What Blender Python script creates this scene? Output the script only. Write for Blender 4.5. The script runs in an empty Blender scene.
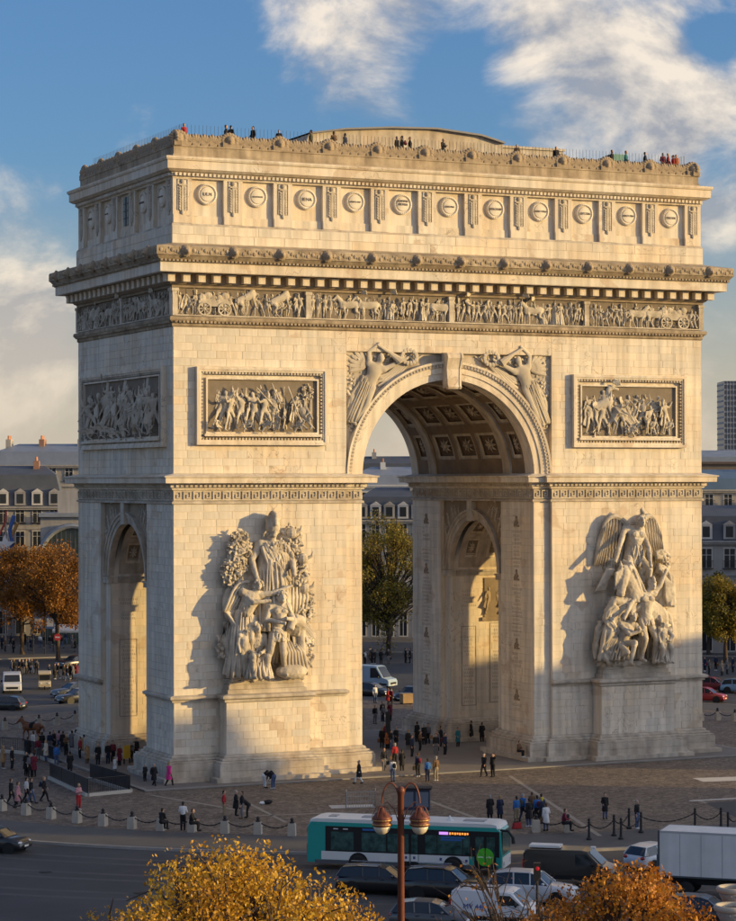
import bpy, math, random
from mathutils import Vector, Matrix
R = math.radians
rnd = random.Random(7)
S = bpy.context.scene
COL = S.collection

# ------------------------------------------------------------------ camera
CAM = Vector((-81.417, -173.218, 21.756)); YAW = R(24.673); PIT = R(0.484); ROL = R(-0.132)
cd = bpy.data.cameras.new('camera'); cam = bpy.data.objects.new('camera', cd); COL.objects.link(cam)
fw = Vector((math.cos(PIT)*math.sin(YAW), math.cos(PIT)*math.cos(YAW), math.sin(PIT)))
rt = Vector((math.cos(YAW), -math.sin(YAW), 0)); up = rt.cross(fw)
r2 = rt*math.cos(ROL) + up*math.sin(ROL); u2 = -rt*math.sin(ROL) + up*math.cos(ROL)
cam.matrix_world = Matrix(((r2.x, u2.x, -fw.x, CAM.x), (r2.y, u2.y, -fw.y, CAM.y), (r2.z, u2.z, -fw.z, CAM.z), (0, 0, 0, 1)))
cd.sensor_fit = 'HORIZONTAL'; cd.sensor_width = 36; cd.lens = 2383.5/736*36
cd.clip_start = 1; cd.clip_end = 9000
S.camera = cam

# ------------------------------------------------------------------ sky and sun
SUN_AZ = R(56.5)      # from the front normal of the arch (-y) towards +x
SUN_EL = R(8.5)
sdir = Vector((math.sin(SUN_AZ)*math.cos(SUN_EL), -math.cos(SUN_AZ)*math.cos(SUN_EL), math.sin(SUN_EL)))
W = bpy.data.worlds.new('World'); S.world = W; W.use_nodes = True
nt = W.node_tree; nt.nodes.clear()
def N(tree, typ, **kw):
    n = tree.nodes.new(typ)
    for k, v in kw.items():
        if k.startswith('i_'): n.inputs[k[2:].replace('_', ' ')].default_value = v
        else: setattr(n, k, v)
    return n
sky = N(nt, 'ShaderNodeTexSky', sky_type='NISHITA', sun_disc=False)
sky.sun_elevation = SUN_EL; sky.sun_rotation = math.atan2(sdir.x, sdir.y)
sky.air_density = 1.0; sky.dust_density = 1.0; sky.ozone_density = 3.5; sky.altitude = 50
bg = N(nt, 'ShaderNodeBackground'); bg.inputs['Strength'].default_value = 0.15
wo = N(nt, 'ShaderNodeOutputWorld')
# clouds: noise over the sky dome, gathered into the masses the photograph shows
def ray(x, y): return fw + r2*((x-368)/2383.5) - u2*((y-460.5)/2383.5)
tc = N(nt, 'ShaderNodeTexCoord')
mp = N(nt, 'ShaderNodeMapping'); mp.inputs['Scale'].default_value = (1, 1, 1.55); mp.inputs['Location'].default_value = (.3, 1.1, .2); nt.links.new(tc.outputs['Generated'], mp.inputs[0])
n1 = N(nt, 'ShaderNodeTexNoise'); n1.inputs['Scale'].default_value = 12; n1.inputs['Detail'].default_value = 10; n1.inputs['Roughness'].default_value = .6; n1.inputs['Distortion'].default_value = .35
nt.links.new(mp.outputs[0], n1.inputs['Vector'])
dens = n1.outputs['Fac']
for (px, py, rad, amt) in ((630, 60, .07, .22), (690, 120, .06, .16), (550, 30, .04, .1), (350, 20, .05, .13), (310, 5, .03, .08), (20, 330, .05, .24), (50, 400, .06, .2), (150, 112, .04, .09), (100, 105, .03, .06), (15, 180, .03, .06), (725, 220, .03, .16), (700, 300, .06, .08), (715, 40, .02, -.3), (715, 165, .018, -.2), (250, 200, .06, -.16), (60, 40, .085, -.3), (450, 90, .035, -.18), (215, 60, .05, -.12), (90, 230, .03, -.1)):
    d = ray(px, py).normalized()
    dn = N(nt, 'ShaderNodeVectorMath', operation='DISTANCE'); dn.inputs[1].default_value = d; nt.links.new(tc.outputs['Generated'], dn.inputs[0])
    mr_ = N(nt, 'ShaderNodeMapRange', interpolation_type='SMOOTHSTEP'); mr_.inputs['From Max'].default_value = rad; mr_.inputs['To Min'].default_value = amt; mr_.inputs['To Max'].default_value = 0
    nt.links.new(dn.outputs['Value'], mr_.inputs['Value'])
    ad = N(nt, 'ShaderNodeMath', operation='ADD'); nt.links.new(dens, ad.inputs[0]); nt.links.new(mr_.outputs[0], ad.inputs[1]); dens = ad.outputs[0]
rp = N(nt, 'ShaderNodeMapRange', interpolation_type='SMOOTHSTEP'); rp.inputs['From Min'].default_value = .45; rp.inputs['From Max'].default_value = .76
nt.links.new(dens, rp.inputs['Value'])
n2 = N(nt, 'ShaderNodeTexNoise'); n2.inputs['Scale'].default_value = 22; n2.inputs['Detail'].default_value = 6
nt.links.new(mp.outputs[0], n2.inputs['Vector'])
cr = N(nt, 'ShaderNodeValToRGB'); cr.color_ramp.elements[0].position = .33; cr.color_ramp.elements[1].position = .68
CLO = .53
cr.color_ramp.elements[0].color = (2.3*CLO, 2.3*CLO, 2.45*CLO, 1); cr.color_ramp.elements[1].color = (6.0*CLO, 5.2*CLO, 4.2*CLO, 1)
# billows: compare the density with that a little nearer the sun
mpb = N(nt, 'ShaderNodeVectorMath', operation='ADD'); mpb.inputs[1].default_value = (sdir.x*.012, sdir.y*.012, .022); nt.links.new(mp.outputs[0], mpb.inputs[0])
n3 = N(nt, 'ShaderNodeTexNoise'); n3.inputs['Scale'].default_value = 12; n3.inputs['Detail'].default_value = 10; n3.inputs['Roughness'].default_value = .6; n3.inputs['Distortion'].default_value = .35; nt.links.new(mpb.outputs[0], n3.inputs['Vector'])
sb_ = N(nt, 'ShaderNodeMath', operation='SUBTRACT'); nt.links.new(n1.outputs['Fac'], sb_.inputs[0]); nt.links.new(n3.outputs['Fac'], sb_.inputs[1])
sm_ = N(nt, 'ShaderNodeMath', operation='MULTIPLY_ADD'); sm_.inputs[1].default_value = 1.6; nt.links.new(sb_.outputs[0], sm_.inputs[0]); nt.links.new(n2.outputs['Fac'], sm_.inputs[2])
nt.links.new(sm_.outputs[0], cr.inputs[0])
# clouds towards the low sun, mostly out of view, boosted as added fill light
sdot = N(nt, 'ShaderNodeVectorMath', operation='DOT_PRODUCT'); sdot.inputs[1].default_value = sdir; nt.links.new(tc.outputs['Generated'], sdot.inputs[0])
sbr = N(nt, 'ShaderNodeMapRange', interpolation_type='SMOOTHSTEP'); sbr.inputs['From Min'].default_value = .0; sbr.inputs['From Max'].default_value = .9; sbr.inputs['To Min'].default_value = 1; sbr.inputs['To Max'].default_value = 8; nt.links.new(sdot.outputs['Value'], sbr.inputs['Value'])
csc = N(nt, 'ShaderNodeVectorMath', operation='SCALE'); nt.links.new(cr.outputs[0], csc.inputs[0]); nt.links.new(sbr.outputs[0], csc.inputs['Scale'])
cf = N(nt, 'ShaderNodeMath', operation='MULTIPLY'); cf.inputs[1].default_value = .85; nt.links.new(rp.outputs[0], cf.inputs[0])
mx = N(nt, 'ShaderNodeMix', data_type='RGBA')
tint = N(nt, 'ShaderNodeMix', data_type='RGBA', blend_type='MULTIPLY'); tint.inputs['Factor'].default_value = 1; tint.inputs['B'].default_value = (.41, .46, .56, 1)
nt.links.new(sky.outputs[0], tint.inputs['A'])
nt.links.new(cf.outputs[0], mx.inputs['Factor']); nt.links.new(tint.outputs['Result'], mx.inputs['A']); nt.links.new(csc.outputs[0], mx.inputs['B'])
sepz = N(nt, 'ShaderNodeSeparateXYZ'); nt.links.new(tc.outputs['Generated'], sepz.inputs[0])
hzr = N(nt, 'ShaderNodeMapRange', interpolation_type='SMOOTHSTEP'); hzr.inputs['From Min'].default_value = -.02; hzr.inputs['From Max'].default_value = .14; hzr.inputs['To Min'].default_value = .92; hzr.inputs['To Max'].default_value = 0
nt.links.new(sepz.outputs['Z'], hzr.inputs['Value'])
hzm = N(nt, 'ShaderNodeMix', data_type='RGBA'); hzm.inputs['B'].default_value = (2.0, 1.72, 1.36, 1); nt.links.new(hzr.outputs[0], hzm.inputs['Factor']); nt.links.new(mx.outputs['Result'], hzm.inputs['A'])
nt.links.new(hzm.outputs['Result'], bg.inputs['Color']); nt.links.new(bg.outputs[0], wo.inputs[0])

sd = bpy.data.lights.new('sun', 'SUN'); sun = bpy.data.objects.new('sun', sd); COL.objects.link(sun)
sd.energy = 2.6; sd.angle = R(0.6); sd.color = (1.0, .675, .25)
sun.rotation_euler = sdir.to_track_quat('Z', 'Y').to_euler()
S.view_settings.view_transform = 'Standard'; S.view_settings.look = 'None'; S.view_settings.gamma = 1
S.view_settings.use_curve_mapping = False
S.view_settings.exposure = 1.15
S.cycles.max_bounces = 6; S.cycles.diffuse_bounces = 3; S.cycles.transparent_max_bounces = 6
S.cycles.use_denoising = True

# ------------------------------------------------------------------ helpers
def tag(o, label, cat, group=None):
    o['label'] = label; o['category'] = cat
    if group: o['group'] = group
    return o
def empty(name, loc=(0, 0, 0), rz=0, label=None, cat=None, group=None, sc=1):
    o = bpy.data.objects.new(name, None); COL.objects.link(o)
    o.location = loc; o.rotation_euler = (0, 0, rz); o.empty_display_size = .3
    if sc != 1: o.scale = (sc, sc, sc)
    if label: tag(o, label, cat, group)
    return o
def link(name, me, mat=None, parent=None, loc=None, rot=None, sc=None):
    o = bpy.data.objects.new(name, me); COL.objects.link(o)
    if mat is not None:
        if len(me.materials) == 0: me.materials.append(mat)
        elif me.materials[0] is not mat:
            o.material_slots[0].link = 'OBJECT'; o.material_slots[0].material = mat
    if parent is not None: o.parent = parent
    if loc is not None: o.location = loc
    if rot is not None: o.rotation_euler = rot
    if sc is not None: o.scale = sc if hasattr(sc, '__len__') else (sc, sc, sc)
    return o
def copy_tree(o, parent=None):
    c = o.copy(); COL.objects.link(c); c.parent = parent
    for ch in o.children: copy_tree(ch, c)
    return c

class MB:
    def __init__(s): s.v = []; s.f = []; s.m = []; s.t = []; s.cur = 0; s.tone = .5; s.sm = []; s.smooth = False; s.ex = None
    def add(s, vs, fs):
        b = len(s.v); s.v += [tuple(v) for v in vs]; s.t += [s.tone]*len(vs)
        for f in fs: s.f.append(tuple(i+b for i in f)); s.m.append(s.cur); s.sm.append(s.smooth)
        return s
    def box(s, x0, x1, y0, y1, z0, z1, M=None, tap=0):
        if x0 > x1: x0, x1 = x1, x0
        if y0 > y1: y0, y1 = y1, y0
        if z0 > z1: z0, z1 = z1, z0
        t = tap
        vs = [(x0, y0, z0), (x1, y0, z0), (x1, y1, z0), (x0, y1, z0), (x0+t, y0+t, z1), (x1-t, y0+t, z1), (x1-t, y1-t, z1), (x0+t, y1-t, z1)]
        if M is not None: vs = [M @ Vector(v) for v in vs]
        return s.add(vs, [(3, 2, 1, 0), (4, 5, 6, 7), (0, 1, 5, 4), (1, 2, 6, 5), (2, 3, 7, 6), (3, 0, 4, 7)])
    def prism(s, poly, z0, z1):
        n = len(poly); vs = [(x, y, z0) for x, y in poly] + [(x, y, z1) for x, y in poly]
        return s.add(vs, [tuple(range(n-1, -1, -1)), tuple(range(n, 2*n))] + [(i, (i+1) % n, n+(i+1) % n, n+i) for i in range(n)])
    def prismM(s, poly, d0, d1, M):   # poly in local xy, extruded along local z, transformed
        n = len(poly); vs = [M @ Vector((x, y, d0)) for x, y in poly] + [M @ Vector((x, y, d1)) for x, y in poly]
        return s.add(vs, [tuple(range(n-1, -1, -1)), tuple(range(n, 2*n))] + [(i, (i+1) % n, n+(i+1) % n, n+i) for i in range(n)])
    def tube(s, p0, p1, r0, r1=None, n=8, cap=True):
        p0 = Vector(p0); p1 = Vector(p1); r1 = r0 if r1 is None else r1
        d = p1-p0
        if d.length < 1e-6: return s
        q = d.to_track_quat('Z', 'Y'); vs = []
        for p, r in ((p0, r0), (p1, r1)):
            for i in range(n):
                a = 2*math.pi*i/n; vs.append(p + q @ Vector((r*math.cos(a), r*math.sin(a), 0)))
        fs = [(i, (i+1) % n, n+(i+1) % n, n+i) for i in range(n)]
        if cap: fs += [tuple(range(n-1, -1, -1)), tuple(range(n, 2*n))]
        return s.add(vs, fs)
    def path(s, pts, r, n=6):          # r constant or list
        pts = [Vector(p) for p in pts]; m = len(pts); rr = r if hasattr(r, '__len__') else [r]*m; vs = []
        for k, p in enumerate(pts):
            d = pts[min(k+1, m-1)] - pts[max(k-1, 0)]
            q = d.to_track_quat('Z', 'Y')
            for i in range(n):
                a = 2*math.pi*i/n; vs.append(p + q @ Vector((rr[k]*math.cos(a), rr[k]*math.sin(a), 0)))
        fs = [(k*n+i, k*n+(i+1) % n, (k+1)*n+(i+1) % n, (k+1)*n+i) for k in range(m-1) for i in range(n)]
        fs += [tuple(range(n-1, -1, -1)), tuple((m-1)*n+i for i in range(n))]
        return s.add(vs, fs)
    def ball(s, c, r, n=10, m=6, M=None):
        rx, ry, rz = r if hasattr(r, '__len__') else (r, r, r); vs = []
        c = Vector(c)
        for j in range(1, m):
            p = math.pi*j/m
            for i in range(n):
                a = 2*math.pi*i/n; v = Vector((rx*math.sin(p)*math.cos(a), ry*math.sin(p)*math.sin(a), rz*math.cos(p)))
                vs.append(c + (M @ v if M is not None else v))
        t = Vector((0, 0, rz)); b = Vector((0, 0, -rz))
        vs += [c + (M @ t if M is not None else t), c + (M @ b if M is not None else b)]
        T, B = len(vs)-2, len(vs)-1
        fs = [(j*n+i, (j+1)*n+i, (j+1)*n+(i+1) % n, j*n+(i+1) % n) for j in range(m-2) for i in range(n)]
        fs += [(T, i, (i+1) % n) for i in range(n)] + [(B, (m-2)*n+(i+1) % n, (m-2)*n+i) for i in range(n)]
        return s.add(vs, fs)
    def lathe(s, prof, c=(0, 0, 0), n=16, M=None):   # prof [(r,z)]
        c = Vector(c); vs = []
        for r, z in prof:
            for i in range(n):
                a = 2*math.pi*i/n; v = Vector((r*math.cos(a), r*math.sin(a), z)); vs.append(c + (M @ v if M is not None else v))
        m = len(prof)
        fs = [(k*n+i, k*n+(i+1) % n, (k+1)*n+(i+1) % n, (k+1)*n+i) for k in range(m-1) for i in range(n)]
        fs += [tuple(range(n-1, -1, -1)), tuple((m-1)*n+i for i in range(n))]
        return s.add(vs, fs)
    def sweep(s, poly, prof, cap=False):  # mitred moulding round a closed ccw polygon; prof [(offset, z)]
        n = len(poly); vs = []; nr = []
        for i in range(n):
            a = Vector(poly[i-1]); b = Vector(poly[i]); c = Vector(poly[(i+1) % n])
            d1 = (b-a).normalized(); d2 = (c-b).normalized()
            n1_ = Vector((d1.y, -d1.x)); n2_ = Vector((d2.y, -d2.x))
            m = (n1_+n2_); m = m / max(m.dot(n1_), .2); nr.append(m)
        for o_, z in prof:
            for i in range(n): vs.append((poly[i][0]+nr[i].x*o_, poly[i][1]+nr[i].y*o_, z))
        m = len(prof)
        fs = [(k*n+i, k*n+(i+1) % n, (k+1)*n+(i+1) % n, (k+1)*n+i) for k in range(m-1) for i in range(n)]
        if cap: fs += [tuple(range(n-1, -1, -1)), tuple((m-1)*n+i for i in range(n))]
        return s.add(vs, fs)
    def mesh(s, name, mats=()):
        me = bpy.data.meshes.new(name); me.from_pydata(s.v, [], s.f)
        for m in mats: me.materials.append(m)
        if any(s.m): me.polygons.foreach_set('material_index', s.m)
        if any(s.sm): me.polygons.foreach_set('use_smooth', s.sm)
        a = me.attributes.new('tone', 'FLOAT', 'POINT'); a.data.foreach_set('value', s.t)
        me.update(); return me
    def build(s, name, mat=None, parent=None, loc=None, rot=None, sc=None):
        mats = mat if isinstance(mat, (list, tuple)) else ([mat] if mat else [])
        return link(name, s.mesh(name, mats), None, parent, loc, rot, sc)

def tex(kind, size, **k):
    n = kind+str(size)
    if n in bpy.data.textures: return bpy.data.textures[n]
    t = bpy.data.textures.new(n, kind); t.noise_scale = size
    for a, b in k.items(): setattr(t, a, b)
    return t
def remesh(mb, vox, smooth=2, name='carved', disp=()):
    """one continuous surface grown from overlapping limbs"""
    me = mb.mesh(name); o = bpy.data.objects.new('tmp', me); COL.objects.link(o)
    m = o.modifiers.new('r', 'REMESH'); m.mode = 'VOXEL'; m.voxel_size = vox; m.use_smooth_shade = True
    if smooth:
        k = o.modifiers.new('s', 'SMOOTH'); k.factor = .5; k.iterations = smooth
    for (kind, size, st) in disp:
        d = o.modifiers.new('d', 'DISPLACE'); d.texture = tex(kind, size); d.strength = st; d.mid_level = .5; d.texture_coords = 'LOCAL'
    dg = bpy.context.evaluated_depsgraph_get(); ev = o.evaluated_get(dg)
    out = bpy.data.meshes.new_from_object(ev); out.name = name
    bpy.data.objects.remove(o); bpy.data.meshes.remove(me); out.materials.clear()
    if mb.ex is not None:          # crisp folds and curls joined onto the grown surface
        import bmesh
        t = mb.ex.mesh('x'); bm = bmesh.new(); bm.from_mesh(out); bm.from_mesh(t); bm.to_mesh(out); bm.free(); bpy.data.meshes.remove(t)
    return out

# pixel of the photograph (736 x 921) -> ray, for reading real positions off the ground
def ground(x, y, z=0):
    d = ray(x, y); t = (z-CAM.z)/d.z; p = CAM + d*t; return Vector((p.x, p.y, z))
def at(x, y, D):
    d = ray(x, y); h = Vector((math.sin(YAW), math.cos(YAW), 0)); return CAM + d*(D/d.dot(h))

# ------------------------------------------------------------------ materials
MATS = {}
def mat(name, col, rough=.75, var=.14, scale=.6, metal=0, bump=0, bscale=12, tone=0, streak=0, spec=.35, alpha=1, emit=None, es=1, hue=None, trans=0, coat=0, fine=True):
    if name in MATS: return MATS[name]
    m = bpy.data.materials.new(name); m.use_nodes = True; t = m.node_tree; L = t.links.new
    b = t.nodes['Principled BSDF']; MATS[name] = m
    b.inputs['Roughness'].default_value = rough; b.inputs['Metallic'].default_value = metal
    b.inputs['Specular IOR Level'].default_value = spec; b.inputs['Alpha'].default_value = alpha
    if coat: b.inputs['Coat Weight'].default_value = coat; b.inputs['Coat Roughness'].default_value = .08
    if trans: b.inputs['Transmission Weight'].default_value = trans
    if emit: b.inputs['Emission Color'].default_value = (*emit, 1); b.inputs['Emission Strength'].default_value = es
    m.diffuse_color = (*col, 1)
    if var == 0 and not tone and not bump:
        b.inputs['Base Color'].default_value = (*col, 1); return m
    tcd = N(t, 'ShaderNodeTexCoord')
    nz = N(t, 'ShaderNodeTexNoise'); nz.inputs['Scale'].default_value = scale; nz.inputs['Detail'].default_value = 6; nz.inputs['Roughness'].default_value = .6
    L(tcd.outputs['Object'], nz.inputs['Vector'])
    mr = N(t, 'ShaderNodeMapRange'); mr.inputs['From Min'].default_value = .25; mr.inputs['From Max'].default_value = .75
    mr.inputs['To Min'].default_value = 1-var; mr.inputs['To Max'].default_value = 1+var
    L(nz.outputs['Fac'], mr.inputs['Value']); val = mr.outputs[0]
    def mul(a, bb):
        k = N(t, 'ShaderNodeMath', operation='MULTIPLY'); L(a, k.inputs[0]); L(bb, k.inputs[1]); return k.outputs[0]
    if streak:
        mpn = N(t, 'ShaderNodeMapping'); mpn.inputs['Scale'].default_value = (1.6, 1.6, .09); L(tcd.outputs['Object'], mpn.inputs[0])
        ns = N(t, 'ShaderNodeTexNoise'); ns.inputs['Scale'].default_value = 1.3; ns.inputs['Detail'].default_value = 5; L(mpn.outputs[0], ns.inputs['Vector'])
        ms = N(t, 'ShaderNodeMapRange'); ms.inputs['From Min'].default_value = .3; ms.inputs['From Max'].default_value = .62
        ms.inputs['To Min'].default_value = 1-streak; ms.inputs['To Max'].default_value = 1.04; L(ns.outputs['Fac'], ms.inputs['Value']); val = mul(val, ms.outputs[0])
    if tone:
        at_ = N(t, 'ShaderNodeAttribute', attribute_name='tone')
        mt = N(t, 'ShaderNodeMapRange'); mt.inputs['To Min'].default_value = 1-tone; mt.inputs['To Max'].default_value = 1+tone
        L(at_.outputs['Fac'], mt.inputs['Value']); val = mul(val, mt.outputs[0])
    sc = N(t, 'ShaderNodeVectorMath', operation='SCALE'); L(val, sc.inputs['Scale'])
    if hue:
        nh = N(t, 'ShaderNodeTexNoise'); nh.inputs['Scale'].default_value = scale*.55; nh.inputs['Detail'].default_value = 4
        of = N(t, 'ShaderNodeVectorMath', operation='ADD'); of.inputs[1].default_value = (31, 17, 9); L(tcd.outputs['Object'], of.inputs[0]); L(of.outputs[0], nh.inputs['Vector'])
        if tone:
            ad = N(t, 'ShaderNodeMath', operation='ADD'); L(nh.outputs['Fac'], ad.inputs[0])
            k2 = N(t, 'ShaderNodeMath', operation='MULTIPLY_ADD'); L(at_.outputs['Fac'], k2.inputs[0]); k2.inputs[1].default_value = .14; k2.inputs[2].default_value = -.07
            L(k2.outputs[0], ad.inputs[1]); hv = ad.outputs[0]
        else: hv = nh.outputs['Fac']
        mh = N(t, 'ShaderNodeMapRange'); mh.inputs['From Min'].default_value = .38; mh.inputs['From Max'].default_value = .66; L(hv, mh.inputs['Value'])
        mc = N(t, 'ShaderNodeMix', data_type='RGBA'); mc.inputs['A'].default_value = (*col, 1); mc.inputs['B'].default_value = (*hue, 1)
        L(mh.outputs[0], mc.inputs['Factor']); L(mc.outputs['Result'], sc.inputs[0])
    else: sc.inputs[0].default_value = col
    L(sc.outputs[0], b.inputs['Base Color'])
    if bump:
        nb = N(t, 'ShaderNodeTexNoise'); nb.inputs['Scale'].default_value = bscale; nb.inputs['Detail'].default_value = 5; L(tcd.outputs['Object'], nb.inputs['Vector'])
        bp = N(t, 'ShaderNodeBump'); bp.inputs['Strength'].default_value = bump; bp.inputs['Distance'].default_value = .05
        L(nb.outputs['Fac'], bp.inputs['Height']); L(bp.outputs[0], b.inputs['Normal'])
    return m
STONE = mat('limestone', (.69, .63, .53), .85, .09, .35, bump=.25, bscale=9, tone=.07, streak=.24, hue=(.66, .55, .41))
TRIM = mat('weathered_limestone', (.50, .45, .375), .88, .28, .9, bump=.3, bscale=7, tone=.1, streak=.28, hue=(.43, .355, .27))
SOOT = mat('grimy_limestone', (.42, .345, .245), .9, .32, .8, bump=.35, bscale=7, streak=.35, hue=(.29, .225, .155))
CARVE = mat('carved_limestone', (.58, .52, .425), .85, .24, 1.2, bump=.6, bscale=4, tone=.1, hue=(.38, .325, .25))
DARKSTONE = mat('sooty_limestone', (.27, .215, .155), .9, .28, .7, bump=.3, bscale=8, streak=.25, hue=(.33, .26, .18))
def weather(m):
    """old repairs: thin wandering crack lines and brownish patches with their own edges"""
    t = m.node_tree; L = t.links.new; b = t.nodes['Principled BSDF']; src = b.inputs['Base Color'].links[0].from_socket; tcd = N(t, 'ShaderNodeTexCoord')
    def nz(sc, off, det=5, dist=0):
        o = N(t, 'ShaderNodeVectorMath', operation='ADD'); o.inputs[1].default_value = off; L(tcd.outputs['Object'], o.inputs[0]); n = N(t, 'ShaderNodeTexNoise'); n.inputs['Scale'].default_value = sc; n.inputs['Detail'].default_value = det; n.inputs['Distortion'].default_value = dist; L(o.outputs[0], n.inputs['Vector']); return n.outputs['Fac']
    def rng(v, a, c, lo, hi):
        r = N(t, 'ShaderNodeMapRange'); r.inputs['From Min'].default_value = a; r.inputs['From Max'].default_value = c; r.inputs['To Min'].default_value = lo; r.inputs['To Max'].default_value = hi; L(v, r.inputs['Value']); return r.outputs[0]
    def op(o, a, c):
        k = N(t, 'ShaderNodeMath', operation=o); L(a, k.inputs[0])
        if hasattr(c, 'is_output'): L(c, k.inputs[1])
        else: k.inputs[1].default_value = c
        return k.outputs[0]
    line = rng(op('ABSOLUTE', op('SUBTRACT', nz(.75, (5, 3, 8), 6, .6), .5), 0), .003, .009, 1, 0); mask = rng(nz(.22, (40, 11, 2), 2), .5, .62, 0, 1)
    crack = op('MULTIPLY', op('MULTIPLY', line, mask), .55)
    patch = op('MULTIPLY', rng(nz(.42, (9, 70, 4), 7, .3), .61, .645, 0, 1), .38)
    m1 = N(t, 'ShaderNodeMix', data_type='RGBA'); m1.inputs['B'].default_value = (.40, .27, .17, 1); L(patch, m1.inputs['Factor']); L(src, m1.inputs['A'])
    m2 = N(t, 'ShaderNodeMix', data_type='RGBA'); m2.inputs['B'].default_value = (.16, .12, .09, 1); L(crack, m2.inputs['Factor']); L(m1.outputs['Result'], m2.inputs['A']); L(m2.outputs['Result'], b.inputs['Base Color'])
weather(STONE)
JOINT = mat('mortar', (.36, .32, .26), .9, .1, 2)
INSC = mat('engraved_letters', (.20, .17, .14), .9, .1, 3)
def M_(name, *a, **k): return mat(name, *a, **k)
# ================================================================== figures grown from joints
BASE = dict(pel=(0, 0, .93), ch=(0, 0, 1.28), nk=(0, 0, 1.47), hd=(0, -.02, 1.62),
  sl=(-.19, 0, 1.40), sr=(.19, 0, 1.40), el=(-.24, .03, 1.12), er=(.24, .03, 1.12), wl=(-.24, -.06, .88), wr=(.24, -.06, .88),
  hl=(-.09, 0, .90), hr=(.09, 0, .90), kl=(-.10, -.03, .49), kr=(.10, -.03, .49), al=(-.10, .02, .08), ar=(.10, .02, .08))
def pose(**k):
    d = dict(BASE); d.update(k); return {a: Vector(b) for a, b in d.items()}
def limbs(mb, J, part='all', g=0.0, fat=1.0):
    """tapered limbs between joints; g thickens them (cloth over skin)"""
    f = fat
    if part in ('all', 'top'):
        mb.tube(J['pel'], J['ch'], .125*f+g, .15*f+g, 12); mb.ball(J['ch'], (.17*f+g, .125*f+g, .17*f+g), 12, 8)
        mb.tube(J['sl'], J['sr'], .072*f+g, None, 10); mb.tube(J['ch'], (J['sl']+J['sr'])/2, .13*f+g, .1*f+g, 10)
        for s in 'lr':
            mb.ball(J['s'+s], .078*f+g, 10, 6); mb.tube(J['s'+s], J['e'+s], .062*f+g, .047*f+g, 10); mb.ball(J['e'+s], .05*f+g, 8, 6)
            w = J['w'+s] if part == 'all' else J['e'+s].lerp(J['w'+s], .93)
            mb.tube(J['e'+s], w, .048*f+g, .034*f+g, 10)
        mb.ball(J['pel'], (.15*f+g, .12*f+g, .13*f+g), 12, 8)
    if part in ('all', 'legs'):
        mb.ball(J['pel'], (.155*f+g, .125*f+g, .13*f+g), 12, 8)
        for s in 'lr':
            mb.tube(J['h'+s], J['k'+s], .09*f+g, .062*f+g, 10); mb.ball(J['k'+s], .064*f+g, 8, 6)
            mb.tube(J['k'+s], J['a'+s], .064*f+g, .042*f+g*1.1, 10)
    if part == 'all':
        mb.tube(J['nk']-Vector((0, 0, .06)), J['hd'], .062*f, .058*f, 10); head(mb, J)
        for s in 'lr':
            mb.ball(J['a'+s], .05*f, 8, 6); toe = J['a'+s] + facing(J, s)*.16 + Vector((0, 0, -.045)); mb.tube(J['a'+s]-Vector((0, 0, .03)), toe, .042, .034, 8); mb.ball(toe, .036, 8, 6)
            d = (J['w'+s]-J['e'+s]).normalized(); mb.tube(J['w'+s], J['w'+s]+d*.09, .036, .042, 8)
    return mb
def facing(J, s=None):
    a = J['sr']-J['sl']; f = Vector((a.y, -a.x, 0))
    return f.normalized() if f.length > 1e-3 else Vector((0, -1, 0))
def head(mb, J):
    h = J['hd']; f = facing(J); mb.ball(h, (.082, .098, .122), 12, 10); mb.ball(h+f*.05-Vector((0, 0, .05)), (.055, .055, .06), 10, 6)
    mb.tube(h+f*.085+Vector((0, 0, .01)), h+f*.112-Vector((0, 0, .025)), .012, .018, 6)
    side = Vector((-f.y, f.x, 0))
    for s in (-1, 1): mb.ball(h+side*s*.085-Vector((0, 0, .01)), (.02, .02, .03), 6, 4)
def fingers(mb, J):
    for s, sg in (('l', -1), ('r', 1)):
        w = J['w'+s]; d = (w-J['e'+s]).normalized(); f = facing(J); side = f - d*f.dot(d)
        side = side.normalized() if side.length > .05 else Vector((1, 0, 0)); pal = w + d*.075
        curl = d.cross(side)*sg*-1
        for k, ln in enumerate((.072, .082, .076, .06)):
            b = pal + side*(.03-.02*k); m = b + d*ln*.55; mb.tube(b, m, .0105, .0095, 5); mb.tube(m, m+(d*.8+curl*.5).normalized()*ln*.5, .0095, .008, 5)
        b = w + d*.03 + side*.034; m = b+(d+side*.8).normalized()*.04; mb.tube(b, m, .012, .011, 5); mb.tube(m, m+d*.03, .011, .009, 5)
def hat(mb, J, k=0):
    h = J['hd']+Vector((0, 0, .09))
    if k == 0: mb.tube(h, h+Vector((0, 0, .2)), .1, .115, 10)                     # tall soldier's hat
    elif k == 1: mb.ball(h, (.11, .13, .1), 10, 6); mb.path([h+Vector((0, y, z)) for y, z in ((-.13, .02), (-.1, .13), (0, .19), (.12, .13), (.17, -.03))], .035, 6)  # crested helmet
    elif k == 2: mb.ball(h-Vector((0, 0, .03)), (.11, .12, .09), 10, 6)
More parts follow.
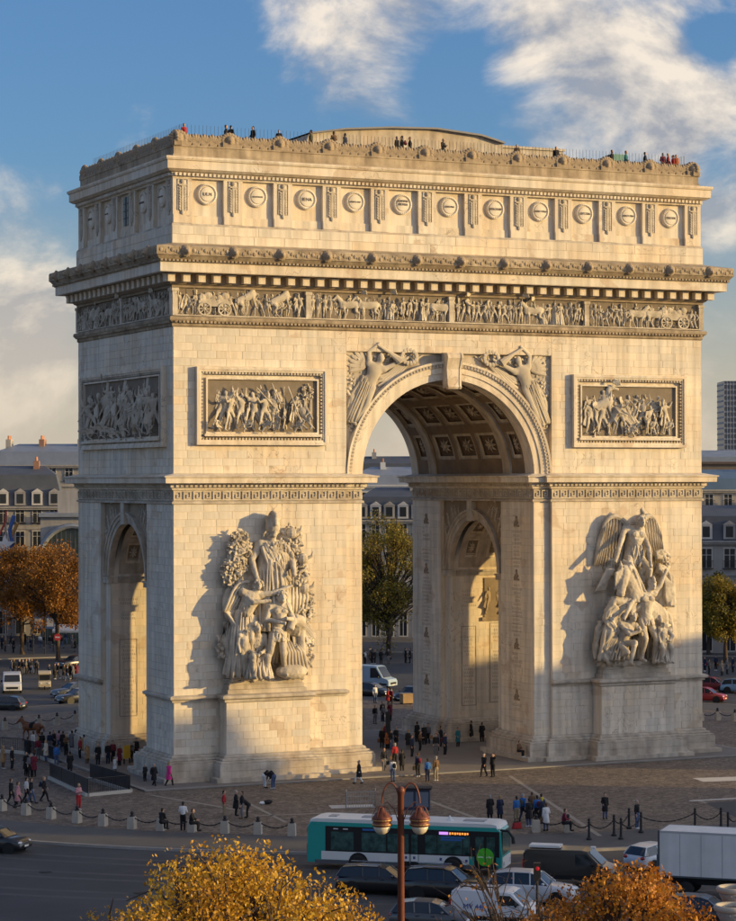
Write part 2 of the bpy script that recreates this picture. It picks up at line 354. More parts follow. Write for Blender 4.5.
def skirt(mb, c0, c1, r0, r1, folds=9, amp=.14, ph=0, n=48, m=7, sq=1.0, bend=None):
    c0 = Vector(c0); c1 = Vector(c1); vs = []
    for k in range(m):
        t = k/(m-1); c = c0.lerp(c1, t); r = r0+(r1-r0)*t**.8
        if bend: c = c + Vector(bend)*math.sin(math.pi*t)
        for i in range(n):
            a = 2*math.pi*i/n; rr = r*(1+amp*t*math.sin(folds*a+ph+1.2*t)+amp*.5*t*math.sin((folds*2+1)*a+ph*2)); vs.append((c.x+rr*math.cos(a), c.y+rr*sq*math.sin(a), c.z))
    fs = [(k*n+(i+1) % n, k*n+i, (k+1)*n+i, (k+1)*n+(i+1) % n) for k in range(m-1) for i in range(n)]
    mb.add(vs, fs+[tuple(range(n)), tuple((m-1)*n+i for i in range(n-1, -1, -1))])
def folds(mb, c0, c1, r0, r1, n=13, th=.1, sq=.75, seed=1, a0=-170, a1=-10, sway=.15):
    """raised cloth folds down the front of a robe"""
    if mb.ex is None: mb.ex = MB(); mb.ex.smooth = True
    mb = mb.ex; rg = random.Random(seed); c0 = Vector(c0); c1 = Vector(c1)
    for i in range(n):
        a = R(a0+(a1-a0)*(i+rg.uniform(.1, .9))/n); q = []; t0 = rg.uniform(0, .25); ph = rg.uniform(0, 6)
        for k in range(6):
            t = t0+(1-t0)*k/5; c = c0.lerp(c1, t); r = r0+(r1-r0)*t; aa = a+sway*math.sin(3*t+ph)
            q.append(c+Vector((r*math.cos(aa), r*sq*math.sin(aa), 0)))
        mb.path(q, [th*(.5+.7*k/5)*rg.uniform(.8, 1.2) for k in range(6)], 7)
def curls(mb, c, r, n=26, seed=1, f=(0, -1, 0)):
    if mb.ex is None: mb.ex = MB(); mb.ex.smooth = True
    mb = mb.ex; rg = random.Random(seed); c = Vector(c); f = Vector(f)
    for i in range(n):
        v = Vector((rg.gauss(0, 1), rg.gauss(0, 1), rg.gauss(.4, 1))).normalized()
        if v.dot(f) > .45 and v.z < .35: continue
        mb.ball(c+v*r, r*rg.uniform(.25, .4), 6, 4)
def drape(mb, pts, width, r, k=5, rg=None):
    """parallel folds of cloth following a curve"""
    rg = rg or rnd
    if mb.ex is None: mb.ex = MB(); mb.ex.smooth = True
    mb = mb.ex
    pts = [Vector(p) for p in pts]; P_ = []
    for i in range(len(pts)-1):
        p0, p1, p2, p3 = pts[max(i-1, 0)], pts[i], pts[i+1], pts[min(i+2, len(pts)-1)]
        for t in (0, .25, .5, .75): P_.append(((p1*2)+(p2-p0)*t+(p0*2-p1*5+p2*4-p3)*t*t+(p1*3-p0-p2*3+p3)*t*t*t)*.5)
    pts = P_+[pts[-1]]
    for j in range(k):
        o = (j/(k-1)-.5)*width; q = []
        for i, p in enumerate(pts):
            d = (pts[min(i+1, len(pts)-1)]-pts[max(i-1, 0)]).normalized(); nn = d.cross(Vector((0, -1, 0)))
            nn = nn.normalized() if nn.length > .1 else Vector((1, 0, 0))
            q.append(p+nn*o*(.6+.5*i/len(pts))+Vector((0, rg.uniform(-1, 1)*r*.5, 0)))
        mb.path(q, [r*(.8+.5*rg.random()) for _ in q], 7)
def horse_caps(mb, s=1.0, rear=0.0):
    """body along +x (head at +x), standing on z=0, about 1.6 m at the withers"""
    V = Vector
    def P(x, y, z):
        if rear: a = rear; x2 = x+.7; return V((x2*math.cos(a)-(z-.9)*math.sin(a)-.7, y, (z-.9)*math.cos(a)+x2*math.sin(a)+.9))*s
        return V((x, y, z))*s
    mb.tube(P(-.62, 0, 1.22), P(.1, 0, 1.16), .3*s, .31*s, 14); mb.tube(P(.1, 0, 1.16), P(.6, 0, 1.2), .31*s, .3*s, 14)
    mb.ball(P(-.68, 0, 1.22), (.28*s, .29*s, .3*s), 12, 8); mb.ball(P(.62, 0, 1.16), (.26*s, .26*s, .33*s), 12, 8)
    mb.tube(P(.62, 0, 1.28), P(1.02, 0, 1.78), .22*s, .135*s, 12); mb.ball(P(1.02, 0, 1.8), .14*s, 10, 8)
    mb.tube(P(1.04, 0, 1.8), P(1.36, 0, 1.5), .125*s, .08*s, 10); mb.ball(P(1.38, 0, 1.47), (.09*s, .08*s, .09*s), 8, 6)
    for y in (-1, 1): mb.tube(P(1.0, y*.07, 1.88), P(1.03, y*.09, 2.06), .04*s, .012*s, 6)
    for i in range(9):
        t = i/8; mb.tube(P(.55+.4*t, 0, 1.55+.33*t), P(.42+.42*t, .05*(-1)**i, 1.42+.36*t), .05*s, .02*s, 6)
    for (x, y, k) in ((.55, .15, 0), (.5, -.15, 1), (-.7, .15, 2), (-.62, -.15, 3)):
        fx = (.18, -.12, .1, -.15)[k]
        if x > 0:
            mb.tube(P(x, y, 1.05), P(x+fx, y, .58), .13*s, .07*s, 10); mb.tube(P(x+fx, y, .58), P(x+fx*1.0-.02, y, .14), .06*s, .045*s, 8); mb.tube(P(x+fx-.02, y, .15), P(x+fx+.06, y, .02), .05*s, .07*s, 8)
        else:
            mb.tube(P(x, y, 1.1), P(x+.14+fx*.4, y, .72), .2*s, .1*s, 10); mb.tube(P(x+.14+fx*.4, y, .72), P(x-.1+fx, y, .52), .1*s, .06*s, 8); mb.tube(P(x-.1+fx, y, .52), P(x-.05+fx, y, .13), .055*s, .042*s, 8); mb.tube(P(x-.05+fx, y, .14), P(x+.03+fx, y, .02), .05*s, .07*s, 8)
    mb.path([P(-.9, 0, 1.35), P(-1.05, 0, 1.25), P(-1.1, 0, .95), P(-1.08, 0, .65)], [.05*s, .08*s, .09*s, .03*s], 7)
def leafball(mb, c, rad, n, ls, rg, flat=.45):
    c = Vector(c)
    for _ in range(n):
        while True:
            v = Vector((rg.uniform(-1, 1), rg.uniform(-1, 1), rg.uniform(-1, 1)))
            if v.length < 1: break
        v = v.normalized()*(.55+.45*rg.random())
        p = c + Vector((v.x*rad[0], v.y*rad[1], v.z*rad[2]))
        M = Matrix.Rotation(rg.uniform(0, 6.28), 3, 'Y') @ Matrix.Rotation(rg.uniform(-.9, .9), 3, 'X')
        l = ls*rg.uniform(.7, 1.3); mb.ball(p, (l*.42, l*flat*.5, l), 6, 4, M)
def wing(mb, root, tip, spread, n=9, sgn=1, yb=0):
    """rows of feathers fanned from the shoulder"""
    root = Vector(root); tip = Vector(tip); ax = (tip-root)
    for row, (ln, w) in enumerate(((1.0, .20), (.62, .19), (.36, .2))):
        for i in range(n):
            t = i/(n-1); b = root + ax*(.15+.85*t*(.98 if row == 0 else .9)); a = spread*(1-t*.75)
            dirv = Vector((sgn*math.sin(a*.25+.15*t), 0, -math.cos(a*.25+.15*t)))
            L_ = ln*(2.0+2.2*math.sin(math.pi*(.2+.7*t)))*.62; M = dirv.to_track_quat('Z', 'Y').to_matrix()
            mb.ball(b+dirv*L_*.5+Vector((0, yb-.1*row, 0)), (w, .1, L_*.55), 8, 6, M)
    mb.path([root, root+ax*.5+Vector((0, -.12+yb, .25)), tip+Vector((0, yb, .05))], [.25, .24, .12], 8)

# ================================================================== the arch
ARCH = empty('triumphal_arch', (0, 0, 0), 0, 'huge cream limestone triumphal arch with carved friezes and two sculpture groups', 'arch')
HX, HY = 22.41, 11.1
FRONT = Matrix.Translation((0, -HY, 0)); BACK = Matrix.Translation((0, HY, 0)) @ Matrix.Rotation(math.pi, 4, 'Z')
LEFT = Matrix.Translation((-HX, 0, 0)) @ Matrix.Rotation(-math.pi/2, 4, 'Z'); RIGHT = Matrix.Translation((HX, 0, 0)) @ Matrix.Rotation(math.pi/2, 4, 'Z')
RECT = [(-HX, -HY), (HX, -HY), (HX, HY), (-HX, HY)]
GA, GS, GZ = 7.31, 8.72, 22.1       # great arch: half width, half bay, springing
LA, LS, LZ = 4.22, 5.40, 14.35      # side arches
def part(mb, name, m=STONE, par=ARCH, **k): return mb.build(name, m, par, **k)
def quad(poly, sx, sy):
    p = [(x*sx, y*sy) for x, y in poly]; return p if sx*sy > 0 else p[::-1]
PIER = [(22.06, LA), (22.06, LS), (HX, LS), (HX, HY), (GS, HY), (GS, 10.75), (GA, 10.75), (GA, LS), (GA+.35, LS), (GA+.35, LA)]
BASEP = [(1.12, 0), (1.12, .40), (.74, .43), (.74, .86), (.71, .88), (.74, .9), (.74, 1.36), (.62, 1.4), (.66, 1.42), (.66, 1.52), (.40, 1.56), (.44, 1.6), (.42, 1.7), (.2, 1.76), (.22, 1.82), (.16, 1.92), (0, 1.98)]
for sx in (-1, 1):
    for sy in (-1, 1):
        p = quad(PIER, sx, sy)
        pr = MB().prism(p, 1.9, 20.12); o = part(pr, 'pier', STONE)
        part(MB().sweep(p, BASEP), 'pier_base', TRIM)
        Lp = quad([(HX+.3, LS), (HX+.3, HY+.3), (GS, HY+.3), (GS, HY-.1), (HX-.1, HY-.1), (HX-.1, LS)], sx, sy)
        m = MB(); m.sweep(Lp, [(0, 5.95), (.06, 6.02), (.06, 6.17), (0, 6.2), (-.15, 6.26)], True)
        Lq = quad([(HX+.16, LS), (HX+.16, HY+.16), (GS, HY+.16), (GS, HY-.1), (HX-.1, HY-.1), (HX-.1, LS)], sx, sy); m.prism(Lq, 5.78, 5.95)
        part(m, 'string_course', TRIM)
    blk = quad([(HX, -HY), (HX, HY), (GS, HY), (GS, 10.75), (GA, 10.75), (GA, -10.75), (GS, -10.75), (GS, -HY)], sx, 1)
    part(MB().prism(blk, 20.1, 22.2), 'impost_block', TRIM)
    part(MB().sweep(blk, [(0, 20.08), (.14, 20.1), (.14, 20.24), (.04, 20.28)]), 'impost_fillet', TRIM)
    part(MB().sweep(blk, [(.0, 21.1), (.16, 21.12), (.16, 21.2), (.3, 21.3), (.3, 21.5), (.42, 21.58), (.88, 21.6), (.9, 21.98), (1.0, 22.02), (1.02, 22.1), (0, 22.3)]), 'impost_cornice', STONE)
    part(MB().prism(quad([(HX, -HY), (HX, HY), (GS, HY), (GS, -HY)], sx, 1), 22.15, 33.1), 'upper_wall', STONE)
part(MB().box(-GS, GS, -HY, HY, 31.42, 33.1), 'upper_wall', STONE)

# dentil row + Greek key below the impost cornice, on every face of both impost blocks
def key_run(u0, u1, flip=False):
    m = MB(); n = max(1, round((u1-u0)/.78)); w = (u1-u0)/n; t = .075
    for i in range(n):
        a = u0+i*w
        for (x0, x1, z0, z1) in ((0, .09, 20.34, 21.0), (.09, .74, 20.93, 21.0), (.65, .74, 20.5, 20.93), (.32, .65, 20.5, 20.58), (.32, .41, 20.58, 20.78), (0.41, .53, 20.7, 20.78), (.09, 1, 20.34, 20.41)):
            xx0, xx1 = a+x0*w, a+x1*w
            if flip: xx0, xx1 = u0+u1-xx1, u0+u1-xx0
            m.box(xx0, xx1, -t, .02, z0, z1)
    d = round((u1-u0)/.36); w = (u1-u0)/d
    for i in range(d): m.box(u0+(i+.22)*w, u0+(i+.78)*w, -.4, -.25, 21.31, 21.49)
    return m
FACES = [(FRONT, -HX, -GS), (FRONT, GS, HX), (LEFT, -HY, HY), (RIGHT, -HY, HY), (BACK, -HX, -GS), (BACK, GS, HX),
         (Matrix.Translation((GA, 0, 0)) @ Matrix.Rotation(-math.pi/2, 4, 'Z'), -10.7, 10.7), (Matrix.Translation((-GA, 0, 0)) @ Matrix.Rotation(math.pi/2, 4, 'Z'), -10.7, 10.7),
         (Matrix.Translation((0, -10.75, 0)), -GS, -GA), (Matrix.Translation((0, -10.75, 0)), GA, GS)]
for F, a, b in FACES:
    o = part(key_run(a, b), 'greek_key_band', CARVE); o.matrix_local = F; o['kind'] = 'stuff'

# walls pierced by arches
def arch_wall(m, half, r, zs, z1, y0, y1, n=40):
    """front slab between y0 and y1 with a round-headed hole; from zs upward"""
    A = [(r*math.cos(math.pi*(1-i/n)), zs+r*math.sin(math.pi*(1-i/n))) for i in range(n+1)]
    for y, s in ((y0, 1), (y1, -1)):
        for i in range(n):
            a, b = A[i], A[i+1]; vs = [(a[0], y, a[1]), (b[0], y, b[1]), (b[0], y, z1), (a[0], y, z1)]
            m.add(vs, [(0, 1, 2, 3) if s > 0 else (3, 2, 1, 0)])
        for sx in (-1, 1):
            x0, x1 = sorted((sx*half, sx*r)); vs = [(x0, y, zs), (x1, y, zs), (x1, y, z1), (x0, y, z1)]; m.add(vs, [(0, 1, 2, 3) if s > 0 else (3, 2, 1, 0)])
    return m
def arc_sweep(m, prof, zs, a0=0, a1=math.pi, n=48):
    vs = []; k = len(prof)
    for i in range(n+1):
        a = a0+(a1-a0)*i/n
        for r, y in prof: vs.append((r*math.cos(a), y, zs+r*math.sin(a)))
    return m.add(vs, [(i*k+j, i*k+j+1, (i+1)*k+j+1, (i+1)*k+j) for i in range(n) for j in range(k-1)])
for F in (FRONT, BACK):
    o = part(arch_wall(MB(), GS, GA+.2, 22.2, 31.42, .35, .9), 'spandrel_wall', TRIM); o.matrix_local = F
    m = arc_sweep(MB(), [(GA, .7), (GA, .18), (GA+.5, .16), (GA+.52, .08), (GA+.95, .06), (GA+.98, -.02), (GA+1.2, -.02), (GA+1.22, -.1), (GA+1.40, -.12), (GA+1.41, .4)], GZ)
    m.smooth = False; o = part(m, 'archivolt', STONE); o.matrix_local = F
    m = MB(); nd = 96                                  # leaf moulding round the archivolt
    for i in range(nd):
        a = math.pi*(i+.5)/nd; c = Matrix.Translation(((GA+1.09)*math.cos(a), -.02, GZ+(GA+1.09)*math.sin(a))) @ Matrix.Rotation(-a, 4, 'Y'); m.box(-.1, .1, -.07, .03, -.075, .075, c)
    o = part(m, 'archivolt_moulding', TRIM); o.matrix_local = F; o['kind'] = 'stuff'
    m = MB(); kz = 29.3                                # keystone: a scrolled console
    prof = [(-.55, .3), (-.5, -.25), (-.62, -.45), (-.6, -.62), (-.45, -.72), (-.3, -.62), (.9, -.55), (1.5, -.75), (1.75, -.85), (2.0, -.8), (2.15, -.6), (2.15, .3)]
    for (x0, x1, e) in ((-.68, -.5, .05), (-.5, .5, 0), (.5, .68, .05)):
        n = len(prof); vs = [(x0*(.82+.18*(z+.6)/2.7), y-e, kz+z) for z, y in prof]+[(x1*(.82+.18*(z+.6)/2.7), y-e, kz+z) for z, y in prof]
        m.add(vs, [tuple(range(n)), tuple(range(2*n-1, n-1, -1))]+[(i, n+i, n+(i+1) % n, (i+1) % n) for i in range(n)])
    o = part(m, 'keystone', STONE); o.matrix_local = F
INR = Matrix.Translation((GA, 0, 0)) @ Matrix.Rotation(-math.pi/2, 4, 'Z'); INL = Matrix.Translation((-GA, 0, 0)) @ Matrix.Rotation(math.pi/2, 4, 'Z')
for F in (LEFT, RIGHT, INR, INL):
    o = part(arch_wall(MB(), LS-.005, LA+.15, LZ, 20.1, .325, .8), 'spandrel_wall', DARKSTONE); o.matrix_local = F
    o = part(arc_sweep(MB(), [(LA, .7), (LA, .2), (LA+.35, .18), (LA+.36, .1), (LA+.65, .08), (LA+.66, 0), (LA+.84, -.02), (LA+.85, .4)], LZ, n=36), 'archivolt', TRIM); o.matrix_local = F
    for sx in (-1, 1):
        m = MB(); m.box(sx*(LA-.12), sx*(LS-.01), .15, .6, LZ-.55, LZ-.05); m.box(sx*(LA-.2), sx*(LS-.02), .08, .6, LZ-.2, LZ-.06)
        o = part(m, 'side_arch_impost', TRIM); o.matrix_local = F
    m = MB(); m.box(-.4, .4, -.12, .4, LZ+LA-.12, 20.1, tap=0); o = part(m, 'keystone', TRIM); o.matrix_local = F
for sx in (-1, 1):
    for sy in (-1, 1):     # impost along the side passage
        m = MB(); m.box(sx*(GA+.85), sx*(HX-.95), sy*LA, sy*(LA-.14), LZ-.5, LZ-.22); m.box(sx*(GA+.85), sx*(HX-.95), sy*LA, sy*(LA-.24), LZ-.22, LZ-.06); part(m, 'passage_impost', TRIM)
    m = MB(); m.box(sx*(GA+.9), sx*(HX-1), -LS, LS, 18.85, 20.1); part(m, 'passage_ceiling', TRIM)

# coffered vaults
def vault(rad, zs, ys, ths, dep=.28):
    """ys, ths: lists of (start, end) coffer spans along the axis and round the arc"""
    rib = MB(); cof = MB(); yb = sorted({v for s in ys for v in s} | {ys[0][0], ys[-1][1]})
    def P(r, th, y): return (r*math.cos(th), y, zs+r*math.sin(th))
    def patch(m, r0, t0, t1, y0, y1, r1=None, n=4):
        r1 = r0 if r1 is None else r1
        for i in range(n):
            a, b = t0+(t1-t0)*i/n, t0+(t1-t0)*(i+1)/n; m.add([P(r0, a, y0), P(r0, b, y0), P(r1, b, y1), P(r1, a, y1)], [(0, 1, 2, 3)])
    return rib, cof, P, patch
def coffers(parent, F, rad, zs, y0, y1, ycells, tcells, dep=.3, mats=(TRIM, DARKSTONE, STONE)):
    rib, cof, P, patch = vault(rad, zs, [(y0, y1)], None); CF = []; frm = MB()
    yb = [y0]+[v for c in ycells for v in c]+[y1]; tb = [0]+[v for c in tcells for v in c]+[math.pi]
    for i in range(len(yb)-1):
        for j in range(len(tb)-1):
            if i % 2 == 1 and j % 2 == 1:
                cof = MB(); CF.append(cof)
                a0, a1, b0, b1 = tb[j], tb[j+1], yb[i], yb[i+1]; da = (a1-a0)*.13; db = (b1-b0)*.13
                for k, (m, r) in enumerate(((frm, rad+dep*.45), (cof, rad+dep))):
                    rr = rad if k == 0 else rad+dep*.45
                    A0, A1, B0, B1 = a0+da*k, a1-da*k, b0+db*k, b1-db*k
                    C0, C1, D0, D1 = a0+da*(k+1), a1-da*(k+1), b0+db*(k+1), b1-db*(k+1)
                    for (t0, t1, u0, u1) in ((A0, A1, B0, B0), (A0, A1, B1, B1)):
                        n = 3
                        for q in range(n):
                            x, y = t0+(t1-t0)*q/n, t0+(t1-t0)*(q+1)/n; m.add([P(rr, x, u0), P(rr, y, u0), P(r, y, u0), P(r, x, u0)], [(0, 1, 2, 3)])
                    for t0 in (A0, A1): m.add([P(rr, t0, B0), P(rr, t0, B1), P(r, t0, B1), P(r, t0, B0)], [(0, 1, 2, 3)])
                    if k == 0:
                        patch(m, r, A0, C0, B0, B1, n=1); patch(m, r, C1, A1, B0, B1, n=1); patch(m, r, C0, C1, B0, D0, n=3); patch(m, r, C0, C1, D1, B1, n=3)
                    else: patch(m, r, A0, A1, B0, B1, n=3)
                am = (a0+a1)/2; bm = (b0+b1)/2; R_ = min((a1-a0)*rad, b1-b0)*.3   # rosette
                nrm = Vector((-math.cos(am), 0, -math.sin(am))); tu = Vector((-math.sin(am), 0, math.cos(am))); tv = Vector((0, 1, 0)); c = Vector(P(rad+dep, am, bm))
                for q in range(8):
                    g = q*math.pi/4; d = tu*math.cos(g)*((a1-a0)*rad*.3)+tv*math.sin(g)*((b1-b0)*.3)
                    frm.add([c, c+d*.55+nrm*.16+tu*.1*R_*math.sin(g)*2-tv*.1*R_*math.cos(g)*2, c+d+nrm*.05, c+d*.55+nrm*.16-tu*.1*R_*math.sin(g)*2+tv*.1*R_*math.cos(g)*2], [(0, 1, 2, 3)])
                frm.ball(c+nrm*.1, R_*.28, 6, 4)
            else: patch(rib, rad, tb[j], tb[j+1], yb[i], yb[i+1], n=5)
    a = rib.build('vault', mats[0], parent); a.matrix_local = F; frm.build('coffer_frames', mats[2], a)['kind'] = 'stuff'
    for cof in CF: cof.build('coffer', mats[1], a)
    return a
tc7 = [(R(10.75+23.5*k), R(10.75+23.5*k+17.5)) for k in range(7)]
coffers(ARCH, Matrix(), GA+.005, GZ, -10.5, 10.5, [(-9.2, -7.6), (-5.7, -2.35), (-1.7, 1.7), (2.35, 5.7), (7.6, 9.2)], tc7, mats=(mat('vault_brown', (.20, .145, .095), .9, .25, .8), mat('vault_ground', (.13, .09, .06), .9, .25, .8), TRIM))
for y in (-6.65, 6.65):      # lighter transverse ribs
    m = arc_sweep(MB(), [(GA+.05, -.62), (GA-.16, -.6), (GA-.16, .6), (GA+.05, .62)], GZ); part(m, 'vault_rib', TRIM, loc=(0, y, 0))
for y in (-10.05, 10.05):
    m = arc_sweep(MB(), [(GA+.05, -.5), (GA-.06, -.48), (GA-.06, .48), (GA+.05, .5)], GZ); part(m, 'vault_rib', STONE, loc=(0, y, 0))
tc5 = [(R(14+31.5*k), R(14+31.5*k+24)) for k in range(5)]
for sx in (-1, 1):
    F = Matrix.Translation((sx*14.86, 0, 0)) @ Matrix.Rotation(math.pi/2, 4, 'Z')
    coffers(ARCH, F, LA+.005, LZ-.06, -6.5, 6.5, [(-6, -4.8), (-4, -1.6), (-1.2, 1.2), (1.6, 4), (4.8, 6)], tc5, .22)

# entablature
part(MB().sweep(RECT, [(0, 32.9), (.1, 33.0), (.1, 33.2), (.3, 33.36), (.34, 33.42), (.34, 33.58), (.28, 33.66), (-.1, 33.7)]), 'frieze_ledge', SOOT)
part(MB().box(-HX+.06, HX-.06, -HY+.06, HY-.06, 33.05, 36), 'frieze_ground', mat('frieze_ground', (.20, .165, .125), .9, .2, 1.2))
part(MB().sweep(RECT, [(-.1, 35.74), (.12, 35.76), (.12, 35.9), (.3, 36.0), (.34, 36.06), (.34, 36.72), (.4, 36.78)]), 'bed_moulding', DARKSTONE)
part(MB().sweep(RECT, [(.3, 36.78), (1.46, 36.76), (1.48, 36.82), (1.48, 37.42), (1.56, 37.46)]), 'corona', STONE)
part(MB().sweep(RECT, [(1.5, 37.44), (1.58, 37.46), (1.58, 37.62), (1.64, 37.66), (1.82, 37.9), (1.9, 37.94), (1.9, 38.5), (1.84, 38.6), (.1, 38.95)]), 'cymatium', SOOT)
MODI = MB().box(-.27, .27, -.82, -.3, 36.12, 36.66).box(-.31, .31, -.86, -.3, 36.6, 36.7).mesh('modillion', [STONE])
for F, h in ((FRONT, HX), (LEFT, HY), (RIGHT, HY), (BACK, HX)):
    n = round(2*(h+.4)/1.16); w = 2*(h+.4)/n
    for i in range(n+1):
        o = link('modillion', MODI, None, ARCH); o.matrix_local = F @ Matrix.Translation((-(h+.4)+i*w, 0, 0))
    m = MB(); n = round(2*h/.3)
    for i in range(n): u = -h+(i+.5)*2*h/n; m.box(u-.09, u+.09, -.3, -.1, 33.2, 33.36)
    n = round(2*(h+1.6)/.3)
    for i in range(n): u = -(h+1.6)+(i+.5)*2*(h+1.6)/n; m.box(u-.09, u+.09, -1.72, -1.5, 37.5, 37.64)
    o = part(m, 'egg_and_dart_row', SOOT); o.matrix_local = F; o['kind'] = 'stuff'
    m = MB(); rg = random.Random(int(h*10))                   # scrolled leaf ornament on the gutter course
    n = int(2*(h+1.8)/.42)
    for i in range(n):
        u = -(h+1.8)+(i+.5)*2*(h+1.8)/n; m.ball((u, -1.9, 38.22+.06*(-1)**i), (.15, .07, .16), 6, 4); m.ball((u+.2, -1.9, 38.3-.12*(-1)**i), (.07, .05, .1), 6, 4)
    o = part(m, 'gutter_scrollwork', SOOT); o.matrix_local = F; o['kind'] = 'stuff'
# lion heads on the gutter
m = MB(); m.ball((0, 0, 0), (.27, .24, .3), 12, 8); m.ball((0, -.22, -.06), (.15, .16, .13), 10, 6); m.ball((0, -.34, -.02), (.07, .05, .05), 6, 4)
for i in range(12): a = i*math.pi/6; m.ball((.29*math.cos(a), .03, .31*math.sin(a)), (.1, .1, .12), 6, 4)
for s in (-1, 1): m.ball((s*.1, -.2, .1), .06, 6, 4)
LION = remesh(m, .045, 1, 'lion_head'); LION.materials.append(DARKSTONE)
for F, h, n in ((FRONT, HX+1.5, 13), (LEFT, HY+1.5, 8)):
    for i in range(n):
        o = link('lion_head', LION, None, ARCH); o.matrix_local = F @ Matrix.Translation((-h+2*h*(i+.5)/n, -1.93, 38.24)) @ Matrix.Scale(1.15, 4)

# attic
part(MB().sweep(RECT, [(.12, 38.85), (.12, 40.28), (.04, 40.42), (-.4, 40.44)]), 'attic_base', TRIM)
part(MB().sweep(RECT, [(-.3, 40.4), (-.3, 43.8)]), 'attic_wall', STONE)
part(MB().sweep(RECT, [(-.3, 43.66), (.02, 43.68), (.02, 43.78), (.1, 43.8), (.1, 44.1), (.34, 44.14), (.52, 44.26), (.6, 44.3), (.6, 44.88), (.68, 44.92), (.74, 45.04), (.74, 45.16), (.66, 45.2), (-.2, 45.32)]), 'attic_cornice', STONE)
part(MB().sweep(RECT, [(-.06, 45.28), (-.06, 45.42), (-.12, 45.46), (-.12, 45.98), (-.06, 46.02), (-.06, 46.12), (-.9, 46.12), (-.9, 45.2)]), 'parapet', SOOT)
part(MB().box(-HX+.5, HX-.5, -HY+.5, HY-.5, 45.0, 45.34), 'roof_terrace', TRIM)
def text_mesh(body, size, depth=.02, font_x=1.0):
    c = bpy.data.curves.new('t', 'FONT'); c.body = body; c.size = size; c.extrude = depth; c.align_x = 'CENTER'; c.align_y = 'CENTER'; c.resolution_u = 2
    o = bpy.data.objects.new('t', c); COL.objects.link(o)
    me = bpy.data.meshes.new_from_object(o.evaluated_get(bpy.context.evaluated_depsgraph_get())); me.name = 'lettering'
    bpy.data.objects.remove(o); bpy.data.curves.remove(c); me.materials.clear(); return me
STAND = Matrix.Rotation(math.pi/2, 4, 'X')      # text plane xy -> wall plane xz
m = MB(); m.smooth = False
m.lathe([(.78, 0), (.78, .14), (.72, .2), (.66, .2), (.6, .13), (.55, .13), (.5, .2), (.2, .24), (.02, .25)], n=32, M=Matrix.Rotation(math.pi/2, 3, 'X'))
for i in range(28): a = i*2*math.pi/28; m.ball((.66*math.cos(a), -.2, .66*math.sin(a)), (.05, .04, .05), 6, 4)
SHIELD = m.mesh('shield', [STONE])
m = MB()                                         # sheathed sword with leaves, hung on each pilaster
m.box(-.09, .09, -.1, 0, -1.0, .95); m.ball((0, -.05, 1.1), (.16, .1, .16), 8, 6); m.box(-.28, .28, -.12, 0, .78, .9); m.ball((0, -.06, -1.12), (.13, .08, .2), 8, 6)
for i in range(9):
    z = .6-.19*i
    for s in (-1, 1): m.ball((s*.2, -.05, z), (.1, .06, .13), 6, 4, Matrix.Rotation(s*.5, 3, 'Y'))
m.path([(-.38, -.03, .7), (-.38, -.03, 1.25), (.38, -.03, 1.25), (.38, -.03, .7)], .035, 4); m.path([(-.38, -.03, .7), (-.38, -.03, -1.0)], .03, 4); m.path([(.38, -.03, .7), (.38, -.03, -1.0)], .03, 4)
SWORD = m.mesh('sword_trophy', [CARVE])
BATTLES = ['ULM', 'AUSTERLITZ', 'IENA', 'FRIEDLAND', 'SOMMO SIERRA', 'ESSLING', 'WAGRAM', 'MOSCOWA', 'LUTZEN', 'BAUTZEN', 'DRESDE']
SIDEB = ['ZURICH', 'HELIOPOLIS', None, 'MARENGO', 'HOHENLINDEN']
for F, h, n, names in ((FRONT, HX, 11, BATTLES), (LEFT, HY, 5, SIDEB), (BACK, HX, 11, None), (RIGHT, HY, 5, None)):
    c = h-.74; w = 2*c/n
    for i in range(n+1):
        u = -c+i*w; m = MB(); e0, e1 = u-.74, u+.74
        if F in (LEFT, RIGHT): e0, e1 = max(e0, -h+.335), min(e1, h-.335)
        m.box(e0, e1, -.0, .32, 40.43, 43.67); m.box(e0+.03, e1-.03, -.03, .01, 40.44, 41.05)
        o = part(m, 'attic_pilaster', STONE); o.matrix_local = F
        if names: s = link('sword_trophy', SWORD, None, o); s.location = (u, 0, 42.35)
    if not names: continue
    m = MB(); d = round(2*h/.33)
    for i in range(d): u = -h+(i+.5)*2*h/d; m.box(u-.095, u+.095, -.3, -.08, 43.84, 44.06)
    o = part(m, 'attic_dentil_row', STONE); o.matrix_local = F; o['kind'] = 'stuff'
    for i in range(n):
        u = -c+(i+.5)*w; m = MB(); m.box(u-1.2, u+1.2, .24, .32, 40.43, 41.02); o = part(m, 'attic_field_base', STONE); o.matrix_local = F
        if names[i] is None:
            m = MB(); m.box(u-.55, u+.55, .24, .34, 41.3, 43.5); o = part(m, 'attic_window', mat('window_dark', (.02, .02, .022), .3, 0)); o.matrix_local = F
            for q in range(4):
                mm = MB(); mm.box(u-.55, u+.55, .2, .25, 41.3+q*.55, 41.36+q*.55) if q else mm.box(u-.03, u+.03, .2, .25, 41.3, 43.5)
                mm.build('window_bar', mat('window_frame_dark', (.06, .05, .045), .6, 0), o)
            continue
        o = link('shield', SHIELD, None, ARCH); o.matrix_local = F @ Matrix.Translation((u, .3, 42.62))
        t = names[i]; parts_ = t.split(' ') if ' ' in t else [t]
        tm = text_mesh('\n'.join(parts_), min(.34, 1.5/max(len(q) for q in parts_)), .02)
        link('lettering', tm, INSC, o).matrix_local = Matrix.Translation((0, -.255, -.02 if len(parts_) == 1 else .1)) @ STAND
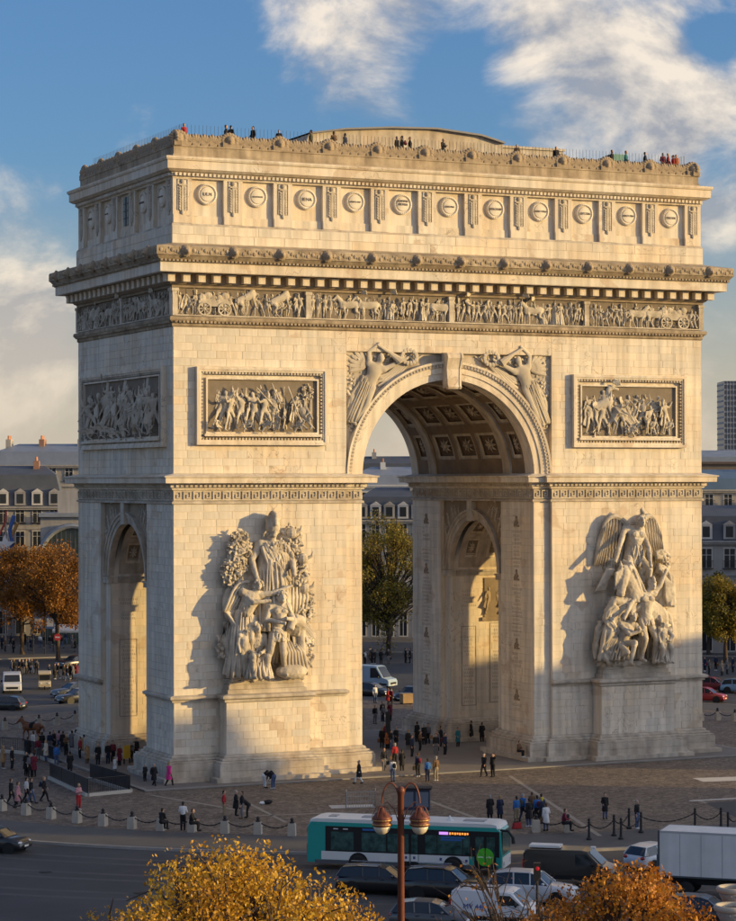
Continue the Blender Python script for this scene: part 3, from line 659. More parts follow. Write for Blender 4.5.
# crest of palmettes and masks on the parapet
m = MB()
for i in range(7): a = R(-66+22*i); M = Matrix.Rotation(a, 3, 'Y'); m.ball(M @ Vector((0, 0, .42))+Vector((0, 0, .1)), (.11, .13, .32), 8, 6, M)
m.box(-.3, .3, -.13, .13, 0, .2); PALM = remesh(m, .05, 1, 'palmette'); PALM.materials.append(DARKSTONE)
m = MB(); m.box(-.55, .55, -.3, .3, 0, .4)
m.ball((0, -.2, .62), (.3, .25, .36), 10, 8); m.ball((0, -.42, .56), (.07, .08, .1), 6, 4); m.ball((0, -.36, .4), (.14, .08, .07), 6, 4)
for i in range(11): a = R(-110+22*i); M = Matrix.Rotation(a, 3, 'Y'); m.ball(M @ Vector((0, 0, .5))+Vector((0, -.05, .62)), (.12, .2, .2), 8, 6, M)
MASK = remesh(m, .05, 1, 'mask_acroterion'); MASK.materials.append(DARKSTONE)
for F, h, n in ((FRONT, HX, 11), (LEFT, HY, 5), (RIGHT, HY, 5)):
    c = h-.55; w = 2*c/n
    for i in range(n+1):
        o = link('mask_acroterion', MASK, None, ARCH); o.matrix_local = F @ Matrix.Translation((-c+i*w, .4, 46.06)) @ Matrix.Diagonal((1.1, 1.0, .92, 1))
        if i < n:
            for k in range(5):
                q = 6
                o = link('palmette', PALM, None, ARCH); o.matrix_local = F @ Matrix.Translation((-c+i*w+w*(k+1)/q, .35, 46.06)) @ Matrix.Diagonal((1.0, 1.1, 1.22, 1))
# thin iron railing behind the crest
m = MB()
for F, h in ((FRONT, HX-.9), (LEFT, HY-.9), (RIGHT, HY-.9)):
    n = round(2*h/.3)
    for i in range(n+1): p = F @ Vector((-h+2*h*i/n, 1.0, 0)); m.box(p.x-.009, p.x+.009, p.y-.009, p.y+.009, 45.3, 47.75)
    a = F @ Vector((-h, 1.0, 47.0)); b = F @ Vector((h, 1.0, 47.0)); m.tube(a, b, .02, n=4)
part(m, 'roof_railing', mat('iron', (.05, .05, .055), .5, .1, 3, metal=.6))
# low curved block on the terrace
pts = [(-8.2, 48.3), (-8.0, 48.8), (-5, 49.3), (-1, 49.65), (3, 49.8), (7, 49.5), (9.1, 49.0)]
m = MB(); n = len(pts); ring = [(x, z) for x, z in pts]+[(9.1, 45.2), (-8.2, 45.2)]
vs = [(x, -2.5, z) for x, z in ring]+[(x, 4.5, z) for x, z in ring]; k = len(ring)
m.add(vs, [tuple(range(k-1, -1, -1)), tuple(range(k, 2*k))]+[(i, (i+1) % k, k+(i+1) % k, k+i) for i in range(k)])
b = part(m, 'terrace_block', TRIM); m = MB(); m.box(9.1, 14.8, -2.2, 4, 45.2, 48.75); m.box(9.1, 14.95, -2.35, 4.1, 48.75, 48.95); m.build('terrace_annex', TRIM, b)
m = MB()
for (x0, z0), (x1, z1) in zip(pts[1:-1], pts[2:]): m.add([(x0, -2.9, z0), (x1, -2.9, z1), (x1, -2.9, z1+.14), (x0, -2.9, z0+.14), (x0, 4.7, z0), (x1, 4.7, z1), (x1, 4.7, z1+.14), (x0, 4.7, z0+.14)], [(0, 1, 2, 3), (7, 6, 5, 4), (3, 2, 6, 7), (0, 4, 5, 1)])
m.build('coping', mat('lead_coping', (.16, .16, .17), .5, .15, 1, metal=.3), b)
m = MB(); m.box(17.2, 18.4, -6.2, -5, 45.3, 48.2); part(m, 'roof_hut', mat('hut_green', (.1, .24, .22), .6, .1, 2))

# pedestals under the two sculpture groups
for sx in (-1, 1):
    for sy in (-1,):
        cx = sx*15.6; w = 3.3; rect = [(cx-w, -12.5), (cx+w, -12.5), (cx+w, -10.9), (cx-w, -10.9)]
        m = MB(); m.sweep(rect, [(0, 1.9), (0, 5.8)], False); pd = part(m, 'pedestal', STONE)
        MB().sweep(rect, [(o+.02, z) for o, z in BASEP]).build('pedestal_base', TRIM, pd)
        m = MB(); m.sweep(rect, [(0, 5.72), (.16, 5.78), (.16, 5.95), (.3, 6.0), (.36, 6.06), (.36, 6.2), (.3, 6.26), (-.2, 6.34)], True)
        m.build('pedestal_cornice', TRIM, pd)
        r2_ = [(cx-w+.25, -12.3), (cx+w-.25, -12.3), (cx+w-.25, -10.9), (cx-w+.25, -10.9)]
        m = MB(); m.sweep(r2_, [(.05, 6.3), (.05, 6.62), (-.1, 6.66), (-.1, 6.95), (-.2, 7.0), (-.2, 7.25), (-.25, 7.27)], True); m.build('pedestal_step', TRIM, pd)

# framed reliefs: sunk panel with moulded frame
def relief_frame(F, u0, u1, z0, z1, iu0, iu1, iz0, iz1, name='relief_panel'):
    m = MB()     # outer moulding ring proud of the wall
    def ring(a0, a1, b0, b1, t, y0, y1):
        m.box(a0, a1, y0, y1, b0, b0+t); m.box(a0, a1, y0, y1, b1-t, b1); m.box(a0, a0+t, y0, y1, b0+t, b1-t); m.box(a1-t, a1, y0, y1, b0+t, b1-t)
    ring(u0, u1, z0, z1, .22, -.42, .05); ring(u0+.22, u1-.22, z0+.22, z1-.22, .14, -.34, .05)
    fr = part(m, name, STONE); fr.matrix_local = F
    m = MB(); d = .26                                        # leaf border
    for (a, b, hor) in ((u0+.4, u1-.4, 1), (z0+.4, z1-.4, 0)):
        n = round((b-a)/d)
        for i in range(n):
            q = a+(i+.5)*(b-a)/n
            for zz in ((z0+.44, z1-.44) if hor else (u0+.44, u1-.44)):
                if hor: m.box(q-.08, q+.08, -.3, .02, zz-.08, zz+.08)
                else: m.box(zz-.08, zz+.08, -.3, .02, q-.08, q+.08)
    m.build('leaf_border', TRIM, fr)['kind'] = 'stuff'
    m = MB(); ring(iu0-.22, iu1+.22, iz0-.22, iz1+.22, .12, -.3, .05)
    m.box(iu0-.4, iu1+.4, -.5, .05, iz0-.42, iz0-.23); m.build('inner_frame', STONE, fr)
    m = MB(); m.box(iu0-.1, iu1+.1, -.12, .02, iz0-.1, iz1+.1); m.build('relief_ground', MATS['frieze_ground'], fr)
    return fr
PAN_L = relief_frame(FRONT, -20.72, -10.4, 24.38, 30.06, -19.75, -11.3, 25.42, 29.05)
PAN_R = relief_frame(FRONT, 10.5, 20.78, 24.32, 30.0, 11.4, 19.75, 25.3, 29.0)
PAN_S = relief_frame(LEFT, -9.75, 9.8, 24.25, 30.15, -8.7, 8.75, 25.15, 29.35)

# ashlar facing: the nearest 300 stones are parts, the rest one part
BLK = []
def ashlar(F, u0, u1, z0, z1, course=.56, w=1.2, excl=(), seed=1, y=0.0):
    rg = random.Random(seed); n = max(1, round((z1-z0)/course)); h = (z1-z0)/n
    for j in range(n):
        a, b = z0+j*h, z0+(j+1)*h; u = u0; off = (j % 2)*w*.5; first = True
        while u < u1-.05:
            e = u + (w*rg.uniform(.55, .9) if first and off else w*rg.uniform(.75, 1.3)); first = False
            if u1-e < .45: e = u1
            segs = [(u, e)]
            for (x0, x1, c0, c1) in excl:
                if b > c0+.05 and a < c1-.05:
                    ns = []
                    for (s0, s1) in segs:
                        if s1 <= x0 or s0 >= x1: ns.append((s0, s1))
                        else:
                            if s0 < x0-.1: ns.append((s0, x0))
                            if s1 > x1+.1: ns.append((x1, s1))
                    segs = ns
            for s0, s1 in segs: BLK.append((F, s0, s1, a, b, rg.random()**1.2 if rg.random() < .93 else rg.choice((0.0, 1.0, 1.0)), rg.uniform(0, .014), y))
            u = e
for s in (-1, 1):
    a, b = sorted((s*(GS+.01), s*(HX-.01))); pa, pb = s*15.6-3.3, s*15.6+3.3
    ashlar(FRONT, a, b, 2.0, 5.78, excl=[(pa, pb, 0, 6)], seed=11+s); ashlar(FRONT, a, b, 6.25, 20.08, excl=[(pa+.2, pb-.2, 0, 7.3)], seed=21+s)
    pn = (-20.72, -10.4, 24.38, 30.06) if s < 0 else (10.5, 20.78, 24.32, 30.0)
    ashlar(FRONT, a, b, 22.3, 32.9, excl=[pn], seed=31+s)
    ashlar(LEFT, *sorted((s*(LS+.01), s*(HY-.01))), 2.0, 5.78, seed=41+s); ashlar(LEFT, *sorted((s*(LS+.01), s*(HY-.01))), 6.25, 20.08, seed=51+s)
    ashlar(INR, *sorted((s*(LS+.01), s*10.73)), 2.0, 20.08, seed=61+s)
    ashlar(Matrix.Translation((0, -10.75, 0)), *sorted((s*(GA+.01), s*(GS-.02))), 2.0, 20.08, w=1.0, seed=71+s)
    ashlar(Matrix.Translation((s*15.6, -12.5, 0)), -3.29, 3.29, 2.0, 5.72, seed=81+s)
ashlar(FRONT, -GS, GS, 31.45, 32.9, seed=91); ashlar(LEFT, -HY+.01, HY-.01, 22.3, 32.9, excl=[(-9.75, 9.8, 24.25, 30.15)], seed=92)
ashlar(FRONT, -HX-.1, HX+.1, 38.97, 40.26, w=2.2, seed=93, y=-.12); ashlar(LEFT, -HY-.1, HY+.1, 38.97, 40.26, w=2.2, seed=94, y=-.12)
for sx, FF in ((1, Matrix.Translation((0, LA, 0))),):
    ashlar(FF, GA+.4, 21.9, 2.0, 13.8, seed=95); ashlar(Matrix.Translation((0, LA, 0)), -21.9, -GA-.4, 2.0, 13.8, seed=96)
def blk(m, B, P):
    F, u0, u1, a, b, t, pr, y = B; g = .007; k = .006; y0 = y-.022-pr; y1 = y+.004
    m.tone = t; h_ = .004; q = [(u0+h_, y1, a+g), (u1-h_, y1, a+g), (u1-h_, y1, b-g), (u0+h_, y1, b-g), (u0+h_+k, y0, a+g+k), (u1-h_-k, y0, a+g+k), (u1-h_-k, y0, b-g-k), (u0+h_+k, y0, b-g-k)]
    m.add([P @ Vector(v) for v in q], [(4, 5, 6, 7), (0, 1, 5, 4), (1, 2, 6, 5), (2, 3, 7, 6), (3, 0, 4, 7)])
BLK.sort(key=lambda B: ((B[0] @ Vector(((B[1]+B[2])/2, 0, (B[3]+B[4])/2)))-CAM).length - 5*(B[2]-B[1]))
for B in BLK[:300]:
    c = B[0] @ Vector(((B[1]+B[2])/2, 0, B[3])); m = MB(); blk(m, B, Matrix.Translation(-c) @ B[0]); m.build('stone_block', STONE, ARCH, loc=c)
m = MB()
for B in BLK[300:]: blk(m, B, B[0])
o = part(m, 'stone_facing', STONE); o['kind'] = 'stuff'
# ================================================================== carved figures
def proto(J, extra=None, vox=.034, hatk=None, name='figure', fat=1.05):
    m = MB(); limbs(m, J, fat=fat)
    if hatk is not None: hat(m, J, hatk)
    if extra: extra(m, J)
    me = remesh(m, vox, 1, name, (('CLOUDS', .11, .05),)); me.materials.append(CARVE); return me
def musket(m, J): m.tube(J['wr']+Vector((0, -.05, -.5)), J['wr']+Vector((.1, -.05, .95)), .028, n=6)
def spear(m, J): m.tube((J['wr'].x, J['wr'].y-.03, .05), (J['wr'].x+.06, J['wr'].y-.03, 2.0), .028, n=6)
def robe(m, J): skirt(m, J['pel']+Vector((0, 0, .15)), (J['pel'].x, 0, .03), .17, .34, 9, .16); drape(m, [J['sl'], J['pel']+Vector((.1, -.13, .1)), (.22, -.12, .5)], .2, .035, 4)
def cape(m, J): drape(m, [J['sl']+Vector((0, .06, 0)), J['pel']+Vector((-.12, .1, 0)), (-.32, .08, .4)], .34, .05, 5)
def flagp(m, J): m.tube(J['wr']+Vector((-.05, 0, -.6)), J['wr']+Vector((.2, 0, .75)), .03, n=6); drape(m, [J['wr']+Vector((.18, 0, .7)), J['wr']+Vector((.4, 0, .6)), J['wr']+Vector((.62, 0, .62))], .3, .06, 5)
def load(m, J): m.ball(J['sl']+Vector((.05, .05, .2)), (.2, .16, .15), 8, 6)
STRIDE = dict(kl=(-.04, -.22, .52), al=(-.04, -.3, .1), kr=(.06, .05, .48), ar=(.06, .3, .12))
F_ = [
 proto(pose(el=(-.28, -.1, 1.15), wl=(-.12, -.22, 1.1), er=(.3, -.05, 1.16), wr=(.24, -.24, 1.12)), musket, hatk=0),
 proto(pose(el=(-.3, -.05, 1.15), wl=(-.2, -.2, 1.0), er=(.28, -.08, 1.14), wr=(.1, -.22, 1.12)), robe),
 proto(pose(sr=(.2, 0, 1.43), er=(.36, -.06, 1.62), wr=(.3, -.1, 1.88), el=(-.34, .02, 1.2), wl=(-.42, -.1, .98), kl=(-.2, -.08, .5), al=(-.3, .05, .08), kr=(.22, -.1, .52), ar=(.2, .1, .08)), cape),
 proto(pose(ch=(.14, 0, 1.24), nk=(.24, 0, 1.4), hd=(.3, -.03, 1.53), sl=(.02, -.08, 1.36), sr=(.34, .06, 1.32), el=(.25, -.2, 1.15), wl=(.5, -.15, 1.1), er=(.55, 0, 1.2), wr=(.78, -.05, 1.15), kl=(.24, -.06, .55), al=(.2, .02, .08), kr=(-.18, -.02, .5), ar=(-.42, .05, .1)), cape),
 proto(pose(er=(.34, -.06, 1.2), wr=(.38, -.16, 1.35), el=(-.34, -.04, 1.56), wl=(-.16, -.05, 1.7), **{k: v for k, v in STRIDE.items()}), load),
 proto(pose(er=(.34, -.04, 1.22), wr=(.4, -.18, 1.3)), spear, hatk=1),
 proto(pose(pel=(0, .02, .62), ch=(.08, -.06, .95), nk=(.12, -.08, 1.12), hd=(.16, -.12, 1.26), sl=(-.1, -.06, 1.06), sr=(.28, -.06, 1.06), el=(-.24, -.15, .85), wl=(-.05, -.26, .7), er=(.42, -.12, .86), wr=(.3, -.26, .68), hl=(-.09, 0, .6), hr=(.09, 0, .6), kl=(-.2, -.3, .55), al=(-.18, -.2, .08), kr=(.24, -.2, .14), ar=(.3, .22, .1)), None),
 proto(pose(er=(.4, -.06, 1.42), wr=(.46, -.12, 1.66), el=(-.3, -.08, 1.18), wl=(-.1, -.2, 1.18), kl=(-.14, -.1, .5), al=(-.22, .02, .08)), flagp, hatk=2),
 proto(pose(ch=(-.12, 0, 1.22), nk=(-.22, 0, 1.37), hd=(-.3, -.05, 1.48), sl=(-.34, .05, 1.3), sr=(-.02, -.06, 1.36), el=(-.5, -.05, 1.1), wl=(-.66, -.12, .9), er=(.2, -.1, 1.3), wr=(.34, -.2, 1.5), kl=(-.24, -.1, .52), al=(-.3, .06, .08), kr=(.26, -.06, .5), ar=(.4, .06, .08)), cape, hatk=1),
]
m = MB(); horse_caps(m); HORSE = remesh(m, .05, 1, 'horse'); HORSE.materials.append(CARVE)
m = MB(); horse_caps(m, rear=.5); HORSE2 = remesh(m, .05, 1, 'horse'); HORSE2.materials.append(CARVE)
m = MB()
m.box(-1.05, 1.05, -.35, .35, .62, 1.0); m.box(-.95, .95, -.28, .28, 1.0, 1.12)
for i in range(5): m.ball((-.75+.38*i, -.05, 1.22+.12*math.sin(i*2)), (.3, .25, .24), 8, 6)
for x in (-.68, .68):
    for i in range(14): a = i*2*math.pi/14; b = (i+1)*2*math.pi/14; m.tube((x+.42*math.cos(a), -.42, .45+.42*math.sin(a)), (x+.42*math.cos(b), -.42, .45+.42*math.sin(b)), .06, n=6)
    for i in range(8): a = i*math.pi/4; m.tube((x, -.42, .45), (x+.42*math.cos(a), -.42, .45+.42*math.sin(a)), .03, n=5)
    m.ball((x, -.44, .45), .1, 8, 6)
CART = m.mesh('cart', [CARVE])

def frieze(F, u0, u1, seed, carts=(), beasts=()):
    rg = random.Random(seed); m = MB(); h = u1-u0
    for u in [u0+h*k for k in ((0, .235, .5, .765, 1) if h > 30 else (0, .5, 1))]:
        m.box(u-.2, u+.2, -.2, .08, 33.72, 35.72); m.box(u-.27, u+.27, -.26, .08, 35.5, 35.72)
    m.box(u0, u1, -.22, .1, 33.71, 33.8)
    fr = part(m, 'frieze_relief', CARVE); fr.matrix_local = F
    busy = []
    for c in carts: o = link('relief_cart', CART, None, fr, (u0+h*c, -.02, 33.76), None, (1.15, .5, 1.1)); busy.append((u0+h*c-1.2, u0+h*c+1.2))
    for b, mir in beasts:
        u = u0+h*b; o = link('relief_horse', HORSE if rg.random() < .6 else HORSE2, None, fr, (u, -.02, 33.76), None, (mir*.95, .5, .95)); busy.append((u-1, u+1))
        o = link('relief_figure', rg.choice(F_), None, fr, (u-.1*mir, .02, 34.5), (0, 0, rg.uniform(-.4, .4)), (.62*rg.choice((-1, 1)), .34, .62))
    u = u0+.45
    while u < u1-.3:
        inb = any(a < u < b for a, b in busy); k = rg.randrange(len(F_)); s = rg.uniform(.98, 1.06)
        if k == 6: s *= 1.05
        if k in (2, 7, 0, 5): s *= .93
        z = 33.8
        if inb: s *= .95; y = .12
        else: y = .02
        o = link('relief_figure', F_[k], None, fr, (u, y, z), (0, 0, rg.uniform(-.7, .7)), (s*rg.choice((-1, 1)), s*.8, s))
        u += rg.uniform(.38, .54)
frieze(FRONT, -HX+.1, HX-.1, 5, carts=(.068, .945), beasts=((.13, 1), (.19, 1), (.31, -1), (.345, -1), (.48, 1), (.66, -1), (.87, 1), (.905, 1)))
frieze(LEFT, -HY+.1, HY-.1, 8, carts=(.2,), beasts=((.36, 1), (.7, -1), (.82, -1)))

def battle(par, u0, u1, z0, z1, seed, n=10, hs=2):
    rg = random.Random(seed); w = u1-u0; h = z1-z0
    for i in range(hs):
        u = u0+w*(.25+.55*i/max(1, hs-1))+rg.uniform(-.5, .5); s = h/2.45
        link('relief_horse', HORSE2 if i % 2 == 0 else HORSE, None, par, (u, -.16, z0+.05), (0, 0, rg.uniform(-.2, .2)), (rg.choice((-1, 1))*s, s*.5, s))
        link('relief_figure', rg.choice((F_[2], F_[7], F_[8])), None, par, (u, -.2, z0+h*.36), (0, 0, rg.uniform(-.5, .5)), (s*.85, s*.4, s*.85))
    for layer, (y, k, sc, zz) in enumerate(((-.1, n+3, .58, .36), (-.26, n, .84, .0), (-.4, n//2, .5, -.02))):
        for i in range(k):
            u = u0+w*(i+.5+rg.uniform(-.25, .25))/k; q = rg.choice((2, 3, 8, 2, 3, 8, 6, 4, 5) if layer < 2 else (6, 6, 3))
            s = sc*h/1.9*rg.uniform(.9, 1.08); z = z0+zz*h*rg.uniform(.8, 1.1)
            if q in (2, 5) and zz: s *= .85
            link('relief_figure', F_[q], None, par, (min(max(u, u0+.6), u1-.6), y, z), (rg.uniform(-.06, .06), rg.uniform(-.2, .2) if layer < 2 else rg.uniform(-1.2, 1.2), rg.uniform(-.8, .8)), (s*rg.choice((-1, 1)), s*.55, s))
battle(PAN_L, -19.6, -11.45, 25.48, 28.95, 3, 12, 0)
battle(PAN_R, 11.5, 19.6, 25.36, 28.9, 4, 12, 1)
battle(PAN_S, -8.5, 8.55, 25.2, 29.2, 6, 20, 5)
# small spears and branches in the left panel
m = MB()
for (a, b) in (((-16.1, 28.6), (-14.6, 27.1)), ((-13.6, 28.7), (-12.6, 26.2)), ((-14.9, 28.9), (-14.2, 27.4)), ((-12.3, 26.6), (-11.5, 25.6))): m.tube((a[0], -.42, a[1]), (b[0], -.42, b[1]), .05, n=6)
rg = random.Random(3); leafball(m, (-12.0, -.25, 28.3), (.55, .15, .6), 50, .17, rg); m.tube((-12.2, -.25, 27.8), (-12.2, -.25, 26.7), .06, n=6); m.tube((-11.7, -.25, 27.8), (-11.7, -.25, 26.7), .06, n=6)
m.build('relief_weapons', CARVE, PAN_L)

# victories in the great spandrels
def victory(F, sg):
    V = Vector
    J = pose(pel=(0, -.1, .93), ch=(.12, -.14, 1.26), nk=(.2, -.15, 1.43), hd=(.27, -.2, 1.56), sl=(-.02, -.12, 1.42), sr=(.36, -.16, 1.3), el=(-.05, -.2, 1.68), wl=(.16, -.25, 1.86), er=(.62, -.2, 1.42), wr=(.9, -.22, 1.56),
             hl=(-.09, -.06, .9), hr=(.07, -.14, .88), kl=(-.3, -.12, .5), al=(-.52, -.05, .1), kr=(-.08, -.26, .46), ar=(-.36, -.14, .02))
    m = MB(); limbs(m, J, fat=1.15); skirt(m, J['pel']+V((0, 0, .2)), (-.44, -.1, .02), .19, .15, 8, .2, sq=.6); folds(m, J['pel']+V((0, -.05, .2)), (-.42, -.1, .05), .18, .17, 9, .03, .7, 4); drape(m, [(-.1, -.1, 1.1), (-.25, -.1, .85), (-.4, -.08, .6), (-.46, -.05, .2)], .16, .04, 5)
    body = remesh(m, .03, 1, 'victory'); body.materials.append(CARVE)
    w = MB()
    for i in range(8):
        a = R(20+13*i); M = Matrix.Rotation(-a, 3, 'Y'); w.ball(V((-.05, -.02, 1.35))+M @ V((0, 0, .42+.05*i)), (.075, .05, .42), 6, 5, M)
    for i in range(6): a = R(30+15*i); M = Matrix.Rotation(-a, 3, 'Y'); w.ball(V((-.05, -.08, 1.35))+M @ V((0, 0, .26)), (.07, .05, .24), 6, 5, M)
    for i in range(9): a = R(62+14*i); M = Matrix.Rotation(-a, 3, 'Y'); w.ball(V((-.08, .0, 1.2))+M @ V((0, 0, .5)), (.08, .05, .5), 6, 5, M)
    for i in range(7): w.path([(-.12-.02*i, -.1, .9-.02*i), (-.3-.025*i, -.12, .6), (-.36-.02*i, -.1, .25), (-.42-.015*i, -.08, -.1+.05*i)], [.035, .045, .05, .03], 6)
    for i in range(6): w.path([(.1+.05*i, -.02, 1.2-.1*i), (.28+.06*i, -.06, 1.12-.03*i), (.5+.1*i, -.05, 1.2+.05*i), (.75+.13*i, -.03, 1.42+.05*i)], [.03, .045, .04, .02], 6)
    w.path([(.16, -.28, 1.86), (.45, -.3, 1.7), (.75, -.3, 1.5)], [.03, .04, .1], 7)
    for i in range(14): a = i*2*math.pi/14; w.ball((1.0+.19*math.cos(a), -.2, 1.62+.16*math.sin(a)), (.06, .05, .06), 6, 4)
    s = 3.2; Mx = F @ Matrix.Translation((sg*6.8, .32, 26.0)) @ Matrix.Rotation(-sg*.02, 4, 'Y') @ Matrix.Diagonal((-sg*s, s*.5, s, 1))
    o = link('spandrel_victory', body, None, ARCH); o.matrix_local = Mx
    lb = MB(); rg3 = random.Random(21)       # laurel filling the corner behind the figure
    for (u_, z_, a_, b_) in ((7.9, 30.5, .7, .8), (8.1, 28.6, .5, 1.2), (8.3, 26.6, .3, 1.2), (5.2, 31.0, 1.0, .3), (6.6, 30.9, .9, .4), (3.6, 31.1, .8, .2)): leafball(lb, (sg*u_, .32, z_), (a_, .12, b_), int(70*a_*b_)+14, .24, rg3)
    part(lb, 'spandrel_laurel', CARVE).matrix_local = F
    w.build('wing', CARVE, o)
for sg in (-1, 1): victory(FRONT, sg)
for F in (LEFT, INR):
    for sg in (-1, 1):
        m = MB(); rg = random.Random(4)
        for i in range(5): link('spandrel_relief', F_[(i*2+3) % 9], None, ARCH).matrix_local = F @ Matrix.Translation((sg*(4.75-.55*i), .32, (16.6, 17.6, 18.45, 18.75, 18.95)[i])) @ Matrix.Rotation(sg*.4, 4, 'Y') @ Matrix.Diagonal((-sg*.8*(1-.11*i), .4, .8*(1.25-.19*i), 1))

# ------------------------------------------------ the two great groups
def carve(par, name, m, vox=.06, sm=1, M=CARVE, st=1.0):
    me = remesh(m, vox, sm, name, (('CLOUDS', .5, .07*st), ('CLOUDS', .2, .05*st))); me.materials.append(M); return link(name, me, None, par)
def placed(J, s, off, rz=0, tilt=0):
    Mr = Matrix.Rotation(tilt, 3, 'Y') @ Matrix.Rotation(rz, 3, 'Z'); off = Vector(off)
    return {k: Mr @ v*s+off for k, v in J.items()}
def big(m, J, s, fat=1.12):     # limbs at sculpture scale
    t = MB(); inv = {k: v/s for k, v in J.items()}; limbs(t, inv, fat=fat); m.add([Vector(v)*s for v in t.v], t.f)
def grp(cx, name, label):
    m = MB(); rg = random.Random(int(cx))
    m.box(-2.9, 2.9, -.15, 1.3, 0, .35)
    for i in range(46): z = rg.uniform(0, 8.8); x = rg.uniform(-2.7, 2.7)*(1-.035*z); m.ball((x, .95, z), (rg.uniform(.5, .9), .4, rg.uniform(.5, .9)), 8, 6)
    me = remesh(m, .1, 1, name, (('CLOUDS', .5, .5), ('CLOUDS', .2, .2))); me.materials.append(CARVE)
    o = link(name, me, None, ARCH, (cx, -12.05, 7.22)); o['label'] = label; return o
V = Vector
G1 = grp(-15.5, 'peace_group', 'carved group with helmeted goddess, ploughman, mother and olive tree')
# helmeted goddess standing behind
m = MB(); s = 4.5; J = placed(pose(hd=(.0, -.08, 1.63), el=(-.36, -.04, 1.16), wl=(-.34, -.2, .92), er=(.36, -.05, 1.14), wr=(.3, -.25, .96)), s, (.5, .5, 3.55)); big(m, J, s, 1.25)
skirt(m, J['ch']+V((0, 0, -.2)), (.4, .3, 3.6), .95, 1.5, 11, .14, sq=.75); h = J['hd']+V((0, 0, .3)); m.ball(h, (.55, .62, .6), 12, 8); m.tube(h, h+V((.05, .05, .75)), .52, .58, 12); m.path([h+V((.0, y, z)) for y, z in ((-.65, .1), (-.55, .85), (0, 1.05), (.6, .7), (.75, -.1))], .2, 8)
folds(m, J['ch']+V((0, -.1, -.3)), (.4, .25, 3.6), .98, 1.5, 16, .13, .78, 3); folds(m, J['ch']+V((0, -.1, .9)), J['ch']+V((.1, -.1, -.9)), .75, .95, 10, .09, .75, 8, sway=.4); curls(m, J['hd'], .42, 20, 2)
drape(m, [J['sr']+V((0, -.25, .1)), J['sr']+V((.35, -.3, -1.2)), J['sr']+V((.45, -.2, -3.2))], 1.0, .17, 6); drape(m, [J['sl']+V((.2, -.45, 0)), J['ch']+V((0, -.75, -1.2)), J['ch']+V((.9, -.6, -2.4))], .9, .14, 5)
for k in range(14): a = k*2.39; m.ball(J['ch']+V((.5*math.cos(a)*(k/14), -.72, .2+.6*math.sin(a)*(k/14))), .13, 6, 4)
carve(G1, 'goddess', m, .065)
# mother-like woman reaching across, cloth billowing behind
m = MB(); s = 3.5; J = placed(pose(pel=(-.1, 0, .9), ch=(.02, -.1, 1.25), nk=(.1, -.12, 1.42), hd=(.16, -.16, 1.55), sl=(-.15, -.08, 1.4), sr=(.24, -.1, 1.34), er=(.5, -.2, 1.38), wr=(.82, -.22, 1.5), el=(.02, -.25, 1.2), wl=(.3, -.3, 1.22), kl=(-.22, -.15, .5), kr=(-.02, -.2, .45)), s, (-1.55, -.1, 1.55)); big(m, J, s, 1.2)
skirt(m, J['pel']+V((0, 0, .5)), (-2.2, -.1, .5), .62, 1.15, 9, .18, sq=.7); folds(m, J['pel']+V((0, 0, .6)), (-2.2, -.1, .3), .66, 1.2, 14, .12, .75, 5); folds(m, J['ch']+V((0, 0, .4)), J['pel'], .5, .6, 8, .07, .9, 6, sway=.5); curls(m, J['hd'], .36, 30, 3); carve(G1, 'woman', m, .055)
m = MB(); rg = random.Random(9)
for k in range(8):
    q = []
    for i in range(16): t = i/15; q.append((-1.5-2.0*math.sin(t*2.7)*(1-.085*k), -.25+.09*k+.12*math.sin(t*11+k), 7.2-.16*k-3.3*t+.34*math.sin(t*10+k*.5)))
    m.path(q, [.125*(1-.3*abs(i/15-.5)) for i in range(16)], 7)
m.ball((-2.4, .45, 5.6), (.95, .3, 1.5), 12, 8)
for k in range(5): m.path([(-3.2+.25*k, .2, 4.3), (-3.4+.2*k, .15, 3.0-.2*k), (-3.0+.15*k, .1, 1.6), (-3.2+.2*k, .1, .2)], [.2, .24, .2, .22], 7)
m.sm = [True]*len(m.f); m.build('billowing_cloth', CARVE, G1)
# the ploughman
m = MB(); s = 3.6; J = placed(pose(hd=(.04, -.1, 1.6), el=(-.3, -.12, 1.16), wl=(-.02, -.26, 1.1), er=(.28, -.1, 1.15), wr=(.1, -.28, 1.18), pel=(-.03, 0, .93), kl=(-.24, -.2, .52), al=(-.38, -.06, .08), kr=(.06, -.1, .48), ar=(.12, .02, .08), hl=(-.12, -.02, .9), hr=(.07, -.02, .9)), s, (.65, -.65, .3), -.1); big(m, J, s, 1.12)
drape(m, [J['sr']+V((.1, .1, 0)), J['pel']+V((.65, .2, .2)), V((1.35, -.4, 1.6))], .5, .13, 4); curls(m, J['hd']+V((0, .05, .1)), .36, 40, 4); folds(m, J['pel']+V((0, 0, .25)), J['pel']+V((-.1, -.1, -.8)), .5, .62, 9, .08, .9, 7); drape(m, [J['pel']+V((-.5, -.3, .1)), J['pel']+V((0, -.5, -.1)), J['pel']+V((.5, -.3, -.9))], .4, .1, 4)
for sg_ in (-1, 1): m.ball(J['ch']+V((sg_*.3, -.42, .15)), (.3, .16, .22), 8, 6)
carve(G1, 'ploughman', m, .045)
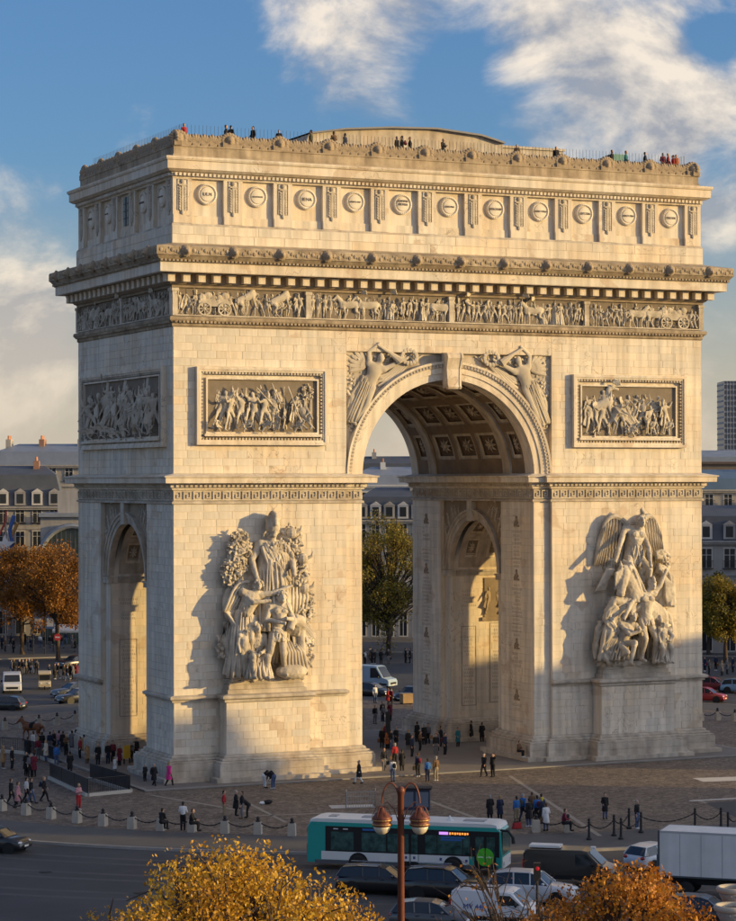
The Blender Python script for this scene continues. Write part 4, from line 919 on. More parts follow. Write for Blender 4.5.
# seated mother with child
m = MB(); s = 3.3; J = placed(pose(pel=(0, .05, .42), ch=(.04, -.02, .76), nk=(.06, -.08, .94), hd=(.02, -.15, 1.08), sl=(-.16, -.04, .88), sr=(.22, -.04, .88), el=(-.26, -.12, .62), wl=(-.08, -.32, .52), er=(.28, -.16, .62), wr=(.06, -.34, .56), hl=(-.09, 0, .4), hr=(.09, 0, .4), kl=(-.18, -.4, .48), kr=(.18, -.38, .46), al=(-.16, -.36, .06), ar=(.16, -.34, .06)), s, (-1.15, -.25, .3)); big(m, J, s, 1.2)
skirt(m, (-1.1, -.95, 1.75), (-1.15, -1.05, .3), .75, 1.0, 9, .16, sq=.6); folds(m, (-1.1, -.95, 1.8), (-1.15, -1.1, .25), .78, 1.05, 13, .11, .65, 9); folds(m, J['ch']+V((0, 0, .2)), J['pel']+V((0, -.2, 0)), .5, .6, 8, .07, .9, 10, sway=.5); curls(m, J['hd']+V((0, .08, .06)), .36, 34, 5); carve(G1, 'seated_mother', m, .045)
m = MB(); s = 2.0; J = placed(pose(hd=(.05, -.08, 1.5)), s, (-2.15, -.75, .55), .3); big(m, J, s, 1.3); curls(m, J['hd'], .22, 24, 6); carve(G1, 'child', m, .04)
# bull with wheat and plough
m = MB(); m.tube((1.2, .3, 4.0), (2.5, -.2, 3.9), .95, .8, 14); m.tube((2.4, -.3, 4.1), (1.6, -1.0, 4.5), .62, .4, 12); m.tube((1.65, -1.0, 4.5), (1.25, -1.3, 3.7), .36, .26, 10)
m.path([(1.5, -1.0, 4.9), (1.2, -1.2, 5.3), (1.0, -1.25, 5.7)], [.14, .1, .04], 6); m.path([(2.0, -.9, 4.9), (2.35, -1.0, 5.3), (2.4, -1.0, 5.7)], [.14, .1, .04], 6); m.tube((2.6, -.1, 3.6), (2.7, -.3, .3), .38, .25, 10); m.ball((1.7, -.6, .65), (1.3, .6, .6), 12, 8); carve(G1, 'bull', m, .06)
m = MB(); rg = random.Random(5)
for k in range(26):
    a = R(-10+3.0*k); p = V((2.05, -.25+.012*k, 2.2)); d = V((math.sin(a), 0, math.cos(a))); m.tube(p, p+d*1.7, .05, .05, 5); m.ball(p+d*1.85, (.1, .1, .26), 6, 4, d.to_track_quat('Z', 'Y').to_matrix())
m.tube((2.0, -.7, 2.4), (3.25, -.75, .9), .17, .12, 8); m.tube((3.3, -.7, 1.5), (2.5, -.8, .4), .13, n=8); leafball(m, (2.9, -.1, 2.6), (.7, .4, .6), 50, .28, rg); m.build('wheat_sheaf', CARVE, G1)
m = MB(); m.path([(-2.3, .5, 4), (-2.2, .5, 6.5), (-2.0, .5, 9)], [.3, .25, .12], 8)
leafball(m, (-2.05, .35, 9.3), (1.0, .5, 1.7), 460, .22, rg); leafball(m, (-2.6, .3, 7.9), (.85, .45, 1.2), 300, .22, rg); m.build('olive_tree', CARVE, G1)
m = MB(); leafball(m, (2.1, .4, 9.9), (.95, .4, 1.4), 200, .27, rg); leafball(m, (2.7, .35, 7.6), (.75, .4, 1.7), 220, .26, rg); leafball(m, (3.2, .3, 5.2), (.65, .4, 1.5), 200, .26, rg); leafball(m, (3.1, .2, 2.2), (.7, .35, 1.3), 140, .26, rg)
for q in ((2.0, 10.7), (2.9, 8.8), (3.0, 6.6)): m.ball((q[0], .1, q[1]), (.42, .35, .42), 10, 6); m.path([(q[0]+.2, 0, q[1]), (q[0]+.6, -.1, q[1]+.2), (q[0]+.7, -.1, q[1]+.55)], [.16, .12, .03], 6)
m.build('trophy_of_trees', CARVE, G1)
m = MB(); rg2 = random.Random(12)      # cloth and plants filling the gaps between the figures
for k in range(9): x0 = -1.0+.32*k; m.path([(x0, .1, 5.8+rg2.uniform(-.4, .6)), (x0+rg2.uniform(-.25, .25), -.05, 4.4), (x0+rg2.uniform(-.3, .3), .0, 3.0), (x0+rg2.uniform(-.2, .3), .05, 1.2)], [.13, .16, .17, .14], 7)
for k in range(8): x0 = 1.2+.24*k; m.path([(x0, .25, 9.3-.3*k), (x0+.15, .15, 7.6), (x0+.05*k, .1, 6.0), (x0+.1, .0, 4.8)], [.12, .17, .16, .1], 7)
for k in range(7): m.path([(.9+.22*k, -.5, 3.1-.1*k), (1.2+.22*k, -.75, 2.0), (1.0+.3*k, -.8, .9), (1.3+.25*k, -.7, .35)], [.12, .15, .16, .12], 7)
m.sm = [True]*len(m.f); m.build('hanging_cloth', CARVE, G1)
m = MB(); leafball(m, (-3.3, .3, 2.6), (.5, .3, 1.0), 60, .34, rg); m.build('foliage', CARVE, G1)

G2 = grp(15.6, 'resistance_group', 'carved group with winged spirit, rearing horse, naked warrior and kneeling father')
# winged spirit with a flame on the head
m = MB(); s = 3.9; J = placed(pose(pel=(0, .04, .9), ch=(.04, -.06, 1.25), nk=(.07, -.1, 1.43), hd=(.1, -.18, 1.56), el=(-.38, -.16, 1.12), wl=(-.56, -.3, .82), er=(.26, -.2, 1.02), wr=(.2, -.36, .72), kl=(-.24, -.28, .62), kr=(.24, -.26, .6), al=(-.3, -.1, .25), ar=(.3, -.1, .25)), s, (0, .3, 5.2)); big(m, J, s, 1.12)
h = J['hd']; m.path([h+V((0, 0, .35)), h+V((.12, -.05, .7)), h+V((-.02, -.05, .95)), h+V((.06, -.05, 1.2))], [.32, .24, .15, .04], 8); m.ball(h+V((0, .1, .2)), (.4, .42, .36), 10, 6)
skirt(m, J['ch']+V((0, 0, -.7)), J['pel']+V((0, -.1, -.8)), .6, .95, 10, .2, sq=.7); folds(m, J['ch']+V((0, 0, -.5)), J['pel']+V((0, -.15, -1.0)), .6, .95, 13, .1, .75, 3, sway=.3); curls(m, h, .4, 26, 3)
for sg_ in (-1, 1): m.ball(J['ch']+V((sg_*.32, -.45, .2)), (.32, .18, .25), 8, 6)
carve(G2, 'winged_spirit', m, .05)
for sg in (-1, 1):
    w = MB()
    sh = V((.15+sg*.55, .55, 10.9)); top = V((sg*1.55-.1, .5, 11.75)); end = V((sg*2.55-.05, .5, 10.7)); 
    ctl = V((sg*1.75-.1, .5, 12.5)); wc = lambda t: sh*(1-t)**2+ctl*2*t*(1-t)+end*t*t
    for row, (kk, ln, wd, yy) in enumerate(((12, 3.9, .24, .15), (11, 2.5, .23, 0), (9, 1.3, .22, -.12))):
        for i in range(kk):
            t = i/(kk-1); b = wc(t); a = sg*R(6+16*t); L_ = ln*(.55+.45*math.sin(math.pi*(.25+.6*t)))
            d = V((math.sin(a)*.6, 0, -math.cos(a))); w.ball(b+d*L_*.5+V((0, yy, 0)), (wd, .1, L_*.55), 8, 6, d.to_track_quat('Z', 'Y').to_matrix())
    w.path([wc(i/8)+V((0, -.08, .04)) for i in range(9)], [.3-.02*i for i in range(9)], 8); w.build('wing', CARVE, G2)
# horse: head and neck thrown to the left, rump to the right
m = MB(); m.tube((1.6, .2, 3.9), (-.2, -.1, 5.0), 1.15, 1.0, 14); m.ball((1.9, .1, 3.6), (1.15, 1.0, 1.2), 12, 8); m.tube((-.2, -.2, 5.2), (-1.15, -.5, 7.2), 1.0, .62, 14); m.ball((-1.3, -.6, 7.4), (.6, .5, .55), 12, 8)
m.tube((-1.4, -.7, 7.4), (-1.95, -1.2, 5.9), .55, .33, 12); m.ball((-2.0, -1.25, 5.75), (.36, .34, .34), 10, 6); m.tube((-1.0, -.6, 7.8), (-.9, -.65, 8.3), .16, .04, 6); m.tube((-1.6, -.6, 7.8), (-1.65, -.65, 8.3), .16, .04, 6)
for i in range(12): t = i/11; m.path([(-.95+.75*t, -.75, 7.8-1.9*t), (-.6+.8*t, -.95, 7.5-2.0*t), (-.45+.75*t, -.9, 7.0-2.0*t)], [.14, .13, .05], 6)
for i in range(7): m.path([(-2.0-.1*i, -.3, 7.6), (-2.6-.13*i, -.2, 6.8-.1*i), (-2.7-.15*i, -.1, 5.9)], [.15, .14, .05], 6)
m.path([(-1.2, -.5, 4.9), (-2.3, -.7, 5.2), (-2.9, -.6, 4.3), (-2.7, -.6, 3.3)], [.5, .36, .26, .22], 10); m.tube((2.2, 0, 3.2), (2.5, -.3, .3), .6, .3, 10)
m.ball((-1.7, -1.02, 7.0), .09, 6, 4)
for i in range(10): t = i/9; m.path([(-1.25+.8*t, -.2, 8.2-1.6*t), (-.75+.9*t, -.75, 8.0-1.7*t), (-.25+.8*t, -.95, 7.2-1.6*t)], [.16, .17, .06], 6)
for i in range(6): m.path([(-1.75, -1.0, 7.9-.05*i), (-1.9-.1*i, -1.15, 7.3), (-1.85-.12*i, -1.1, 6.7-.15*i)], [.1, .1, .04], 5)
m.tube((-1.9, -1.0, 6.55), (-1.3, -.95, 6.3), .07, n=6); m.tube((-2.25, -1.2, 5.95), (-1.65, -1.15, 5.85), .06, n=6)
carve(G2, 'horse', m, .055)
# naked warrior, arm stretched to the left
m = MB(); s = 3.75; J = placed(pose(hd=(.14, -.05, 1.62), nk=(.06, 0, 1.47), el=(-.42, -.1, 1.22), wl=(-.62, -.22, .98), er=(.36, 0, 1.6), wr=(.5, .02, 1.86), sr=(.2, 0, 1.44), kl=(-.12, -.2, .52), al=(-.1, 0, .1), kr=(.2, -.12, .5), ar=(.22, .02, .08), hl=(-.11, 0, .9)), s, (.5, -.75, .25)); big(m, J, s, 1.12)
h = J['hd']; m.ball(h+V((0, .1, .15)), (.36, .38, .36), 10, 6); m.path([h+V((0, y, z)) for y, z in ((-.4, .2), (-.2, .6), (.3, .55), (.5, 0))], .13, 6); curls(m, h, .34, 20, 8)
for sg_ in (-1, 1): m.ball(J['ch']+V((sg_*.32, -.44, .2)), (.32, .18, .24), 8, 6)
for k_ in range(3): m.ball(J['ch'].lerp(J['pel'], .35+.25*k_)+V((.13, -.44, 0)), (.14, .1, .12), 6, 4); m.ball(J['ch'].lerp(J['pel'], .35+.25*k_)+V((-.13, -.44, 0)), (.14, .1, .12), 6, 4)
folds(m, J['pel']+V((0, 0, .1)), J['pel']+V((0, -.1, -.55)), .5, .62, 9, .07, .9, 7)
carve(G2, 'warrior', m, .045)
m = MB(); drape(m, [(-.3, -.7, 5.0), (-1.4, -.75, 4.5), (-2.1, -.7, 3.4), (-2.5, -.6, 2.0), (-2.7, -.5, .4)], 1.5, .2, 8); drape(m, [(-2.9, -.1, 3.4), (-3.2, -.1, 2.2), (-3.1, 0, .4)], .8, .24, 4); drape(m, [(.9, -.2, 5.6), (.2, -.5, 4.8), (-.8, -.55, 4.4), (-1.6, -.5, 4.9)], .8, .15, 5); drape(m, [(-2.2, -.9, 4.8), (-2.9, -.8, 3.9), (-2.3, -.85, 2.8), (-2.9, -.7, 1.4), (-2.3, -.7, .4)], .7, .17, 5)
m.ball((-2.2, .1, 2.4), (.9, .45, 2.2), 12, 8); m.ball((-1.2, .0, 4.2), (1.0, .4, .7), 12, 8)
carve(G2, 'warrior_cloak', m, .055)
# kneeling father
m = MB(); s = 3.2; J = placed(pose(pel=(-.1, 0, .5), ch=(.02, -.1, .84), nk=(.1, -.14, 1.0), hd=(.15, -.2, 1.13), sl=(-.16, -.1, .96), sr=(.24, -.14, .92), el=(-.02, -.3, .72), wl=(.24, -.38, .8), er=(.36, -.24, .7), wr=(.2, -.4, .86), hl=(-.18, 0, .48), hr=(0, 0, .48), kl=(-.12, -.36, .3), al=(-.3, 0, .08), kr=(.12, -.32, .52), ar=(-.02, -.36, .04)), s, (-1.35, -.6, .25)); big(m, J, s, 1.15)
curls(m, J['hd']+V((0, .06, .06)), .33, 34, 5); folds(m, J['pel']+V((0, 0, .2)), J['pel']+V((-.3, -.2, -1.3)), .55, .8, 10, .09, .9, 4); carve(G2, 'kneeling_father', m, .045)
# mother with child, fallen rider behind
m = MB(); s = 2.9; J = placed(pose(pel=(0, .05, .5), ch=(-.02, -.02, .85), nk=(-.04, -.06, 1.02), hd=(-.06, -.12, 1.16), sl=(-.2, 0, .96), sr=(.16, -.02, .96), el=(-.26, -.2, .72), wl=(-.05, -.34, .66), er=(.3, -.16, .7), wr=(.12, -.34, .6), kl=(-.12, -.36, .4), kr=(.18, -.32, .42), al=(-.12, -.3, .05), ar=(.2, -.26, .05), hl=(-.08, 0, .48), hr=(.1, 0, .48)), s, (1.95, -.5, .25)); big(m, J, s, 1.2)
skirt(m, (2.0, -.8, 1.5), (2.0, -.85, .25), .6, .85, 8, .16, sq=.7); folds(m, (2.0, -.8, 1.6), (2.0, -.9, .2), .62, .9, 11, .09, .75, 4); folds(m, J['ch']+V((0, 0, .2)), J['pel']+V((0, -.2, 0)), .45, .55, 8, .06, .9, 11, sway=.5); curls(m, J['hd']+V((0, .06, .06)), .3, 34, 7); carve(G2, 'mother', m, .045)
m = MB(); s = 1.7; J = placed(pose(), s, (1.75, -1.35, .45), .2); big(m, J, s, 1.3); curls(m, J['hd'], .19, 20, 6); carve(G2, 'child', m, .04)
m = MB(); s = 3.2; J = placed(pose(el=(-.36, -.1, 1.2), wl=(-.3, -.25, 1.0), er=(.3, -.1, 1.12), wr=(.3, -.15, .8)), s, (1.55, .3, 2.7), -.3, .3); big(m, J, s, 1.15)
drape(m, [(2.0, -.1, 7.6), (2.7, -.1, 7.2), (2.95, -.1, 6), (3.15, 0, 4.6)], .8, .16, 6); drape(m, [(1.7, -.3, 8.6), (2.4, -.3, 8.7), (2.8, -.2, 8.2)], .6, .17, 4); drape(m, [(2.6, .1, 4.2), (3.1, .1, 3), (3.0, .1, 1.5), (2.9, .1, .5)], .8, .22, 5); curls(m, J['hd'], .32, 30, 9)
for k in range(9): m.path([(2.2+.06*k, -.35, 7.4-.1*k), (2.5+.09*k, -.45, 6.4), (2.6+.1*k, -.4, 5.2-.08*k), (2.9+.06*k, -.3, 4.5)], [.1, .13, .12, .05], 6)
carve(G2, 'fallen_rider', m, .05)
m = MB(); rg2 = random.Random(13)
for k in range(10): x0 = -.6+.3*k; m.path([(x0, .1, 4.6), (x0+rg2.uniform(-.3, .3), -.05, 3.4), (x0+rg2.uniform(-.3, .3), .0, 2.0), (x0, .05, .5)], [.15, .18, .18, .14], 7)
m.sm = [True]*len(m.f); m.build('hanging_cloth', CARVE, G2)

# ------------------------------------------------ engraved inscriptions and emblems inside the great passage
def engraved(F, u, z0, z1, w, seed, name='inscription'):
    rg = random.Random(seed); m = MB(); z = z1
    while z > z0:
        L_ = w*rg.uniform(.45, 1.0); x = u-L_/2
        while x < u+L_/2:
            k = rg.randrange(3); d = .075
            m.box(x, x+.022, -.034, -.03, z-.16, z); 
            if k != 1: m.box(x+.022, x+.09, -.034, -.03, z-.02-.07*k, z-.0-.07*k)
            if k != 2: m.box(x+.022, x+.09, -.034, -.03, z-.16, z-.14)
            x += .15
        z -= .3
    o = part(m, name, INSC); o.matrix_local = F; o['kind'] = 'stuff'; return o
m = MB(); rg = random.Random(2)
for i in range(26): a = rg.uniform(0, 3.14); m.ball((.36*math.cos(a)*rg.random(), -.03, .1+.5*math.sin(a)*rg.random()), (.07, .05, .12), 6, 4, Matrix.Rotation(rg.uniform(-1, 1), 3, 'Y'))
m.ball((0, -.04, .62), (.14, .08, .14), 8, 6); m.box(-.42, .42, -.05, 0, -.1, .04); EMB = m.mesh('emblem', [DARKSTONE])
for u, sd_ in ((-8.05, 1), (8.05, 2)):
    for k, z in enumerate((18.2, 14.0, 8.6, 4.6)):
        o = link('wreath_emblem', EMB, None, ARCH); o.matrix_local = INR @ Matrix.Translation((u, -.03, z))
    for k, (a, b) in enumerate(((14.9, 17.8), (9.6, 13.6), (5.4, 8.2), (2.8, 4.2))): engraved(INR, u, a, b, 1.7, 10*sd_+k)
PW = Matrix.Translation((0, LA, 0))
for k, (u, a, b, w) in enumerate(((9.3, 11.2, 12.6, 1.6), (9.3, 3.2, 9.4, 1.0), (11.9, 3.4, 9.6, .9), (13.2, 3.4, 9.6, .9), (-20.6, 11, 12.6, 1.6), (-20.6, 3.6, 9.2, 1.1))):
    engraved(PW, u, a, b, w, 50+k)
    if k in (1, 2, 3, 5):
        m = MB(); 
        for s in (-1, 1): m.box(u+s*(w/2+.14), u+s*(w/2+.18), -.05, -.03, a-.2, b+.2)
        m.box(u-w/2-.14, u+w/2+.14, -.05, -.03, b+.16, b+.2); m.box(u-w/2-.14, u+w/2+.14, -.05, -.03, a-.24, a-.2); part(m, 'inscription_border', INSC).matrix_local = PW
m = MB(); m.box(10.75, 13.9, -.12, .02, 10.3, 13.6); m.box(10.5, 14.1, -.2, .02, 10.0, 10.3)
pr = part(m, 'passage_relief', DARKSTONE); pr.matrix_local = PW
for i, q in enumerate((2, 8, 3, 5)): link('relief_figure', F_[q], DARKSTONE, pr, (11.2+.75*i, -.1, 10.5), (0, 0, .3*(-1)**i), (1.35, .5, 1.35))
# ================================================================== the ground
def struct(o): o['kind'] = 'structure'; return o
ASPH = mat('asphalt', (.046, .047, .051), .8, .38, .16, bump=.3, bscale=40, hue=(.062, .061, .06))
WALK = mat('smooth_pavement', (.085, .083, .082), .85, .18, .4, bump=.2, bscale=30)
KERB = mat('granite_kerb', (.24, .225, .205), .8, .15, 1.5)
def cobble_mat(name, col, sc):
    m = mat(name, col, .8, .16, .35); t = m.node_tree; L = t.links.new; b = t.nodes['Principled BSDF']
    src = b.inputs['Base Color'].links[0].from_socket
    tcd = N(t, 'ShaderNodeTexCoord'); vo = N(t, 'ShaderNodeTexVoronoi'); vo.inputs['Scale'].default_value = sc; L(tcd.outputs['Object'], vo.inputs['Vector'])
    ve = N(t, 'ShaderNodeTexVoronoi', feature='DISTANCE_TO_EDGE'); ve.inputs['Scale'].default_value = sc; L(tcd.outputs['Object'], ve.inputs['Vector'])
    sp = N(t, 'ShaderNodeSeparateColor'); L(vo.outputs['Color'], sp.inputs[0])
    r1 = N(t, 'ShaderNodeMapRange'); r1.inputs['To Min'].default_value = .62; r1.inputs['To Max'].default_value = 1.38; L(sp.outputs[0], r1.inputs['Value'])
    r2_ = N(t, 'ShaderNodeMapRange'); r2_.inputs['From Max'].default_value = .12; r2_.inputs['To Min'].default_value = .45; L(ve.outputs['Distance'], r2_.inputs['Value'])
    mu = N(t, 'ShaderNodeMath', operation='MULTIPLY'); L(r1.outputs[0], mu.inputs[0]); L(r2_.outputs[0], mu.inputs[1])
    sc_ = N(t, 'ShaderNodeVectorMath', operation='SCALE'); L(src, sc_.inputs[0]); L(mu.outputs[0], sc_.inputs['Scale']); L(sc_.outputs[0], b.inputs['Base Color'])
    bp = N(t, 'ShaderNodeBump'); bp.inputs['Strength'].default_value = .5; bp.inputs['Distance'].default_value = .03; L(r2_.outputs[0], bp.inputs['Height']); L(bp.outputs[0], b.inputs['Normal'])
    return m
COB = cobble_mat('cobbles', (.165, .13, .10), 3.2)
SLAB = mat('paving_band', (.27, .24, .20), .8, .15, 1.2)
def ring(m, r0, r1, z, n=160, zz=None):
    vs = []
    for i in range(n): a = 2*math.pi*i/n; vs += [(r0*math.cos(a), r0*math.sin(a), z), (r1*math.cos(a), r1*math.sin(a), z if zz is None else zz)]
    return m.add(vs, [(2*i, 2*i+1, (2*i+3) % (2*n), (2*i+2) % (2*n)) for i in range(n)])
m = MB(); m.add([(-4000, -4000, -.14), (4000, -4000, -.14), (4000, 4000, -.14), (-4000, 4000, -.14)], [(0, 1, 2, 3)])
struct(m.build('road', ASPH))
m = MB(); n = 160; m.add([(45.6*math.cos(2*math.pi*i/n), 45.6*math.sin(2*math.pi*i/n), 0) for i in range(n)], [tuple(range(n))]); struct(m.build('cobbled_plaza', COB))
m = ring(MB(), 45.6, 51.7, 0); struct(m.build('plaza_walkway', WALK))
m = ring(MB(), 51.7, 52.0, .012); ring(m, 52.0, 52.03, .012, zz=-.14); struct(m.build('plaza_kerb', KERB))
m = ring(MB(), 112, 210, 0); struct(m.build('outer_pavement', WALK)); m = ring(MB(), 111.7, 112, .012); ring(m, 111.66, 111.7, -.14, zz=.012); struct(m.build('outer_kerb', KERB))
# raised stone apron round the arch
m = MB(); ap = [(-25.6, -14.6), (25.6, -14.6), (25.6, 14.6), (-25.6, 14.6)]; m.prism(ap, -.05, .1); struct(m.build('stone_apron', mat('apron_slabs', (.17, .15, .13), .8, .15, .5, bump=.2)))
m = MB(); m.sweep(ap, [(0, .02), (.35, .02), (.35, .106), (0, .106)]); struct(m.build('apron_kerb', KERB))
# tyre-worn lanes, patches and drain covers on the road
WORN = mat('worn_asphalt', (.064, .064, .066), .7, .3, .5, bump=.25, bscale=30); PATCH = mat('asphalt_patch', (.03, .031, .034), .85, .2, .8, bump=.3, bscale=40)
for k, rr in enumerate((55.2, 57.0, 60.4, 62.2, 66, 67.8)):
    m = ring(MB(), rr, rr+.55, -.136); struct(m.build('tyre_track', WORN))
for (x, y) in ((45, 872), (140, 893), (200, 858)):
    q = ground(x, y, -.128); m = MB(); m.lathe([(.36, 0), (.36, .012), (.3, .014), (.02, .014)], n=20); b = m.build('manhole_cover', mat('drain_iron', (.025, .024, .023), .6, .2, 6, metal=.4), None, q); tag(b, 'round iron manhole cover let into the dark road', 'manhole cover', 'manhole covers on the road')
# flush light bands laid in the cobbles
def band(x0, y0, x1, y1, w, name='paving_band', z=.005, M=SLAB):
    a = ground(x0, y0, z); b = ground(x1, y1, z); d = (b-a).normalized(); s = Vector((-d.y, d.x, 0))*w/2; m = MB()
    m.add([a-s, b-s, b+s, a+s], [(0, 1, 2, 3)]); return struct(m.build(name, M))
for q in ((424, 799, 486, 822, .35), (255, 816, 357, 812, .3), (250, 804, 285, 822, .25), (700, 801, 736, 812, .3), (360, 815, 430, 805, .25), (150, 795, 250, 812, .3), (510, 776, 600, 836, .3)): band(*q)
for q in ((698, 780, 745, 778.5, 2.2), (690, 801, 745, 798, .5), (330, 807, 374, 806, 1.6)): band(*q, name='light_paving', M=mat('light_paving', (.5, .48, .44), .8, .1, 1), z=.009)
m = MB(); a = [ground(*p, .007) for p in ((705, 803), (745, 800), (745, 822))]; m.add([*a], [(0, 1, 2)]); struct(m.build('dark_paving', mat('dark_paving', (.05, .05, .055), .8, .1, 1)))

# ================================================================== buildings round the square
WALLC = mat('paris_stone', (.42, .38, .32), .85, .15, .4, streak=.15); WALLG = mat('grey_stone', (.33, .32, .31), .85, .15, .4, streak=.15)
SLATE = mat('slate_roof', (.075, .085, .105), .6, .2, .6); ZINC = mat('zinc_roof', (.26, .29, .33), .45, .15, .5, metal=.3); PANE = mat('window_pane', (.025, .03, .036), .12, 0, spec=.6)
WFR = mat('window_frame', (.55, .53, .5), .6, .08, 2); BRICKC = mat('chimney_brick', (.30, .17, .12), .9, .2, 1); POT = mat('chimney_pot', (.42, .2, .12), .85, .1, 2); IRON = MATS['iron']
def win_mesh(w, h):
    m = MB(); m.box(-w/2-.12, w/2+.12, -.1, .02, -.12, 0); m.box(-w/2-.1, -w/2, -.07, .02, 0, h); m.box(w/2, w/2+.1, -.07, .02, 0, h); m.box(-w/2-.16, w/2+.16, -.12, .02, h, h+.16)
    m.box(-.04, .04, -.03, .02, 0, h); m.box(-w/2, w/2, -.03, .02, h*.66, h*.66+.06)
    p = MB(); p.box(-w/2, w/2, -.008, .02, 0, h); return m.mesh('window', [WFR]), p.mesh('pane', [PANE])
WINS = {}
def windows(b, u0, u1, z, n, w, h, y=0, M=None, rail=False):
    k = (round(w, 2), round(h, 2))
    if k not in WINS: WINS[k] = win_mesh(w, h)
    for i in range(n):
        u = u0+(u1-u0)*(i+.5)/n; o = link('window', WINS[k][0], None, b); o.matrix_local = (M or Matrix()) @ Matrix.Translation((u, y-.005, z)); link('pane', WINS[k][1], None, o)
        if rail:
            if 'rail' not in WINS:
                r = MB(); r.box(-.85, .85, -.4, -.36, .85, .92); r.box(-.85, .85, -.42, 0, -.12, -.02)
                for q in range(13): r.box(-.83+q*.138, -.81+q*.138, -.39, -.37, -.02, .85)
                WINS['rail'] = r.mesh('balcony', [IRON])
            link('balcony', WINS['rail'], None, o)
def house(name, label, loc, rz, w, d, floors, mans=3.6, wall=WALLC, roof=SLATE, nw=7, dorm=True, chim=3, wh=2.0, seed=1, side=False, group=None, roofc=None, ww=1.15):
    """floors: list of heights; origin at the left front corner, facade along +x facing -y"""
    b = empty(name, loc, rz, label, 'building', group); H = sum(floors); rg = random.Random(seed)
    MB().box(0, w, 0, d, -.2, H).build('wall', wall, b)
    z = 0; m = MB()
    for i, f in enumerate(floors):
        windows(b, .4, w-.4, z+(.9 if i else .3), nw, ww, min(wh, f-1.1) if i else f-1.3, rail=(i in (1, len(floors)-1)))
        if side:
            windows(b, .4, d-.4, z+.9, max(2, int(d/3)), ww, min(wh, f-1.2), M=Matrix.Rotation(-math.pi/2, 4, 'Z') @ Matrix.Translation((-d, 0, 0)))
            windows(b, .4, d-.4, z+.9, max(2, int(d/3)), ww, min(wh, f-1.2), M=Matrix.Translation((w, 0, 0)) @ Matrix.Rotation(math.pi/2, 4, 'Z'))
        z += f
        if i < len(floors)-1: m.box(-.06, w+.06, -.18, .02, z-.12, z+.1)
    m.box(-.3, w+.3, -.5, .05, H-.35, H-.1); m.box(-.42, w+.42, -.65, .05, H-.1, H+.12); m.build('cornice', wall, b)
    m = MB(); i0 = .25; i1 = mans*.3
    vs = [(i0, i0, H), (w-i0, i0, H), (w-i0, d-i0, H), (i0, d-i0, H), (i1, i1, H+mans), (w-i1, i1, H+mans), (w-i1, d-i1, H+mans), (i1, d-i1, H+mans), (w*.12+1, d/2, H+mans+1.3), (w*.88-1, d/2, H+mans+1.3)]
    m.add(vs, [(0, 1, 5, 4), (1, 2, 6, 5), (2, 3, 7, 6), (3, 0, 4, 7), (4, 5, 9, 8), (6, 7, 8, 9), (5, 6, 9), (7, 4, 8)]); r = m.build('roof', roofc or roof, b)
    if dorm:
        for i in range(nw):
            u = .4+(w-.8)*(i+.5)/nw; m = MB(); m.box(u-.75, u+.75, .15, 1.6, H+.3, H+2.1)
            m.add([(u-.85, .08, H+2.1), (u+.85, .08, H+2.1), (u, .08, H+2.65), (u-.85, 1.7, H+2.1), (u+.85, 1.7, H+2.1), (u, 1.7, H+2.65)], [(0, 1, 2), (5, 4, 3), (0, 2, 5, 3), (1, 4, 5, 2)])
            dd = m.build('dormer', WFR if i % 2 else wall, r); MB().box(u-.45, u+.45, .12, .16, H+.55, H+1.9).build('pane', PANE, b)
    for i in range(chim):
        u = w*(i+.5)/chim+rg.uniform(-1, 1); m = MB(); m.box(u-.4, u+.4, d*.35, d*.6, H+mans-.5, H+mans+2.0); c = m.build('chimney', BRICKC if i % 2 else wall, r); m = MB()
        for q in range(5): m.tube((u, d*.37+q*d*.05, H+mans+2.0), (u, d*.37+q*d*.05, H+mans+2.6), .14, .11, 6)
        m.build('chimney_pot', POT, r)['kind'] = 'stuff'
    return b
def face_cam(px, D):     # left-front corner for a facade seen square-on from the camera side
    p = at(px, 480, D); p.z = 0; return p
TY = -YAW
# left, up the avenue
p = face_cam(-60, 335); house('corner_house', 'grey mansard house with tall slate roof and slit dormers behind the orange trees', p, TY+.1, 17.5, 14, [4.5, 3.6, 3.6, 3.4, 3.0], 4.6, WALLG, SLATE, 7, True, 2, 2.1, 3)
p = face_cam(-10, 372); house('far_house', 'pale stone block with a row of red chimney pots rising behind the slate roof', p, TY, 22, 12, [5, 4, 4, 4, 4, 3.2], 2.2, WALLC, ZINC, 8, False, 4, 2, 4)
# glass arched front
p = face_cam(40, 318); b = empty('glass_arch_building', p, TY+.05, 'modern building with arched glass front between slate house and stone arch', 'building')
MB().box(0, 16, .5, 14, -.2, 17.0).build('wall', WALLG, b); m = MB()
for i in range(13):
    u = .3+i*.62; h = 10.5+5.0*math.sin(math.acos(max(-1, min(1, (u-4.2)/4.2)))); m.box(u-.06, u+.06, .1, .5, 0, h)
for z in range(1, 14): m.box(.3, 8, .15, .5, z*1.05-.03, z*1.05+.03)
m.build('mullion_grid', mat('steel_mullion', (.13, .14, .15), .5, .1, 2, metal=.5), b)
m = MB(); pp = [(4.2+4.2*math.cos(math.pi*i/16), 10.5+5.0*math.sin(math.pi*i/16)) for i in range(17)]+[(0, 0), (8.4, 0)]; n = len(pp)
m.add([(x, .3, z) for x, z in pp], [tuple(range(n-1, -1, -1))]); m.build('glazing', mat('green_glass', (.10, .13, .10), .15, .3, .4, spec=.6), b)
m = MB(); m.path([(4.2+4.5*math.cos(math.pi*i/16), 0, 10.5+5.3*math.sin(math.pi*i/16)) for i in range(17)], .38, 8); m.build('arch_rim', ZINC, b)
MB().box(-.2, 16.2, -.1, 14.2, 17.0, 17.5).build('parapet', ZINC, b)
MB().box(2, 9, 4, 11, 17.5, 20.5).build('roof_plant_room', WALLG, b)
